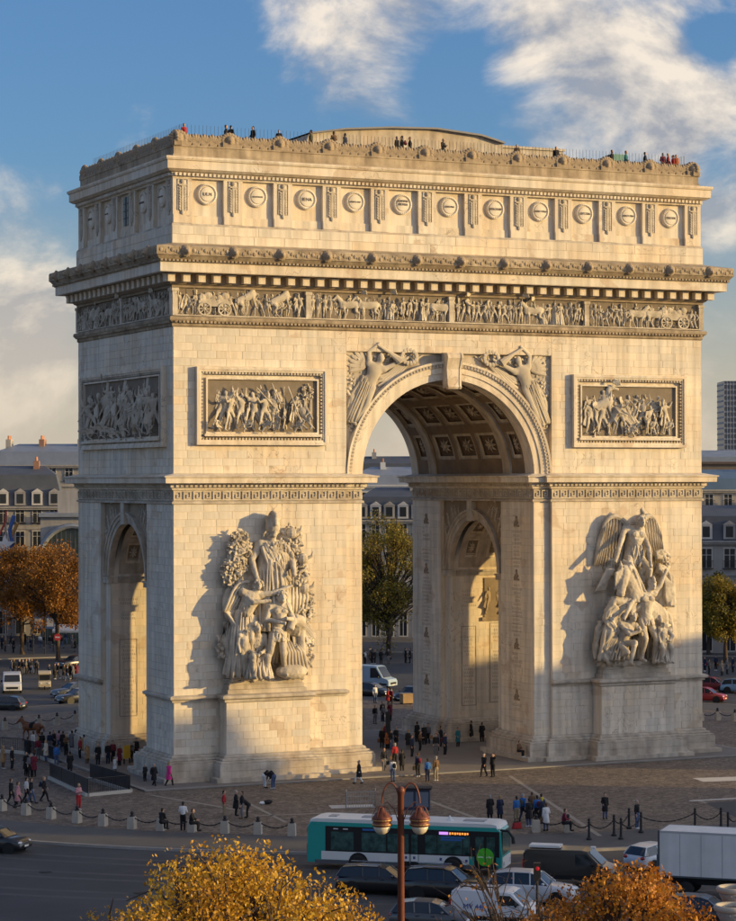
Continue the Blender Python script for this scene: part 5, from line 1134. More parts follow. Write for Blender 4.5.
# seen through the great arch
p = face_cam(352, 330); house('mansard_house', 'cream house with slate mansard and dormers seen through the great arch', p, TY-.06, 16, 12, [4.6, 4.2, 3.8, 3.6], 3.3, WALLC, SLATE, 8, True, 1, 2.2, 5, ww=1.0)
p = face_cam(350, 366); house('white_house', 'white block with zinc roof and vents behind the mansard house', p, TY, 18, 12, [5, 4, 4, 4, 4], 1.6, mat('white_render', (.62, .62, .6), .8, .08, .5), ZINC, 6, False, 2, 2, 6)
p = face_cam(345, 420); house('slate_house', 'dark slate roofed house with green-edged chimney on the skyline', p, TY, 22, 12, [5, 4, 4, 4, 4.2], 3.6, WALLG, SLATE, 6, True, 2, 2, 7)
# right of the arch
p = face_cam(668, 300); house('marshal_house', 'pale stone mansion with grey mansard and dormers right of the arch', p, TY-.1, 24, 14, [5.0, 4.8, 4.2], 3.2, WALLG, SLATE, 8, True, 3, 2.4, 8, ww=1.3)
p = face_cam(640, 352); house('zinc_house', 'block with broad blue zinc roof behind the stone mansion', p, TY, 26, 16, [5, 4, 4, 3.9, 3.3], 1.8, WALLC, mat('blue_zinc', (.11, .17, .24), .5, .12, .4, metal=.2), 9, False, 2, 1.8, 9)
p = face_cam(650, 440); house('brown_block', 'brown flat block with a pale mast on the skyline', p, TY, 26, 14, [5, 4, 4, 4, 4, 4], 1.0, mat('brown_render', (.19, .15, .12), .85, .12, .4), ZINC, 8, False, 0, 1.6, 10)
p = face_cam(724, 1500); b = empty('skyscraper', p, TY, 'grey glass tower standing alone on the far skyline', 'tower')
MB().box(0, 30, 0, 28, 0, 84).build('shaft', mat('tower_glass', (.12, .14, .17), .3, .1, .05), b)
TF = MB().box(-.15, 30.15, -.3, 28.2, 0, 1.1).mesh('floor_band', [mat('tower_band', (.3, .31, .33), .6, .05, 1)])
for i in range(24): link('floor_band', TF, None, b, (0, 0, 2+i*3.45))
for i in range(16): MB().box(i*1.95, i*1.95+.35, -.5, 0, 0, 84).build('fin', MATS['tower_band'], b)
# the rest of the ring of houses, mostly behind the arch, and the roofs of the city beyond
for k, (px, D, w_) in enumerate(((-420, 300, 30), (-240, 322, 24), (120, 345, 26), (440, 352, 28), (560, 338, 14), (905, 285, 26), (1090, 262, 26))):
    house('ring_house', 'cream house with slate mansard in the ring behind the arch', face_cam(px, D), TY+.25-.09*k, w_, 13, [4.6, 4.0, 3.8, 3.5], 3.4, WALLC if k % 2 else WALLG, SLATE, int(w_/2.9), True, 3, 2.1, 60+k, group='houses of the ring behind the arch')
m = MB(); rg = random.Random(91)
for k in range(900):
    a_ = rg.uniform(0, 2*math.pi); rr = rg.uniform(520, 1900); x, y = rr*math.cos(a_), rr*math.sin(a_)
    if (Vector((x, y, 0))-Vector((CAM.x, CAM.y, 0))).length < 330: continue
    w_ = rg.uniform(12, 34); d_ = rg.uniform(10, 20); h_ = rg.uniform(15, 23); M4 = Matrix.Translation((x, y, -.2)) @ Matrix.Rotation(rg.uniform(0, 3), 4, 'Z'); m.cur = rg.randrange(2); m.box(-w_, w_, -d_, d_, 0, h_, M4); m.cur = 2; m.box(-w_+.4, w_-.4, -d_+.4, d_-.4, h_+.01, h_+4, M4, tap=1.6)
    m.cur = 0
    for c in range(3): u = rg.uniform(-w_*.7, w_*.7); m.box(u-.6, u+.6, -2, 2, h_+3, h_+6.2, M4)
b = m.build('distant_rooftops', [WALLC, WALLG, SLATE]); b['kind'] = 'stuff'; tag(b, 'mass of far city houses with grey roofs along the horizon', 'rooftops')
# mansions along the sunward side of the square: their shade covers the paving
def mans(label, x, y, rz, w, d, floors, mans_h, seed): return house('mansion', label, (x, y, 0), rz, w, d, floors, mans_h, WALLC, SLATE, max(4, int(w/3)), True, 3, 2.2, seed, group='mansions on the sunward side of the square')
SH = []
def shade_house(label, a0, a1, rr, H, seed):
    A = Vector((rr*math.cos(R(a0)), rr*math.sin(R(a0)), 0)); B = Vector((rr*math.cos(R(a1)), rr*math.sin(R(a1)), 0)); d = B-A; rz = math.atan2(d.y, d.x)
    # facade must look towards the square: +y local points away from it
    nl = Vector((-math.sin(rz), math.cos(rz), 0))
    if nl.dot(A) < 0: A, B = B, A; d = B-A; rz = math.atan2(d.y, d.x)
    n = 5; f = [(H-4)/n]*n
    return mans(label, A.x, A.y, rz, d.length, 14, f, 4.0, seed)
shade_house('pale mansion with slate mansard on the sunward side, beside the wide avenue', -17, -37.5, 122, 23.4, 21)
shade_house('pale mansion with slate mansard across the avenue from the first mansion', -41.8, -53, 132, 26, 22)
shade_house('pale mansion with slate mansard farthest along the sunward side', -53.6, -69, 148, 27, 23)
# ================================================================== vehicles
BLACK = mat('black_trim', (.012, .012, .013), .5, 0); TYRE = mat('tyre', (.018, .018, .018), .85, .1, 3); RIM = mat('alloy_rim', (.35, .35, .36), .35, 0, metal=.8)
GLASS = mat('car_glass', (.02, .024, .028), .06, 0, spec=.7); LAMPW = mat('headlamp', (.6, .62, .65), .15, 0, spec=.6); LAMPR = mat('tail_lamp', (.35, .02, .015), .2, 0, spec=.6); PLATE = mat('number_plate', (.6, .6, .55), .6, 0)
def paint(name, c, r=.28): return mat('paint_'+name, c, r, .03, 2, spec=.5, coat=.6)
def wheel(b, x, y, r, w=.22, rimc=None):
    q = Matrix.Rotation(math.pi/2, 3, 'X'); s = 1 if y > 0 else -1
    m = MB(); m.smooth = True; m.lathe([(r*.62, -w/2), (r*.94, -w/2), (r, -w/2+.04), (r, w/2-.04), (r*.94, w/2), (r*.62, w/2)], (x, y, r), 20, q); o = m.build('wheel', TYRE, b)
    m = MB(); m.lathe([(.03, -w*.38), (r*.63, -w*.44), (r*.63, w*.44), (.03, w*.38)], (x, y, r), 16, q); m.build('rim', rimc or RIM, o)
def loft(m, st):
    """st: list of (x, [(y,z)...]) sections, mirrored in y"""
    n = len(st[0][1])*2; vs = []
    for x, sec in st: vs += [(x, y, z) for y, z in sec]+[(x, -y, z) for y, z in reversed(sec)]
    m.add(vs, [(i*n+j, (i+1)*n+j, (i+1)*n+(j+1) % n, i*n+(j+1) % n) for i in range(len(st)-1) for j in range(n)]+[tuple(range(n)), tuple((len(st)-1)*n+j for j in range(n-1, -1, -1))])
CARK = {   # length, width, wheel radius, belt points (x,z) rear->front, roof points (x,z)
 'estate': (4.7, 1.84, .33, [(-1, .62), (-.97, .9), (-.5, .98), (.25, .96), (.45, .94), (.85, .84), (.97, .68), (1, .5)], [(-.97, .98), (-.86, 1.40), (-.5, 1.49), (-.05, 1.48), (.14, 1.40), (.42, .95)]),
 'suv': (4.6, 1.88, .36, [(-1, .7), (-.97, 1.0), (-.5, 1.08), (.25, 1.07), (.45, 1.05), (.85, .96), (.97, .8), (1, .6)], [(-.96, 1.06), (-.84, 1.58), (-.5, 1.68), (0, 1.67), (.17, 1.57), (.44, 1.06)]),
 'hatch': (4.0, 1.75, .31, [(-1, .6), (-.97, .9), (-.5, .95), (.3, .93), (.5, .9), (.86, .8), (.97, .66), (1, .5)], [(-.95, .95), (-.8, 1.36), (-.4, 1.46), (.05, 1.44), (.22, 1.34), (.5, .91)]),
}
def car(name, label, kind, pcol, loc, rz, group=None, rack=False):
    L, Wd, wr, belt, roof = CARK[kind]; h = L/2; w = Wd/2
    b = empty(name, loc, rz, label, 'car', group)
    m = MB(); m.smooth = True; st = []
    for x, z in belt:
        k = 1-.13*abs(x)**6; st.append((x*h, [(w*k*.9, .2+.08*abs(x)**8), (w*k*.99, .34), (w*k, z*.62), (w*k*.985, z-.12), (w*k*.93, z-.02), (w*k*.5, z+.015)]))
    loft(m, st); body = m.build('body', pcol, b)
    m = MB(); m.smooth = False; st = []
    z0 = roof[0][1]
    for x, z in roof: t = (z-.95)/(.55 if kind != 'suv' else .65); st.append((x*h, [(w*.90, .93 if kind != 'suv' else 1.02), (w*(.90-.2*max(0, t)), max(z-.035, .94)), (w*.45, max(z-.015, .95))]))
    loft(m, st); gl = m.build('greenhouse', GLASS, b)
    rp = [p for p in roof if p[1] > max(q[1] for q in roof)-.14]; m = MB(); st = []
    for x, z in rp: st.append((x*h, [(w*.70, z-.05), (w*.725, z-.02), (w*.66, z+.006), (w*.3, z+.015)]))
    loft(m, st); m.build('roof', pcol, b)
    m = MB()
    for s in (-1, 1):
        for (xa, za), (xb, zb) in ((roof[0], roof[1]), (roof[-1], roof[-2])): m.tube((xa*h, s*w*.885, za-.02), (xb*h, s*w*.70, zb-.02), .045, .035, 6)
        for x in (-.36, .02): m.tube((x*h, s*w*.905, .95), (x*h-.05, s*w*.715, rp[len(rp)//2][1]-.04), .04, n=6)
    m.build('pillars', pcol, b)
    if rack:
        for s in (-1, 1): MB().tube((-.78*h, s*w*.64, roof[2][1]+.06), (.05*h, s*w*.64, roof[2][1]+.06), .025, n=6).build('roof_rail', mat('chrome', (.5, .5, .52), .25, 0, metal=.9), b)
    for sx in (-.61, .62):
        for s in (-1, 1):
            wheel(b, sx*h, s*(w-.12), wr)
            q = Matrix.Rotation(math.pi/2, 3, 'X'); MB().lathe([(.02, -.02), (wr+.07, -.02), (wr+.07, .02), (.02, .02)], (sx*h, s*(w-.01), wr), 18, q).build('wheel_arch', BLACK, b)
            wheel(b, sx*h, s*(w-.02), wr, .14) if False else None
    for s in (-1, 1):
        m = MB(); m.ball((.93*h, s*w*.68, belt[-2][1]-.02), (.12, .2, .075), 8, 6); m.build('headlight', LAMPW, b)
        m = MB(); m.ball((-.975*h, s*w*.72, belt[1][1]-.1), (.08, .17, .1), 8, 6); m.build('tail_light', LAMPR, b)
        m = MB(); m.ball((.33*h, s*(w+.07), belt[3][1]+.08), (.09, .1, .07), 8, 6); m.build('mirror', pcol, b)
        for x in (-.28, .1): MB().box(x*h-.09, x*h+.09, s*w*1.0-.02, s*w*1.0+.02, belt[3][1]-.14, belt[3][1]-.11).build('door_handle', BLACK, b)
    MB().box(-h-.01, -h+.03, -.26, .26, .5, .62).build('number_plate', PLATE, b); MB().box(h-.02, h+.012, -.26, .26, .36, .47).build('number_plate', PLATE, b)
    MB().box(h*.955, h*.99, -.5, .5, .46, .6).build('grille', BLACK, b)
    return b
def boxbody(m, prof, w, bev=.09, top=1.0):
    """side profile (x,z) extruded across with bevelled edges"""
    cx = sum(p[0] for p in prof)/len(prof); cz = sum(p[1] for p in prof)/len(prof); n = len(prof); vs = []
    for y, k in ((-w, bev), (-w+bev, 0), (w-bev, 0), (w, bev)):
        for x, z in prof: d = math.hypot(x-cx, z-cz); f = 1-k/max(d, .3)*.8; vs.append((cx+(x-cx)*f, y*(1 if z < 1.4 else top), cz+(z-cz)*f))
    m.add(vs, [(j*n+i, j*n+(i+1) % n, (j+1)*n+(i+1) % n, (j+1)*n+i) for j in range(3) for i in range(n)]+[tuple(range(n-1, -1, -1)), tuple(3*n+i for i in range(n))])
def van(name, label, pcol, loc, rz, L=5.0, H=1.95, wglass=True, letters=None, group=None, rack=False):
    b = empty(name, loc, rz, label, 'van', group); h = L/2; w = .95
    prof = [(-h, .35), (-h-.02, 1.0), (-h+.06, H-.1), (-h+.2, H), (h*.3, H), (h*.45, H-.06), (h*.74, 1.18), (h*.95, 1.02), (h, .8), (h, .35)]
    m = MB(); boxbody(m, prof, w, .09, .95); m.build('body', pcol, b)
    m = MB(); m.add([(h*.455, -w*.8, H-.1), (h*.455, w*.8, H-.1), (h*.745, w*.85, 1.2), (h*.745, -w*.85, 1.2)], [(3, 2, 1, 0)]); m.v = [(x+.02, y, z+.015) for x, y, z in m.v]; m.build('windscreen', GLASS, b)
    for s in (-1, 1):
        pts = [(h*.16, H-.2), (h*.4, H-.2), (h*.64, 1.22), (h*.16, 1.14)]; m = MB(); q = [(x, s*(w*.957+.012) if z > 1.4 else s*(w+.006), z) for x, z in pts]; m.add(q, [(0, 1, 2, 3)]); m.build('side_window', GLASS, b)
        if wglass:
            for (a, c) in ((-h*.78, -h*.35), (-h*.3, h*.1)): m = MB(); m.add([(a, s*(w*.957+.012), H-.22), (c, s*(w*.957+.012), H-.22), (c, s*(w+.006), 1.16), (a, s*(w+.006), 1.16)], [(0, 1, 2, 3)]); m.build('side_window', GLASS, b)
        MB().box(-h*.9, h*.9, s*w-.015, s*w+.02, .42, .62).build('sill_trim', BLACK, b)
        m = MB(); m.ball((h*.9, s*.68, .88), (.16, .17, .12), 8, 6); m.build('headlight', LAMPW, b)
        MB().box(-h-.04, -h+.05, s*.86-.08, s*.86+.08, .95, 1.4).build('tail_light', LAMPR, b)
        m = MB(); m.ball((h*.55, s*(w+.12), 1.25), (.08, .11, .14), 8, 6); m.build('mirror', BLACK, b)
        for x in (-.6, .6): wheel(b, x*h, s*(w-.07), .33)
        if letters:
            tm = text_mesh(letters, .36, .004); o = link('lettering', tm, mat('blue_letters', (.03, .07, .3), .5, 0), b)
            o.matrix_local = Matrix.Translation((-h*.42, s*(w+.004), 1.05)) @ Matrix.Rotation(0 if s < 0 else math.pi, 4, 'Z') @ STAND
    MB().box(-h-.035, -h, -.7, .7, 1.15, H-.25).build('rear_window', GLASS, b); MB().box(h-.02, h+.02, -.6, .6, .5, .72).build('grille', BLACK, b)
    MB().box(h-.02, h+.025, -.26, .26, .38, .49).build('number_plate', PLATE, b)
    if rack:
        for x in (-.75, -.35, .05):
            MB().box(x*h-.03, x*h+.03, -.75, .75, H+.06, H+.1).build('roof_bar', BLACK, b)
        for y in (-.6, .6): MB().tube((-.8*h, y, H+.13), (.12*h, y, H+.13), .03, n=6).build('roof_rail', BLACK, b)
    return b
def heading(x0, y0, x1, y1): a = ground(x0, y0); c = ground(x1, y1); return math.atan2(c.y-a.y, c.x-a.x)
RD = -.14                                   # road level
def gr(x, y, z=RD): return ground(x, y, z)

# ---- the city bus
a = gr(307, 869); c = gr(511, 877.5); ang = math.atan2(c.y-a.y, c.x-a.x); L = 11.9
JADE = mat('jade_paint', (.02, .30, .27), .35, .04, 1, coat=.4); BWHITE = mat('bus_white', (.62, .63, .62), .45, .06, .6); BGLASS = mat('bus_glass', (.04, .085, .078), .1, .75, 2.2, spec=.5)
side = Vector((math.sin(ang), -math.cos(ang), 0))
bc = a + Vector((math.cos(ang), math.sin(ang), 0))*L*.94/2 - side*1.2; bc.z = RD
BUS = empty('city_bus', bc, ang, sc=.94, label= 'long city bus with jade rear, white roof and green disc on its door', cat='bus')
h = L/2; w = 1.27
m = MB(); boxbody(m, [(-h, .42), (-h-.02, 1.1), (-h+.04, 2.6), (-h+.22, 2.86), (h-.3, 2.86), (h-.05, 2.6), (h+.04, 1.2), (h, .42)], w, .07); m.build('body', JADE, BUS)
m = MB(); boxbody(m, [(-h+.12, 2.78), (-h+.2, 2.99), (-h+.5, 3.06), (h-.5, 3.06), (h-.2, 2.99), (h-.1, 2.78)], w-.02, .16); rf = m.build('roof', BWHITE, BUS)
for x, ww in ((-4.6, .5), (-2.2, 1.2), (.1, .9), (4.1, 1.3)): MB().box(x-ww/2, x+ww/2, -.4, .4, 3.05, 3.1).build('roof_hatch', mat('grey_plastic', (.3, .31, .32), .6, .05, 2), rf)
MB().lathe([(.28, 0), (.22, .06), (.1, .1), (.05, .26), (.01, .3)], (2.6, -.2, 3.05), 12).build('roof_vent', BWHITE, rf)
for s in (-1, 1):
    m = MB(); m.box(-h+1.15, h-.12, s*(w-.02), s*(w+.012), 1.12, 2.62); m.build('window_band', BLACK, BUS)
    for (u0, u1) in ((-4.45, -3.05), (-2.55, -1.05), (-.95, -.2), (1.35, 2.05), (2.1, 3.6), (3.65, 4.05)):
        if s > 0: u0, u1 = -u1*.9, -u0*.9
        pn = MB().box(u0, u1, s*(w+.005), s*(w+.022), 1.22, 2.3).build('side_window', BGLASS, BUS)
    MB().box(-h+.9, h-1.95, s*(w-.02), s*(w+.012), .62, 1.12).build('side_panel', BWHITE, BUS)
    MB().box(-h+.5, h-.2, s*(w-.02), s*(w+.010), .36, .60).build('skirt_panel', mat('dark_skirt', (.09, .09, .1), .5, .05, 2), BUS)
    for x in (-2.75, 3.05):
        wheel(BUS, x, s*(w-.12), .48, .3); q = Matrix.Rotation(math.pi/2, 3, 'X'); MB().lathe([(.02, -.02), (.6, -.02), (.6, .02), (.02, .02)], (x, s*(w+.012), .5), 22, q).build('wheel_arch', BLACK, BUS)
        m = MB(); m.smooth = True; m.lathe([(.3, -.03), (.46, -.03), (.48, .03), (.3, .03)], (x, s*(w+.03), .48), 22, q); m.build('hub', TYRE, BUS); MB().lathe([(.02, -.03), (.28, -.03), (.28, .02), (.02, .02)], (x, s*(w+.035), .48), 16, q).build('hub_cap', mat('grey_plastic', (.3, .31, .32), .6, .05, 2), BUS)
s = -1
for k, (u0, u1) in enumerate(((-.1, .95), (h-1.62, h-.32))):           # doors: dark, two leaves each
    for (p0, p1) in ((u0, (u0+u1)/2-.02), ((u0+u1)/2+.02, u1)):
        d = MB().box(p0, p1, s*(w+.010), s*(w+.026), .42, 2.42).build('door', BLACK, BUS); MB().box(p0+.07, p1-.07, s*(w+.024), s*(w+.032), 1.2, 2.3).build('pane', BGLASS, d)
        if k == 0: MB().box(p0+.03, p1-.03, s*(w+.024), s*(w+.03), .7, 1.12).build('door_panel', BWHITE, d)
q = Matrix.Rotation(math.pi/2, 3, 'X'); cxm = h-.97
for sg in (-1, 1):
    m = MB(); pts = [(cxm+sg*.03, 1.18)]
    pts = [(cxm+sg*(.03+.5*math.cos(t)), 1.12+.53*math.sin(t)) for t in [R(-90+180*i/18) for i in range(19)]]
    n = len(pts); m.add([(x, -(w+.034), z) for x, z in pts]+[(x, -(w+.040), z) for x, z in pts], [tuple(range(n)) if sg < 0 else tuple(range(n-1, -1, -1)), tuple(range(2*n-1, n-1, -1)) if sg < 0 else tuple(range(n, 2*n))]); m.build('door_disc', mat('disc_green', (.08, .50, .03), .5, 0), BUS)
    MB().box(cxm+sg*.08, cxm+sg*.44, -(w+.045), -(w+.041), 1.08, 1.16).build('disc_arrow', mat('disc_mark', (.55, .8, .45), .5, 0), BUS)
MB().box(2.2, 2.75, -(w+.028), -(w+.022), 2.36, 2.52).build('route_display', mat('display_violet', (.2, .1, .4), .5, 0, emit=(.55, .25, .9), es=.6), BUS)
for i in range(8): MB().box(2.82+i*.15, 2.92+i*.15, -(w+.028), -(w+.022), 2.37+.02*(i % 2), 2.5).build('route_display', mat('display_orange', (.4, .12, .02), .5, 0, emit=(1, .3, .05), es=.7), BUS)
for z in (2.2, 2.06): MB().box(2.3, 3.75-.2*(z < 2.1), -(w+.028), -(w+.023), z-.05, z+.05).build('blue_sign', mat('sign_blue', (.03, .12, .35), .5, 0), BUS)
MB().box(-2.5, -1.3, -(w+.02), -(w+.014), 2.42, 2.54).build('blue_sign', mat('sign_blue', (.03, .12, .35), .5, 0), BUS)
for u in (-4.3, -3.7): MB().box(u, u+.3, -(w+.02), -(w+.014), 2.44, 2.5).build('sticker', BWHITE, BUS)
for u, z in ((.18, .92), (.68, .92), (2.3, .9), (3.85, .85), (-.25, .95), (-.2, .72)): MB().box(u-.07, u+.07, -(w+.034), -(w+.013), z-.08, z+.08).build('sticker', mat('sticker_blue', (.06, .08, .2), .5, 0), BUS)
MB().box(h-.02, h+.05, -1.1, 1.1, 1.25, 2.62).build('windscreen', BGLASS, BUS); MB().box(h+.0, h+.06, -1.15, 1.15, .42, 1.1).build('front_panel', BWHITE, BUS)
MB().box(-h-.045, -h, -1.0, 1.0, 1.6, 2.5).build('rear_window', BGLASS, BUS)
for sg in (-1, 1): MB().box(h+.05, h+.075, sg*.85-.2, sg*.85+.2, .6, .82).build('headlight', LAMPW, BUS); MB().box(-h-.04, -h, sg*1.08-.1, sg*1.08+.1, .9, 1.5).build('tail_light', LAMPR, BUS)
m = MB(); m.path([(h-.05, -1.2, 2.72), (h+.45, -1.35, 2.7), (h+.72, -1.4, 2.35), (h+.75, -1.4, 2.0)], [.07, .08, .1, .11], 8); m.build('mirror', BLACK, BUS)
# ---- cars caught in the traffic
def drive(x0, y0, x1, y1): return heading(x0, y0, x1, y1)
p = gr(382, 893); car('car', 'black estate car half hidden by golden leaves beside the bus', 'estate', paint('black', (.012, .011, .012)), p, ang+.02, 'cars in the traffic', True)
p = gr(447, 899); car('car', 'black estate car with roof rails right behind the lamp post', 'suv', paint('black', (.012, .011, .012)), p, ang-.02, 'cars in the traffic', True)
p = gr(432, 930); car('car', 'dark car with blue-tinted windscreen at the foot of the lamp post', 'hatch', paint('slate', (.06, .065, .075)), p, ang+.05, 'cars in the traffic')
p = gr(497, 926); van('work_van', 'white work van with roof bars and blue lettering behind bare branches', mat('van_white', (.6, .62, .65), .4, .05, 1, coat=.3), p, ang-.03, 4.3, 1.85, False, 'MV 44h', None, True)
p = gr(533, 903); car('car', 'silver-white car between the work van and the golden tree', 'suv', paint('silver', (.45, .47, .5), .3), p, ang-.04, 'cars in the traffic')
p = gr(571, 884); van('delivery_van', 'dark olive-grey van with a white board on its roof behind the bus', paint('olive', (.035, .033, .028), .3), p, ang+.0, 4.9, 1.95, False)
dv = bpy.data.objects['delivery_van']; m = MB(); m.box(-2.2, -.5, -.6, .3, 2.0, 2.12); m.build('roof_board', BWHITE, dv); m = MB(); m.box(1.1, 1.35, -.2, .1, 1.97, 2.07); m.build('roof_board', BWHITE, dv)
p = gr(657, 868); car('car', 'small white and blue car mostly hidden by the box truck', 'hatch', paint('ice', (.5, .56, .62), .3), p, ang+1.0, 'cars in the traffic')
p = gr(702, 925); car('car', 'black car below the white box truck beside orange leaves', 'hatch', paint('black', (.012, .011, .012)), p, ang-.1, 'cars in the traffic')
p = gr(-4, 851); car('car', 'dark car alone on the road, its nose just past the chain posts', 'hatch', paint('ink', (.02, .022, .026)), p, -.75, 'cars in the traffic')
# ---- white box truck, rear end towards the left
p = gr(664, 893); q_ = gr(745, 896)
ta = ang-.08; TRK = empty('box_truck', p+Vector((math.cos(ta), math.sin(ta), 0))*2.6, ta, 'white box truck with grey tail lift and roller rear door', 'truck')
TW = mat('truck_white', (.62, .62, .61), .5, .10, .5, streak=.08)
bx_ = MB().box(-2.6, 3.0, -1.2, 1.2, 1.05, 3.45).build('cargo_box', TW, TRK)
for (x0, x1, y0, y1, z0, z1) in ((-2.66, -2.56, -1.23, 1.23, 3.36, 3.48), (-2.66, -2.56, -1.23, -1.14, 1.0, 3.36), (-2.66, -2.56, 1.14, 1.23, 1.0, 3.36), (-2.66, -2.56, -1.14, 1.14, 2.2, 2.28)): MB().box(x0, x1, y0, y1, z0, z1).build('edge_rail', mat('dark_rail', (.07, .08, .09), .5, .05, 2), bx_)
for z0, z1 in ((-1.21, -1.195), (1.195, 1.21)): MB().box(-2.6, 3.0, z0, z1, 3.36, 3.47).build('edge_rail', mat('alloy_rail', (.4, .4, .41), .4, .05, 2), bx_)
MB().box(-2.64, -2.58, -1.13, 1.13, 2.28, 3.36).build('roller_door', mat('door_grey', (.36, .42, .48), .5, .08, 1), TRK)
tl = MB().box(-2.74, -2.6, -1.13, 1.13, .95, 2.2).build('tail_lift', mat('lift_grey', (.13, .16, .19), .5, .1, 1), TRK)
m = MB(); m.lathe([(.02, -.02), (.3, -.02), (.3, .02), (.02, .02)], (-2.75, 0, 1.55), 20, Matrix.Rotation(math.pi/2, 3, 'Y')); m.build('round_sticker', BLACK, tl)
for y in (-.85, 0, .85): MB().box(-2.67, -2.64, y-.03, y+.03, 3.22, 3.32).build('hinge', BLACK, TRK)
MB().box(-2.5, 4.6, -.45, .45, .6, 1.0).build('chassis', BLACK, TRK)
for s in (-1, 1):
    for i in range(1, 5): MB().box(-2.6+i*1.12-.012, -2.6+i*1.12+.012, s*1.2-.006, s*1.2+.006, 1.12, 3.34).build('panel_seam', mat('seam_grey', (.3, .3, .3), .6, 0), bx_)
    MB().box(-2.55, 2.95, s*1.2-.01, s*1.2+.012, 1.05, 1.14).build('edge_rail', MATS['dark_rail'], bx_)
m = MB(); boxbody(m, [(3.15, .55), (3.15, 2.5), (4.4, 2.5), (4.95, 1.6), (5.05, .55)], 1.02, .08); m.build('cab', TW, TRK)
for s in (-1, 1):
    for x in (-1.2, 4.1): wheel(TRK, x, s*.98, .42, .28)
    MB().box(3.5, 4.4, s*1.0, s*1.035, 1.5, 2.3).build('side_window', GLASS, TRK); MB().box(-2.62, -2.55, s*.95-.12, s*.95+.12, .62, .8).build('tail_light', LAMPR, TRK)
# ---- far traffic
p = gr(12, 692); van('work_van', 'white van driving towards the arch from the avenue', mat('van_white', (.6, .62, .65), .4, .05, 1), p, heading(12, 692, 14, 712), 4.9, 1.95, False, None)
p = gr(5, 711); car('car', 'dark hatchback passing the chain posts in front of the white van', 'hatch', paint('ink', (.02, .022, .026)), p, heading(0, 711, 30, 712)+math.pi, 'far cars on the square')
for k, (x, y, lab, c) in enumerate(((69, 697, 'blue-grey car parked against the rear pier of the arch', (.05, .06, .075)), (74, 703, 'black car parked beside the blue-grey car at the rear pier', (.015, .015, .017)), (70, 668, 'black car under the orange trees with a pale load on its roof', (.015, .015, .017)))):
    car('car', lab, 'estate', paint(('steel', 'black2', 'black2')[k], c), gr(x+5, y), heading(x, y, x-30, y+2), 'far cars on the square')
p = gr(371, 688); van('panel_van', 'pale blue panel van with white front passing behind the great arch', mat('pale_blue', (.30, .40, .50), .5, .05, 1), p, heading(371, 688, 392, 689), 5.4, 2.4, False, None)
p = gr(372, 697); car('car', 'dark car in front of the pale blue van behind the arch', 'hatch', paint('ink', (.02, .022, .026)), p, heading(372, 697, 392, 698), 'far cars on the square')
p = gr(412, 701); car('car', 'black car with silver roof board beside the rear right pier', 'estate', paint('black2', (.015, .015, .017)), p, heading(412, 701, 398, 703), 'far cars on the square')
for (x, y, lab, c) in ((712, 691, 'dark red car farther from the chain posts, right of the arch', (.16, .012, .016)), (706, 702, 'bright red car nearer the chain posts, right of the arch', (.28, .014, .02)), (741, 693, 'pale blue car leaving beyond the red cars', (.18, .3, .42))):
    car('car', lab, 'hatch', paint('far%d' % x, c), gr(x, y), heading(x, y, x+30, y+1), 'far cars on the square')
# ---- three-wheeled tuk-tuk
b = empty('tuk_tuk', gr(44.5, 689), heading(44, 689, 45, 700), 'beige three-wheeled tuk-tuk with canvas hood driving behind the arch', 'tuk-tuk'); CANV = mat('canvas', (.42, .37, .27), .8, .1, 2)
m = MB(); boxbody(m, [(-1.25, .3), (-1.3, .9), (1.0, .9), (1.25, .6), (1.2, .3)], .65, .06); m.build('body', mat('cream_paint', (.45, .4, .3), .5, .05, 1), b)
m = MB(); boxbody(m, [(-1.3, 1.6), (-1.2, 1.85), (.6, 1.9), (.95, 1.7), (.95, 1.6)], .68, .08); m.build('hood', CANV, b)
for x in (-1.2, .95):
    for s in (-1, 1): MB().tube((x, s*.6, .85), (x, s*.6, 1.65), .04, n=6).build('post', BLACK, b)
MB().box(-1.22, -1.15, -.58, .58, .9, 1.62).build('back_cloth', CANV, b); MB().box(.96, .99, -.55, .55, 1.0, 1.58).build('windscreen', GLASS, b); MB().box(-.8, -.2, -.5, .5, .85, 1.2).build('seat', BLACK, b)
for s in (-1, 1): wheel(b, -.85, s*.55, .25, .14); m = MB(); m.ball((1.2, s*.4, .7), .09, 8, 6); m.build('headlight', LAMPW, b)
wheel(b, 1.0, .02, .25, .14)

# ================================================================== street furniture
POST = mat('stone_post', (.40, .36, .30), .85, .15, 2); CI = mat('cast_iron', (.018, .018, .02), .5, .1, 4)
m = MB(); m.box(-.24, .24, -.24, .24, 0, .72, tap=.015); m.box(-.19, .19, -.19, .19, .72, .78); PM = m.mesh('shaft', [POST])
m = MB(); m.lathe([(.16, .78), (.17, .84), (.07, .9), (.12, .98), (.1, 1.06), (.02, 1.12)], n=10); PC = m.mesh('cap', [CI])
m = MB(); m.lathe([(.17, 0), (.17, .1), (.1, .16), (.075, .3), (.065, 1.0), (.1, 1.03), (.1, 1.08), (.05, 1.12), (.09, 1.2), (.07, 1.28), (.01, 1.32)], n=10); IB = m.mesh('iron_post', [CI])
def chain(a, b, sag=.38, z=.82):
    a = Vector((a[0], a[1], z)); b = Vector((b[0], b[1], z)); n = 16; mid = (a+b)/2; m = MB(); pts = []
    for i in range(n+1): t = i/n; p = a.lerp(b, t); p.z -= sag*4*t*(1-t); pts.append(p-a)
    for i in range(n):
        d = (pts[i+1]-pts[i])*.12; m.tube(pts[i]-d, pts[i+1]+d, .045 if i % 2 else .03, n=5)
    o = m.build('hanging_chain', CI, None, a); return o
PB = [(2, 811), (26, 815), (51, 819), (77, 823), (103, 826), (132, 829), (161, 830.5), (192, 832), (225, 833.5), (258, 834.5), (292, 836)]
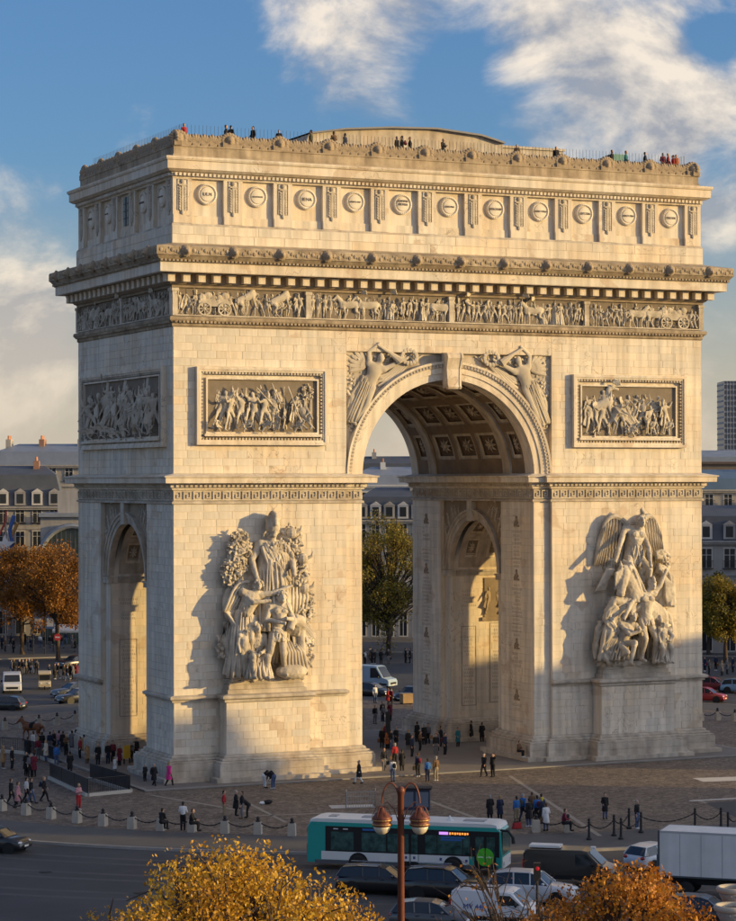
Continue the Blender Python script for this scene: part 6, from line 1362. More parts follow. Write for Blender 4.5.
posts = [ground(x, y) for x, y in PB]
pa = math.atan2(posts[0].y, posts[0].x)
posts.insert(0, posts[0]+(posts[0]-posts[1])*.98)
for i, p in enumerate(posts):
    b = empty('bollard', p, math.atan2(p.y, p.x), 'square stone bollard with iron cap in the chained row along the front walkway', 'bollard', 'stone bollards along the front walkway'); link('shaft', PM, None, b); link('cap', PC, None, b)
    if i: tag(chain(posts[i-1], p), 'black iron chain sagging between two stone bollards on the front walkway', 'chain', 'chains of the front walkway')
p2 = [ground(x, y) for x, y in ((536, 832), (568, 832))]
for p, lab in zip(p2, ('stone bollard beside the standing tourist group, left of the seated person', 'stone bollard where a person sits, beside the first iron post')):
    b = empty('bollard', p, 1.2, lab, 'bollard'); link('shaft', PM, None, b); link('cap', PC, None, b)
tag(chain(p2[0], p2[1]), 'short chain between the two stone bollards by the tourist group', 'chain')
IP = [(589, 840), (614, 836), (621, 839.5), (629, 829), (641, 833), (695, 829), (721, 828.5), (728, 833), (742, 829)]
ips = [ground(x, y) for x, y in IP]
for p in ips: b = tag(link('iron_post', IB, None, None, p), 'slim black iron post with ball top at the pedestrian crossing', 'post', 'iron posts at the crossing')
for i, j in ((0, 1), (1, 3), (2, 4), (4, 5), (5, 6), (7, 8)): tag(chain(ips[i], ips[j], .42, 1.0), 'thin black chain strung between slim iron posts at the crossing', 'chain', 'chains at the crossing')
tag(chain(p2[1], ips[0], .35, .9), 'chain from the seated person\'s stone bollard to the first iron post', 'chain')
FB = [(5, 730), (22, 728.5), (39, 727), (57, 725), (75, 722.5)]; fps = [ground(x, y) for x, y in FB]
for i, p in enumerate(fps):
    b = empty('bollard', p, 0, 'square stone bollard in the far chained row behind the rear pier', 'bollard', 'stone bollards behind the rear pier'); link('shaft', PM, None, b); link('cap', PC, None, b)
    if i: tag(chain(fps[i-1], p), 'black chain sagging between stone bollards behind the rear pier', 'chain', 'chains behind the rear pier')
RB = [(700.5, 721), (717.5, 720), (735, 721.5)]; rps = [ground(x, y) for x, y in RB]; rps.append(rps[-1]*2-rps[-2])
for i, p in enumerate(rps):
    b = empty('bollard', p, 0, 'square stone bollard in the chained row right of the arch', 'bollard', 'stone bollards right of the arch'); link('shaft', PM, None, b); link('cap', PC, None, b)
    if i: tag(chain(rps[i-1], p), 'black chain sagging between stone bollards right of the arch', 'chain', 'chains right of the arch')
# stairwell to the underpass: dark panels on a pale kerb
DP = mat('dark_panel', (.02, .023, .03), .35, .1, 1); PK = mat('pale_kerb', (.45, .42, .36), .8, .12, 1)
def seg(m, a, b, t, z0, z1):
    d = (b-a); d.z = 0; s = Vector((-d.y, d.x, 0)).normalized()*t/2; m.add([(a-s).to_tuple()[:2]+(z0,), (b-s).to_tuple()[:2]+(z0,), (b+s).to_tuple()[:2]+(z0,), (a+s).to_tuple()[:2]+(z0,), (a-s).to_tuple()[:2]+(z1,), (b-s).to_tuple()[:2]+(z1,), (b+s).to_tuple()[:2]+(z1,), (a+s).to_tuple()[:2]+(z1,)], [(3, 2, 1, 0), (4, 5, 6, 7), (0, 1, 5, 4), (1, 2, 6, 5), (2, 3, 7, 6), (3, 0, 4, 7)])
def stairwell(label, P, bars, npan=3):
    pts = [ground(*q) for q in P]; o = pts[0].copy(); pts = [p-o for p in pts]; b = empty('stairwell_barrier', o, 0, label, 'barrier')
    for k in range(len(pts)-1):
        m = MB(); seg(m, pts[k], pts[k+1], .4, 0, .22); m.build('kerb', PK, b)
        if k in bars:
            n = max(4, int((pts[k+1]-pts[k]).length/.16)); m = MB()
            for i in range(n+1): q = pts[k].lerp(pts[k+1], i/n); m.box(q.x-.018, q.x+.018, q.y-.018, q.y+.018, .2, 1.2)
            a_ = pts[k].copy(); a_.z = 1.2; c_ = pts[k+1].copy(); c_.z = 1.2; m.tube(a_, c_, .03, n=6); m.build('railing', CI, b)
        else:
            for i in range(npan):
                a_ = pts[k].lerp(pts[k+1], (i+.015)/npan); c_ = pts[k].lerp(pts[k+1], (i+.985)/npan); m = MB(); seg(m, a_, c_, .07, .2, 1.22); m.build('panel', DP, b)
    return b
stairwell('dark-panelled stairwell barrier on pale kerb beside the left pier', [(50, 779), (88, 796.5), (130, 792.5), (90, 780)], (1,))
stairwell('dark-panelled barrier with railing behind the visitors at the far stairwell', [(-6, 752), (24, 754), (56, 763)], (0,), 3)
# double street lamp with two large lanterns
LB = at(400, 480, 88); LB.z = 0; lz = 10.4
LAMP = empty('street_lamp', LB, -YAW, 'tall rust-brown street lamp with two bell lanterns in front of the bus', 'street lamp')
RUST = mat('rust_paint', (.15, .048, .028), .5, .15, 3, metal=.2); LGL = mat('lamp_bowl', (.62, .55, .42), .25, .05, 3, spec=.6)
m = MB(); m.smooth = True; m.lathe([(.26, 0), (.26, .5), (.16, .7), (.14, 3), (.115, lz-.2), (.15, lz-.15), (.15, lz), (.05, lz+.08)], n=14); m.build('pole', RUST, LAMP)
for s in (-1, 1):
    pts = [(s*(.06+.74*(1-math.cos(t))/2*.86), 0, lz-.55+.75*math.sin(t)) for t in [R(180*i/12) for i in range(13)]]
    m = MB(); m.path(pts, .035, 7); arm = m.build('arm', RUST, LAMP); ex = pts[-1][0]
    m = MB(); m.path([(s*.1, 0, lz-1.2), (s*.25, 0, lz-.75), (s*.5, 0, lz-.5), (s*.6, 0, lz-.55)], .02, 6); m.build('scroll', RUST, LAMP)
    m = MB(); m.smooth = True; m.lathe([(.05, .55), (.1, .5), (.13, .38), (.3, .3), (.36, .18), (.44, .12), (.45, .0), (.40, -.03), (.40, -.14), (.44, -.18), (.44, -.27), (.36, -.3)], (ex, 0, lz-1.15), 20); ln = m.build('lantern', RUST, LAMP)
    ln.scale = (.84, .84, .84); ln.location = (ex*.16, 0, (lz-1.15)*.16)
    m = MB(); m.smooth = True; m.lathe([(.38, -.28), (.36, -.4), (.28, -.54), (.16, -.63), (.02, -.66)], (ex, 0, lz-1.15), 20); m.build('bowl', LGL, ln)
    for z in (-.01, -.2): m = MB(); m.lathe([(.455, z+.03), (.465, z), (.455, z-.03)], (ex, 0, lz-1.15), 20); m.build('rim_band', mat('brass', (.35, .2, .08), .4, .1, 3, metal=.6), ln)
    for q in range(6): a_ = q*math.pi/3; m = MB(); m.path([(ex+.42*math.cos(a_), .42*math.sin(a_), lz-.98), (ex+.25*math.cos(a_), .25*math.sin(a_), lz-.62), (ex+.06*math.cos(a_), .06*math.sin(a_), lz-.55)], .016, 5); m.build('rib', RUST, ln)
# dark enclosure and wire fence on the cobbles
p = ground(415, 809); b = empty('dark_kiosk', p, -.5, 'dark blue enclosure behind the lamp lanterns on the cobbles', 'kiosk'); m = MB(); m.box(-1.0, 1.0, -.6, .6, 0, 1.35); m.build('body', mat('navy_panel', (.03, .04, .07), .5, .08, 1), b); MB().box(-1.12, 1.12, -.7, .7, 1.35, 1.45).build('lid', BLACK, b)
for x in (-.5, .5): MB().box(x-.42, x+.42, -.63, -.6, .2, 1.2).build('door_panel', mat('blue_grey_panel', (.13, .15, .19), .5, .08, 1), b)
p = ground(346, 809); b = empty('wire_fence', p, -.2, 'light wire mesh barrier standing on the cobbles beside the lamp', 'barrier'); WIRE = mat('galvanised', (.35, .36, .37), .4, .1, 3, metal=.5)
for k, (a_, c_) in enumerate((((0, 0), (2.0, 0)), ((0, 0), (.4, 1.6)), ((2.0, 0), (2.4, 1.6)))):
    m = MB(); a3 = Vector((*a_, 0)); c3 = Vector((*c_, 0))
    for i in range(13): q = a3.lerp(c3, i/12); m.tube((q.x, q.y, .05), (q.x, q.y, 1.1), .012 if i % 12 else .03, n=4)
    for z in (.08, .45, .8, 1.1): m.tube((a3.x, a3.y, z), (c3.x, c3.y, z), .02, n=4)
    m.build('mesh_panel', WIRE, b)
p = ground(127, 765); b = empty('yellow_sign', p, .6, 'yellow notice stand among the visitors at the left pier', 'sign'); MB().box(-.4, .4, -.03, .03, .5, 1.5).build('board', mat('sign_yellow', (.65, .42, .03), .5, .05, 2), b)
for s in (-1, 1): MB().box(s*.36-.03, s*.36+.03, -.06, .06, 0, .5).build('leg', BLACK, b)
p = ground(406.5, 704); b = empty('timber_box', p, 0, 'small timber planter box on the paving behind the great arch', 'box'); MB().box(-.55, .55, -.4, .4, .1, .95).build('side', mat('timber', (.32, .22, .12), .8, .2, 2), b); MB().box(-.6, .6, -.45, .45, .95, 1.02).build('rim', mat('timber', (.32, .22, .12), .8, .2, 2), b)
for x in (-.45, .45): MB().box(x-.06, x+.06, -.35, .35, 0, .1).build('foot', BLACK, b)
p = ground(388, 750); b = empty('dark_totem', p, 0, 'tall dark information totem among the visitors under the arch', 'totem'); MB().box(-.17, .17, -.1, .1, 0, 3.1).build('slab', BLACK, b); MB().box(-.3, .3, -.22, .22, 0, .08).build('foot', CI, b)
# red crossing light among the branches
p = at(536, 480, 92); p.z = -.14; b = empty('traffic_light', p, -YAW, 'slim traffic light with red head rising among bare branches', 'traffic light'); zt = 6.45
MB().tube((0, 0, 0), (0, 0, zt), .07, .05, 8).build('pole', CI, b); m = MB(); m.box(-.13, .13, -.12, .12, zt, zt+.7); m.build('head', CI, b); m = MB(); m.lathe([(.075, 0), (.08, .05), (.03, .06)], (0, -.15, zt+.5), 12, Matrix.Rotation(math.pi/2, 3, 'X')); m.build('red_lamp', mat('red_signal', (.5, .02, .03), .4, 0, emit=(1, .03, .05), es=.05), b)
# stone planters on a roof terrace at the right edge
p = at(734, 480, 62); tz = 10.35
TB = house('terrace_house', 'low stone house whose roof terrace carries two stone urns', (p.x-2.2, p.y-.6, 0), -YAW, 12, 8, [3.0, 2.7, 2.2], .2, WALLC, ZINC, 4, False, 0, 1.5, 12)
for k, (px, py, D) in enumerate(((734, 904, 61.5), (733, 924, 60))):
    q = at(px, py, D); u = empty('stone_urn', q, 0, ('ribbed stone urn with wide rim standing behind the other urn', 'ribbed stone urn at the front edge of the terrace')[k], 'urn'); s = .62 if k else .58
    m = MB(); m.smooth = True; m.lathe([(.3*s, -.3*s), (.3*s, 0), (.5*s, .1*s), (.62*s, .35*s), (.66*s, .55*s)], n=24); m.build('bowl', WALLG, u)
    m = MB(); m.smooth = True; m.lathe([(.64*s, .5*s), (.76*s, .55*s), (.8*s, .66*s), (.76*s, .76*s), (.66*s, .78*s), (.6*s, .7*s), (.58*s, .5*s)], n=24); m.build('rim', WALLC, u); MB().lathe([(.6*s, .6*s), (.02, .62*s)], n=20).build('soil', mat('soil', (.03, .022, .015), .9, .2, 3), u)
    for i in range(16): a_ = i*math.pi/8; MB().tube((.36*s*math.cos(a_), .36*s*math.sin(a_), .05*s), (.65*s*math.cos(a_), .65*s*math.sin(a_), .45*s), .045*s, n=5).build('rib', WALLG, u)
    m = MB(); m.lathe([(.42, -2.6), (.42, -.5), (.34, -.45), (.34, -.3*s)], n=16); m.build('pillar', WALLC, u)
# banners, round sign and awning across the square
for x in (33, 45):
    q = at(x, 640, 300); b = empty('street_banner', (q.x, q.y, 0), -YAW, 'blue and white street banner hanging under the orange trees', 'banner', 'blue banners under the trees'); MB().tube((0, 0, 0), (0, 0, 6.2), .06, n=6).build('pole', CI, b)
    MB().box(.06, 1.2, -.02, .02, 3.2, 6.0).build('cloth', mat('banner_blue', (.06, .12, .32), .7, .1, 1), b); MB().box(.2, 1.05, -.03, .03, 3.5, 4.5).build('print', mat('banner_white', (.45, .5, .6), .7, .1, 1), b)
q = at(57.5, 640, 290); b = empty('road_sign', (q.x, q.y, 0), -YAW, 'round red no-entry sign under the orange trees', 'sign'); MB().tube((0, 0, 0), (0, 0, 2.9), .04, n=6).build('pole', CI, b)
MB().lathe([(.02, -.02), (.42, -.02), (.42, .02), (.02, .02)], (0, -.05, 2.8), 18, Matrix.Rotation(math.pi/2, 3, 'X')).build('disc', mat('sign_red', (.5, .04, .04), .5, 0), b); MB().box(-.28, .28, -.085, -.075, 2.73, 2.87).build('bar', BWHITE, b)
q = at(70, 628, 306); b = empty('cafe_awning', (q.x, q.y, 0), -YAW, 'pale cafe awning beneath the orange trees beside the arch', 'awning'); m = MB(); m.add([(-2, 0, 3.4), (6, 0, 3.4), (6, -2, 2.7), (-2, -2, 2.7), (-2, 0, 3.32), (6, 0, 3.32), (6, -2, 2.45), (-2, -2, 2.45)], [(0, 3, 2, 1), (4, 5, 6, 7), (3, 7, 6, 2), (0, 4, 7, 3), (1, 2, 6, 5)]); m.build('canvas', mat('white_canvas', (.6, .6, .57), .8, .06, 1), b)
for x in (-1.9, 5.9): MB().tube((x, -1.9, 0), (x, -1.9, 2.6), .05, n=6).build('post', CI, b)
# shop front decoration: white star over a blue swirl at the far left
q = at(5, 545, 326); b = empty('star_decoration', (q.x, q.y, q.z), -YAW, 'white star sculpture with blue and gold ribbons high on the left house', 'decoration'); m = MB()
star = [((1.5 if i % 2 == 0 else .6)*math.sin(i*math.pi/5), (1.5 if i % 2 == 0 else .6)*math.cos(i*math.pi/5)) for i in range(10)]
m.prismM(star[::-1], -.2, .2, Matrix.Rotation(math.pi/2, 4, 'X')); m.build('star', mat('star_white', (.7, .7, .7), .5, 0), b)
MB().path([(-1.2, .3, -2.2), (.2, .1, -1.2), (1.0, .3, .2), (.6, .2, 2.0), (1.2, .2, 4.0)], .28, 7).build('ribbon', mat('ribbon_blue', (.05, .12, .35), .5, 0), b)
MB().path([(1.3, .3, -2.4), (1.6, .1, -.6), (.9, .3, 1.2), (1.7, .2, 3.0)], .25, 7).build('ribbon', mat('ribbon_gold', (.4, .22, .08), .5, 0), b); MB().path([(-.8, .4, 1.4), (0, .4, 3.2), (.1, .4, 4.6)], .16, 6).build('ribbon', mat('ribbon_red', (.4, .06, .05), .5, 0), b); MB().tube((0, .5, -q.z), (0, .5, 3), .15, n=6).build('mast', WALLG, b)
# ================================================================== people
SKIN = mat('skin', (.42, .26, .18), .6, .05, 5)
def person_proto(J, coat=False, kid=False):
    for k in ('sl', 'sr'): J[k] = Vector((J[k].x*.84, J[k].y, J[k].z-.01))
    for k in ('el', 'er', 'wl', 'wr'): J[k] = Vector((J[k].x*.9, J[k].y, J[k].z))
    """continuous body plus clothing shells, meshes keyed by part"""
    P = {}
    m = MB(); limbs(m, J); body = remesh(m, .028, 1, 'body')
    f = MB(); fingers(f, J)      # separate fingers joined to the palm
    import bmesh
    bm = bmesh.new(); bm.from_mesh(body); t = f.mesh('f'); bm.from_mesh(t); bm.to_mesh(body); bm.free(); bpy.data.meshes.remove(t)
    P['body'] = body
    m = MB(); limbs(m, J, 'top', .012, .98)
    if coat: skirt(m, J['pel']+Vector((0, 0, .1)), J['pel']+Vector((0, .01, -.42)), .17, .215, 5, .06, n=24, m=4)
    m.tube(J['nk']-Vector((0, 0, .08)), J['nk']+Vector((0, 0, .02)), .085, .08, 10); P['jacket'] = remesh(m, .03, 1, 'jacket')
    m = MB(); limbs(m, J, 'legs', .014, 1.05); P['trousers'] = remesh(m, .03, 1, 'trousers')
    m = MB(); h = J['hd']; fc = facing(J); m.ball(h-fc*.04+Vector((0, 0, .05)), (.09, .092, .095), 12, 8); m.ball(h-fc*.075-Vector((0, 0, .03)), (.072, .05, .085), 8, 6)
    me = m.mesh('hair'); k = []
    P['hair'] = me
    m = MB()
    for s in 'lr':
        a = J['a'+s]; toe = a+facing(J)*.17+Vector((0, 0, -.045)); m.tube(a+Vector((0, 0, .02)), a-Vector((0, 0, .05)), .055, .06, 8); m.tube(a-Vector((0, 0, .04)), toe, .056, .045, 8); m.ball(toe, .045, 8, 5)
    P['shoes'] = remesh(m, .028, 0, 'shoes')
    for q in P.values(): q.materials.clear()
    P['body'].materials.append(SKIN); return P
WALK_ = dict(kl=(-.09, -.2, .52), al=(-.09, -.28, .1), kr=(.1, .02, .49), ar=(.1, .26, .13), el=(-.25, .12, 1.14), wl=(-.24, .1, .9), er=(.25, -.06, 1.13), wr=(.24, -.22, .93))
PO = {
 'stand': person_proto(pose()), 'coat': person_proto(pose(el=(-.27, .02, 1.14), wl=(-.2, -.16, 1.0)), True),
 'walk': person_proto(pose(**WALK_)), 'walkcoat': person_proto(pose(**WALK_), True),
 'phone': person_proto(pose(el=(-.27, -.04, 1.14), wl=(-.1, -.26, 1.2), er=(.27, -.04, 1.14), wr=(.1, -.26, 1.2), hd=(0, -.06, 1.61))),
 'point': person_proto(pose(er=(.34, -.14, 1.46), wr=(.4, -.36, 1.62))),
 'bend': person_proto(pose(pel=(0, .12, .88), ch=(0, -.18, 1.08), nk=(0, -.36, 1.08), hd=(0, -.48, 1.02), sl=(-.18, -.3, 1.08), sr=(.18, -.3, 1.08), el=(-.2, -.38, .8), er=(.2, -.38, .8), wl=(-.12, -.5, .58), wr=(.12, -.5, .58), hl=(-.09, .1, .86), hr=(.09, .1, .86), kl=(-.1, .0, .48), kr=(.1, .02, .48))),
 'sit': person_proto(pose(pel=(0, .05, .5), ch=(0, 0, .86), nk=(0, -.03, 1.05), hd=(0, -.07, 1.19), sl=(-.19, 0, .98), sr=(.19, 0, .98), el=(-.24, -.08, .72), er=(.24, -.08, .72), wl=(-.1, -.3, .66), wr=(.1, -.3, .66), hl=(-.09, .03, .48), hr=(.09, .03, .48), kl=(-.1, -.38, .48), kr=(.1, -.38, .48), al=(-.1, -.36, .08), ar=(.1, -.36, .08))),
}
m = MB(); m.ball((0, .24, 1.22), (.15, .1, .2), 8, 6); m.ball((0, .33, 1.13), (.1, .05, .1), 8, 6); PACK = m.mesh('backpack')
m = MB(); m.box(-.14, .14, -.05, .05, .5, .78); m.path([(-.1, 0, .78), (-.08, 0, .92), (.08, 0, .92), (.1, 0, .78)], .012, 5); BAG = m.mesh('shopping_bag')
CLO_ = {'black': (.012, .012, .014), 'navy': (.015, .022, .05), 'blue': (.03, .12, .34), 'teal': (.02, .14, .17), 'red': (.32, .02, .025), 'wine': (.13, .015, .03), 'pink': (.62, .03, .22), 'white': (.62, .62, .62), 'cream': (.5, .44, .35), 'brown': (.13, .075, .04), 'camel': (.3, .19, .1), 'grey': (.12, .12, .13), 'rose': (.4, .2, .22), 'jeans': (.06, .09, .17), 'khaki': (.25, .2, .13), 'olive': (.06, .06, .03), 'orange': (.4, .12, .04), 'yellow': (.6, .5, .06)}
HAIRC = {'dark': (.02, .014, .01), 'brown': (.07, .04, .022), 'fair': (.3, .2, .1), 'grey': (.3, .29, .28)}
def cloth(c): return mat('cloth_'+c, CLO_[c], .85, .12, 4)
VERB = {'stand': 'standing', 'coat': 'in long coat standing', 'walk': 'walking', 'walkcoat': 'in long coat walking', 'phone': 'holding a phone', 'point': 'raising an arm', 'bend': 'bending forward', 'sit': 'sitting'}
SEEN = {}
def person(x, y, ps, top, bot, where, head=None, z=0, pack=None, bag=None, hair=None, s=1.0, loc=None, cap=None):
    rg = random.Random(int(x*17+y*31)); p = loc if loc is not None else ground(x, y, z)
    hair = hair or rg.choice(('dark', 'dark', 'brown', 'brown', 'fair', 'grey'))
    rz = rg.uniform(-3.1, 3.1) if head is None else R(head)
    lab = 'person in %s top and %s trousers %s %s' % (top, bot, VERB[ps], where)
    if pack is None and ps in ('stand', 'walk') and rg.random() < .3: pack = rg.choice(('black', 'navy', 'wine', 'grey', 'olive'))
    if bag is None and ps in ('coat', 'walkcoat', 'stand') and rg.random() < .25: bag = rg.choice(('black', 'brown', 'white', 'camel'))
    if pack: lab += ' with %s backpack' % pack
    lab = ' '.join(lab.split()[:16])
    g = 'people '+where
    o = empty('person', p, rz, lab, 'person', g, sc=s*rg.uniform(.95, 1.04)); P = PO[ps]
    link('body', P['body'], SKIN, o)
    for k, c in (('jacket', cloth(top)), ('trousers', cloth(bot)), ('hair', cloth(cap) if cap else mat('hair_'+hair, HAIRC[hair], .7, .1, 6)), ('shoes', cloth(rg.choice(('black', 'black', 'brown', 'white'))))):
        me = P[k]
        if len(me.materials) == 0: me.materials.append(c)
        link(k, me, c, o)
    if pack: PACK.materials.append(cloth(pack)) if not len(PACK.materials) else None; link('backpack', PACK, cloth(pack), o)
    if bag: BAG.materials.append(cloth(bag)) if not len(BAG.materials) else None; link('shopping_bag', BAG, cloth(bag), o, (.26, -.06, 0))
    return o
# walkers near the front-left bollards
W1 = 'near the stairwell and chained bollards'
for q in ((11, 805, 'walk', 'black', 'black', W1, 100), (18, 809, 'walkcoat', 'rose', 'black', W1, 80), (26.5, 803, 'walk', 'white', 'black', W1, 90), (31, 804, 'walk', 'black', 'jeans', W1, 95), (44, 802, 'walk', 'black', 'black', W1, 75), (78.5, 810, 'phone', 'rose', 'red', W1, 20)): person(*q)
W2 = 'beside the stairwell barrier'
for q in ((26, 776, 'coat', 'black', 'black', W2, 30), (30, 777, 'stand', 'grey', 'black', W2, 0), (34, 777, 'coat', 'wine', 'black', W2, 190), (3, 769, 'coat', 'camel', 'brown', W2, 100), (12, 770, 'stand', 'black', 'black', W2), (56.5, 767, 'stand', 'blue', 'jeans', W2, 150), (70, 775, 'coat', 'black', 'black', W2, 170)): person(*q)
W3 = 'in the queue at the left side arch'
rg = random.Random(77)
for i, x in enumerate((28, 33, 38, 42, 46, 50, 54, 59, 63, 66, 72, 76, 80, 84, 91)): person(x, rg.uniform(751, 762), rg.choice(('stand', 'coat', 'coat', 'phone', 'stand')), ('black', 'white', 'wine', 'black', 'cream', 'navy', 'black', 'rose', 'black', 'brown', 'grey', 'black', 'red', 'camel', 'black')[i], ('black', 'jeans', 'grey')[i % 3], W3)
W4 = 'at the foot of the left side arch'
for q in ((87, 765, 'coat', 'camel', 'brown', W4, 20), (98, 766, 'coat', 'black', 'black', W4, 0), (108, 765, 'stand', 'black', 'navy', W4), (113, 763, 'stand', 'wine', 'black', W4), (119.5, 767, 'coat', 'wine', 'black', W4), (131, 764, 'stand', 'black', 'black', W4), (136, 760, 'coat', 'black', 'grey', W4), (140, 758, 'stand', 'navy', 'black', W4)): person(*q)
person(115, 774, 'coat', 'white', 'grey', 'in front of the yellow notice', 40, s=.72)
W5 = 'at the base step of the left pier'
person(145, 783, 'stand', 'black', 'black', W5, 200, s=.8); person(154, 787, 'walkcoat', 'black', 'black', W5, 20, pack='wine'); person(169, 787, 'walkcoat', 'pink', 'black', W5, 110)
W6 = 'against the chained bollards'
person(162, 830, 'sit', 'black', 'black', W6, 120, z=.3); person(183, 830.5, 'phone', 'white', 'black', W6, 150); person(192, 831, 'sit', 'black', 'black', W6, 60, z=.35)
W7 = 'on the cobbles before the left pedestal'
for q in ((224, 818, 'stand', 'red', 'khaki', W7, 60), (236, 816, 'coat', 'black', 'black', W7, 80), (242, 819, 'stand', 'black', 'grey', W7, 250), (247, 818, 'bend', 'black', 'black', W7, 240), (265, 788, 'bend', 'black', 'white', W7, 90), (273, 789, 'bend', 'black', 'jeans', W7, 200)): person(*q)
p = ground(268, 804); b = empty('dropped_bag', p, .4, 'black and white bags lying on the cobbles before the left pedestal', 'bag'); m = MB(); m.ball((0, 0, .14), (.4, .22, .15), 10, 6); m.build('bag', cloth('black'), b); m = MB(); m.ball((-.45, .1, .1), (.25, .16, .11), 8, 6); m.build('pouch', cloth('white'), b)
person(359, 784, 'walkcoat', 'black', 'white', 'before the great arch', -100)
W8 = 'in the crowd under the great arch'
for q in ((384, 772, 'stand', 'black', 'grey', W8, 10), (395, 766, 'stand', 'red', 'black', W8, 180), (402, 772, 'coat', 'black', 'black', W8, 160), (418, 777, 'stand', 'navy', 'black', W8, 190), (427.6, 782, 'stand', 'blue', 'navy', W8, 175), (436, 781, 'stand', 'brown', 'khaki', W8, 185), (417, 743, 'coat', 'black', 'black', W8), (424, 746, 'coat', 'black', 'black', W8), (428, 745, 'stand', 'grey', 'black', W8), (420, 752, 'phone', 'brown', 'black', W8), (436, 756, 'stand', 'black', 'grey', W8), (437.5, 752, 'coat', 'grey', 'black', W8), (445, 756, 'stand', 'navy', 'black', W8, 30), (441, 748, 'coat', 'black', 'black', W8), (458, 748, 'coat', 'teal', 'black', W8, 10), (471, 742, 'coat', 'black', 'black', W8), (482, 743, 'coat', 'black', 'black', W8), (476, 740, 'stand', 'grey', 'black', W8),
  (382, 749, 'stand', 'black', 'black', W8), (387, 750, 'coat', 'orange', 'black', W8), (391, 751, 'stand', 'black', 'jeans', W8), (396, 748, 'coat', 'black', 'grey', W8), (385, 744, 'stand', 'wine', 'black', W8), (408, 751, 'coat', 'black', 'grey', W8, 180), (412, 758, 'stand', 'navy', 'black', W8)): person(*q)
person(393, 782, 'stand', 'white', 'jeans', W8, 178, pack='black')
W9 = 'walking hand in hand right of the great arch'
person(484, 777, 'walk', 'black', 'black', 'beside the right pier', -60); person(493, 777, 'point', 'black', 'black', 'beside the right pier', -60)
person(519, 757, 'sit', 'brown', 'black', 'on the base step of the right pier', 30, z=.42)
W10 = 'behind the great arch on the far paving'
for q in ((375, 724, 'stand', 'black', 'grey', W10, 0), (382.5, 721, 'stand', 'black', 'jeans', W10, 0), (390, 721, 'coat', 'wine', 'black', W10, 0), (388, 706, 'coat', 'red', 'black', W10), (391, 706, 'stand', 'wine', 'black', W10), (375, 703, 'stand', 'white', 'jeans', W10, 0)): person(*q)
person(383, 721.5, 'stand', 'grey', 'black', W10, 10, bag='white', s=.8)
W11 = 'on the pavement behind the arch'
for q in ((365, 665, 'stand', 'white', 'black', W11), (372, 664, 'coat', 'black', 'black', W11), (375, 664, 'stand', 'black', 'black', W11), (381, 664, 'coat', 'black', 'black', W11), (388.5, 664, 'stand', 'black', 'grey', W11), (405.5, 663, 'stand', 'black', 'black', W11), (410, 663, 'coat', 'black', 'black', W11), (370, 661, 'stand', 'grey', 'black', W11)): person(*q)
W12 = 'in the tourist group by the right bollards'
for q in ((490, 822, 'coat', 'black', 'black', W12, 170), (500, 822, 'coat', 'navy', 'black', W12, 180), (516.5, 823, 'stand', 'blue', 'khaki', W12, 180), (523, 822, 'walk', 'blue', 'navy', W12, 120), (529, 827, 'coat', 'black', 'jeans', W12, 185), (537, 823, 'stand', 'blue', 'black', W12, 180), (546, 831, 'coat', 'white', 'jeans', W12, 175), (541, 820, 'stand', 'brown', 'grey', W12, 200), (532, 818, 'stand', 'brown', 'black', W12, 150)): person(*q)
person(542, 824, 'stand', 'navy', 'black', W12, 180, cap='yellow'); person(564.5, 831, 'sit', 'wine', 'black', 'against the stone bollard', 60, z=.2)
p = ground(517, 829); b = empty('red_bag', p, .2, 'red bag on the ground beside the tourist group', 'bag'); m = MB(); m.box(-.3, .3, -.14, .14, .03, .38, tap=.04); m.build('bag', cloth('red'), b); MB().path([(-.2, 0, .4), (-.15, 0, .65), (.15, 0, .65), (.2, 0, .4)], .025, 6).build('handle', cloth('black'), b)
person(605, 819, 'coat', 'black', 'jeans', 'alone on the cobbles before the iron posts', -15); person(637, 829, 'stand', 'black', 'jeans', 'leaning at the iron posts', 30)
W13 = 'crossing the road behind the arch'
for i, x in enumerate((11, 14, 19.5, 23, 26, 29, 31.5, 36.5, 49, 54.6, 58, 64, 67, 70, 73, 76.5)): person(x, (673 if x < 40 else 679)+rg.uniform(0, 2.5), rg.choice(('stand', 'coat', 'walk')), rg.choice(('black', 'black', 'wine', 'navy', 'grey', 'black')), rg.choice(('black', 'jeans', 'grey')), W13, z=RD)
W14 = 'under the orange trees'
for i, x in enumerate((2, 5, 11, 13.5, 21, 25, 28, 31, 33, 40, 44, 50, 53, 62, 66, 72, 75)): person(x, rg.uniform(643, 654), rg.choice(('stand', 'coat', 'walk')), rg.choice(('black', 'black', 'white', 'navy', 'grey', 'brown')), rg.choice(('black', 'jeans', 'grey')), W14)
W15 = 'on the far pavement right of the arch'
for i, x in enumerate((705, 709, 716, 722, 727, 733)): person(x, rg.uniform(668, 676), rg.choice(('stand', 'coat')), rg.choice(('black', 'navy', 'grey')), 'black', W15)
W16 = 'on the roof terrace behind the railing'
for i, (x, c) in enumerate(((184, 'red'), (226, 'black'), (231, 'black'), (253, 'black'), (279, 'black'), (311, 'olive'), (334, 'brown'), (345, 'navy'), (397, 'black'), (402, 'black'), (410, 'black'), (443, 'black'), (517, 'brown'), (556, 'black'), (612, 'black'), (626, 'teal'), (645, 'black'), (663, 'wine'), (668, 'red'), (673, 'red'), (676, 'orange'))):
    d = ray(x, 150); t = (-HY+1.75-CAM.y)/d.y; q = CAM+d*t; person(x, 150, rg.choice(('stand', 'phone', 'coat')), c, 'black', W16, loc=Vector((q.x, -HY+1.75, 46.25)))
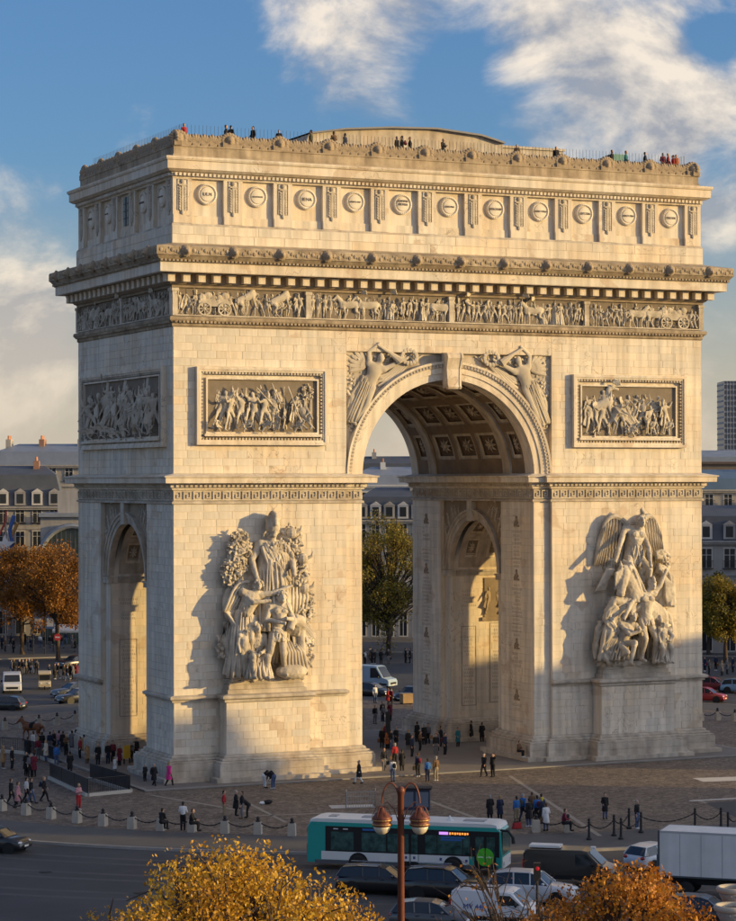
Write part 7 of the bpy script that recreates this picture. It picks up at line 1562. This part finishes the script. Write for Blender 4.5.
# brown horse standing by the queue
p = ground(32, 741); o = empty('brown_horse', p, 2.4, 'chestnut horse standing behind the queue at the left side arch', 'horse')
hm_ = HORSE.copy(); hm_.materials.clear(); hm_.materials.append(mat('chestnut', (.17, .065, .028), .6, .2, 3)); hm_.name = 'body'; link('body', hm_, None, o)
m = MB(); m.ball((-.05, 0, 1.5), (.25, .2, .08), 8, 6); m.box(-.2, .12, -.33, .33, 1.1, 1.45); m.build('saddle', cloth('black'), o)

# ================================================================== trees
def leaf_mat(name, cols, tr=.35):
    m = bpy.data.materials.new(name); m.use_nodes = True; t = m.node_tree; L = t.links.new; t.nodes.clear(); MATS[name] = m
    a = N(t, 'ShaderNodeAttribute', attribute_name='tone'); r = N(t, 'ShaderNodeValToRGB'); e = r.color_ramp.elements
    for i, c in enumerate(cols):
        q = e[i] if i < 2 else e.new(i/(len(cols)-1)); q.color = (*c, 1)
    for i in range(len(cols)): e[i].position = i/(len(cols)-1)
    for i, c in enumerate(cols): e[i].color = (*c, 1)
    L(a.outputs['Fac'], r.inputs[0]); d = N(t, 'ShaderNodeBsdfPrincipled'); d.inputs['Roughness'].default_value = .55; L(r.outputs[0], d.inputs['Base Color'])
    tl = N(t, 'ShaderNodeBsdfTranslucent'); L(r.outputs[0], tl.inputs['Color']); mx_ = N(t, 'ShaderNodeMixShader'); mx_.inputs[0].default_value = tr
    L(d.outputs[0], mx_.inputs[1]); L(tl.outputs[0], mx_.inputs[2]); o = N(t, 'ShaderNodeOutputMaterial'); L(mx_.outputs[0], o.inputs[0]); return m
BARK = mat('bark', (.07, .05, .038), .9, .25, 3, bump=.4)
def tree(name, label, loc, H, rad, nclump, nleaf, ls, lm, seed, group=None, trunk_h=.32, fill=.9, flat=1.0, rz=0, twigs=False):
    rg = random.Random(seed); o = empty(name, loc, rz, label, 'tree', group)
    tk = MB(); th = H*trunk_h; tk.path([(0, 0, -.1), (rg.uniform(-.1, .1), rg.uniform(-.1, .1), th*.5), (rg.uniform(-.2, .2), rg.uniform(-.2, .2), th), (rg.uniform(-.4, .4), rg.uniform(-.4, .4), H*.8)], [H*.028, H*.022, H*.019, H*.004], 9)
    cz = (th+H)/2; rz_ = (H-th)/2*1.02; cl = []; lf = MB()
    for i in range(nclump):
        while True:
            v = Vector((rg.uniform(-1, 1), rg.uniform(-1, 1), rg.uniform(-1, 1)))
            if .12 < v.length < 1: break
        v = v.normalized()*v.length**.45*rg.uniform(.82, 1.08); lob = 1.0+.17*math.sin(v.x*3.1+seed)*math.sin(v.y*3.7+seed*2.1)+.14*math.sin(v.z*4.3+v.x*5.1+seed*1.3); v = v*lob; c = Vector((v.x*rad, v.y*rad, cz+v.z*rz_)); cl.append(c)
        b0 = Vector((0, 0, th+(c.z-th)*rg.uniform(.1, .6))) if c.z > th else Vector((0, 0, th*.9)); mid = b0.lerp(c, .5)+Vector((0, 0, .06*H*rg.random())); w = H*(.008 if nleaf > 60 else .0042)
        tk.path([b0, mid, c], [w, w*.65, w*.22], 5)
        for q in range(3 if nleaf > 60 else 7): e = c+Vector((rg.gauss(0, 1), rg.gauss(0, 1), rg.gauss(.2, .8)))*rad*(.16 if nleaf > 60 else .22); tk.path([mid.lerp(c, .5), c.lerp(e, .5)+Vector((0, 0, .05)), e], [w*.4, w*.3, w*.12], 4)
    tr = tk.build('trunk', BARK, o)
    cr_ = rad*(.155 if nclump > 40 else .25)
    for c in cl:
        base = rg.uniform(.1, .9); k = int(nleaf*rg.uniform(.5, 1.3))
        for _ in range(k):
            gv = Vector((rg.gauss(0, 1), rg.gauss(0, 1), rg.gauss(0, .8))); gv = gv*min(1, 1.7/max(gv.length, .01)); p = c+gv*cr_; s = ls*rg.uniform(.6, 1.25)
            n_ = Vector((rg.uniform(-1, 1), rg.uniform(-1, 1), rg.uniform(-.4, 1.2))).normalized(); a = n_.orthogonal().normalized(); a.rotate(Matrix.Rotation(rg.uniform(0, 6.28), 3, n_)); bb = n_.cross(a)
            lf.tone = min(1, max(0, base*.6+rg.uniform(0, .45))); dr = Vector((0, 0, -.25*s))
            lf.add([p-a*s*.5, p+bb*s*.36+dr*.4, p+a*s*.5+dr, p-bb*s*.36+dr*.4], [(0, 1, 2, 3)])
    cw = lf.build('crown', lm, o); return o
GOLD = leaf_mat('golden_leaves', [(.20, .085, .01), (.46, .235, .018), (.66, .40, .03), (.70, .50, .07)])
ORNG = leaf_mat('orange_leaves', [(.16, .055, .008), (.36, .13, .012), (.54, .23, .02), (.6, .33, .04)])
RUSTL = leaf_mat('rust_leaves', [(.08, .04, .01), (.22, .09, .013), (.34, .15, .018), (.42, .2, .03)])
GREENL = leaf_mat('olive_leaves', [(.07, .07, .012), (.15, .135, .018), (.26, .2, .025), (.40, .27, .035)])
q = at(282, 480, 60); tree('plane_tree', 'golden-leaved plane tree in front of the bus and dark road', (q.x, q.y, -.14), 11.75, 3.9, 170, 420, .112, GOLD, 5, None, .35)
q = at(172, 480, 58); tree('plane_tree', 'smaller golden plane tree at the edge of the dark road', (q.x, q.y, -.14), 12.1, 2.9, 110, 400, .11, GOLD, 6, None, .4)
q = at(618, 480, 62); tree('plane_tree', 'orange-gold plane tree below the white box truck', (q.x, q.y, -.14), 11.9, 2.6, 110, 390, .11, ORNG, 8, None, .38)
q = at(515, 480, 66); tree('bare_tree', 'nearly bare tree with dark twigs over the white work van', (q.x, q.y, -.14), 10.7, 2.5, 80, 12, .1, ORNG, 9, None, .45)
q = at(443, 480, 64); tree('bare_tree', 'sparse brown tree rising between the lamp post and work van', (q.x, q.y, -.14), 9.9, 1.7, 34, 40, .1, RUSTL, 10, None, .45)
TG = 'trees round the far side of the square'
for (px, D, H, rad, lm, lab, sd_) in ((22, 300, 14.0, 4.2, RUSTL, 'rust-orange plane tree left of the arch, farther from the pier', 31), (58, 292, 13.4, 4.4, RUSTL, 'rust-orange plane tree left of the arch, beside the pier', 32), (388, 300, 17.2, 4.8, GREENL, 'olive-green plane tree framed by the great arch', 33), (352, 306, 15, 4, GREENL, 'olive-green tree half hidden behind the left pier', 34), (725, 285, 10.5, 3.2, GREENL, 'thin olive tree before the mansion right of the arch', 35), (708, 296, 9.5, 2.4, GREENL, 'low olive tree close to the right edge of the arch', 36)):
    q = at(px, 480, D); tree('plane_tree', lab, (q.x, q.y, 0), H, rad, 100, 150, .28, lm, sd_, TG, .14 if lm is GREENL and H > 14 else .3)
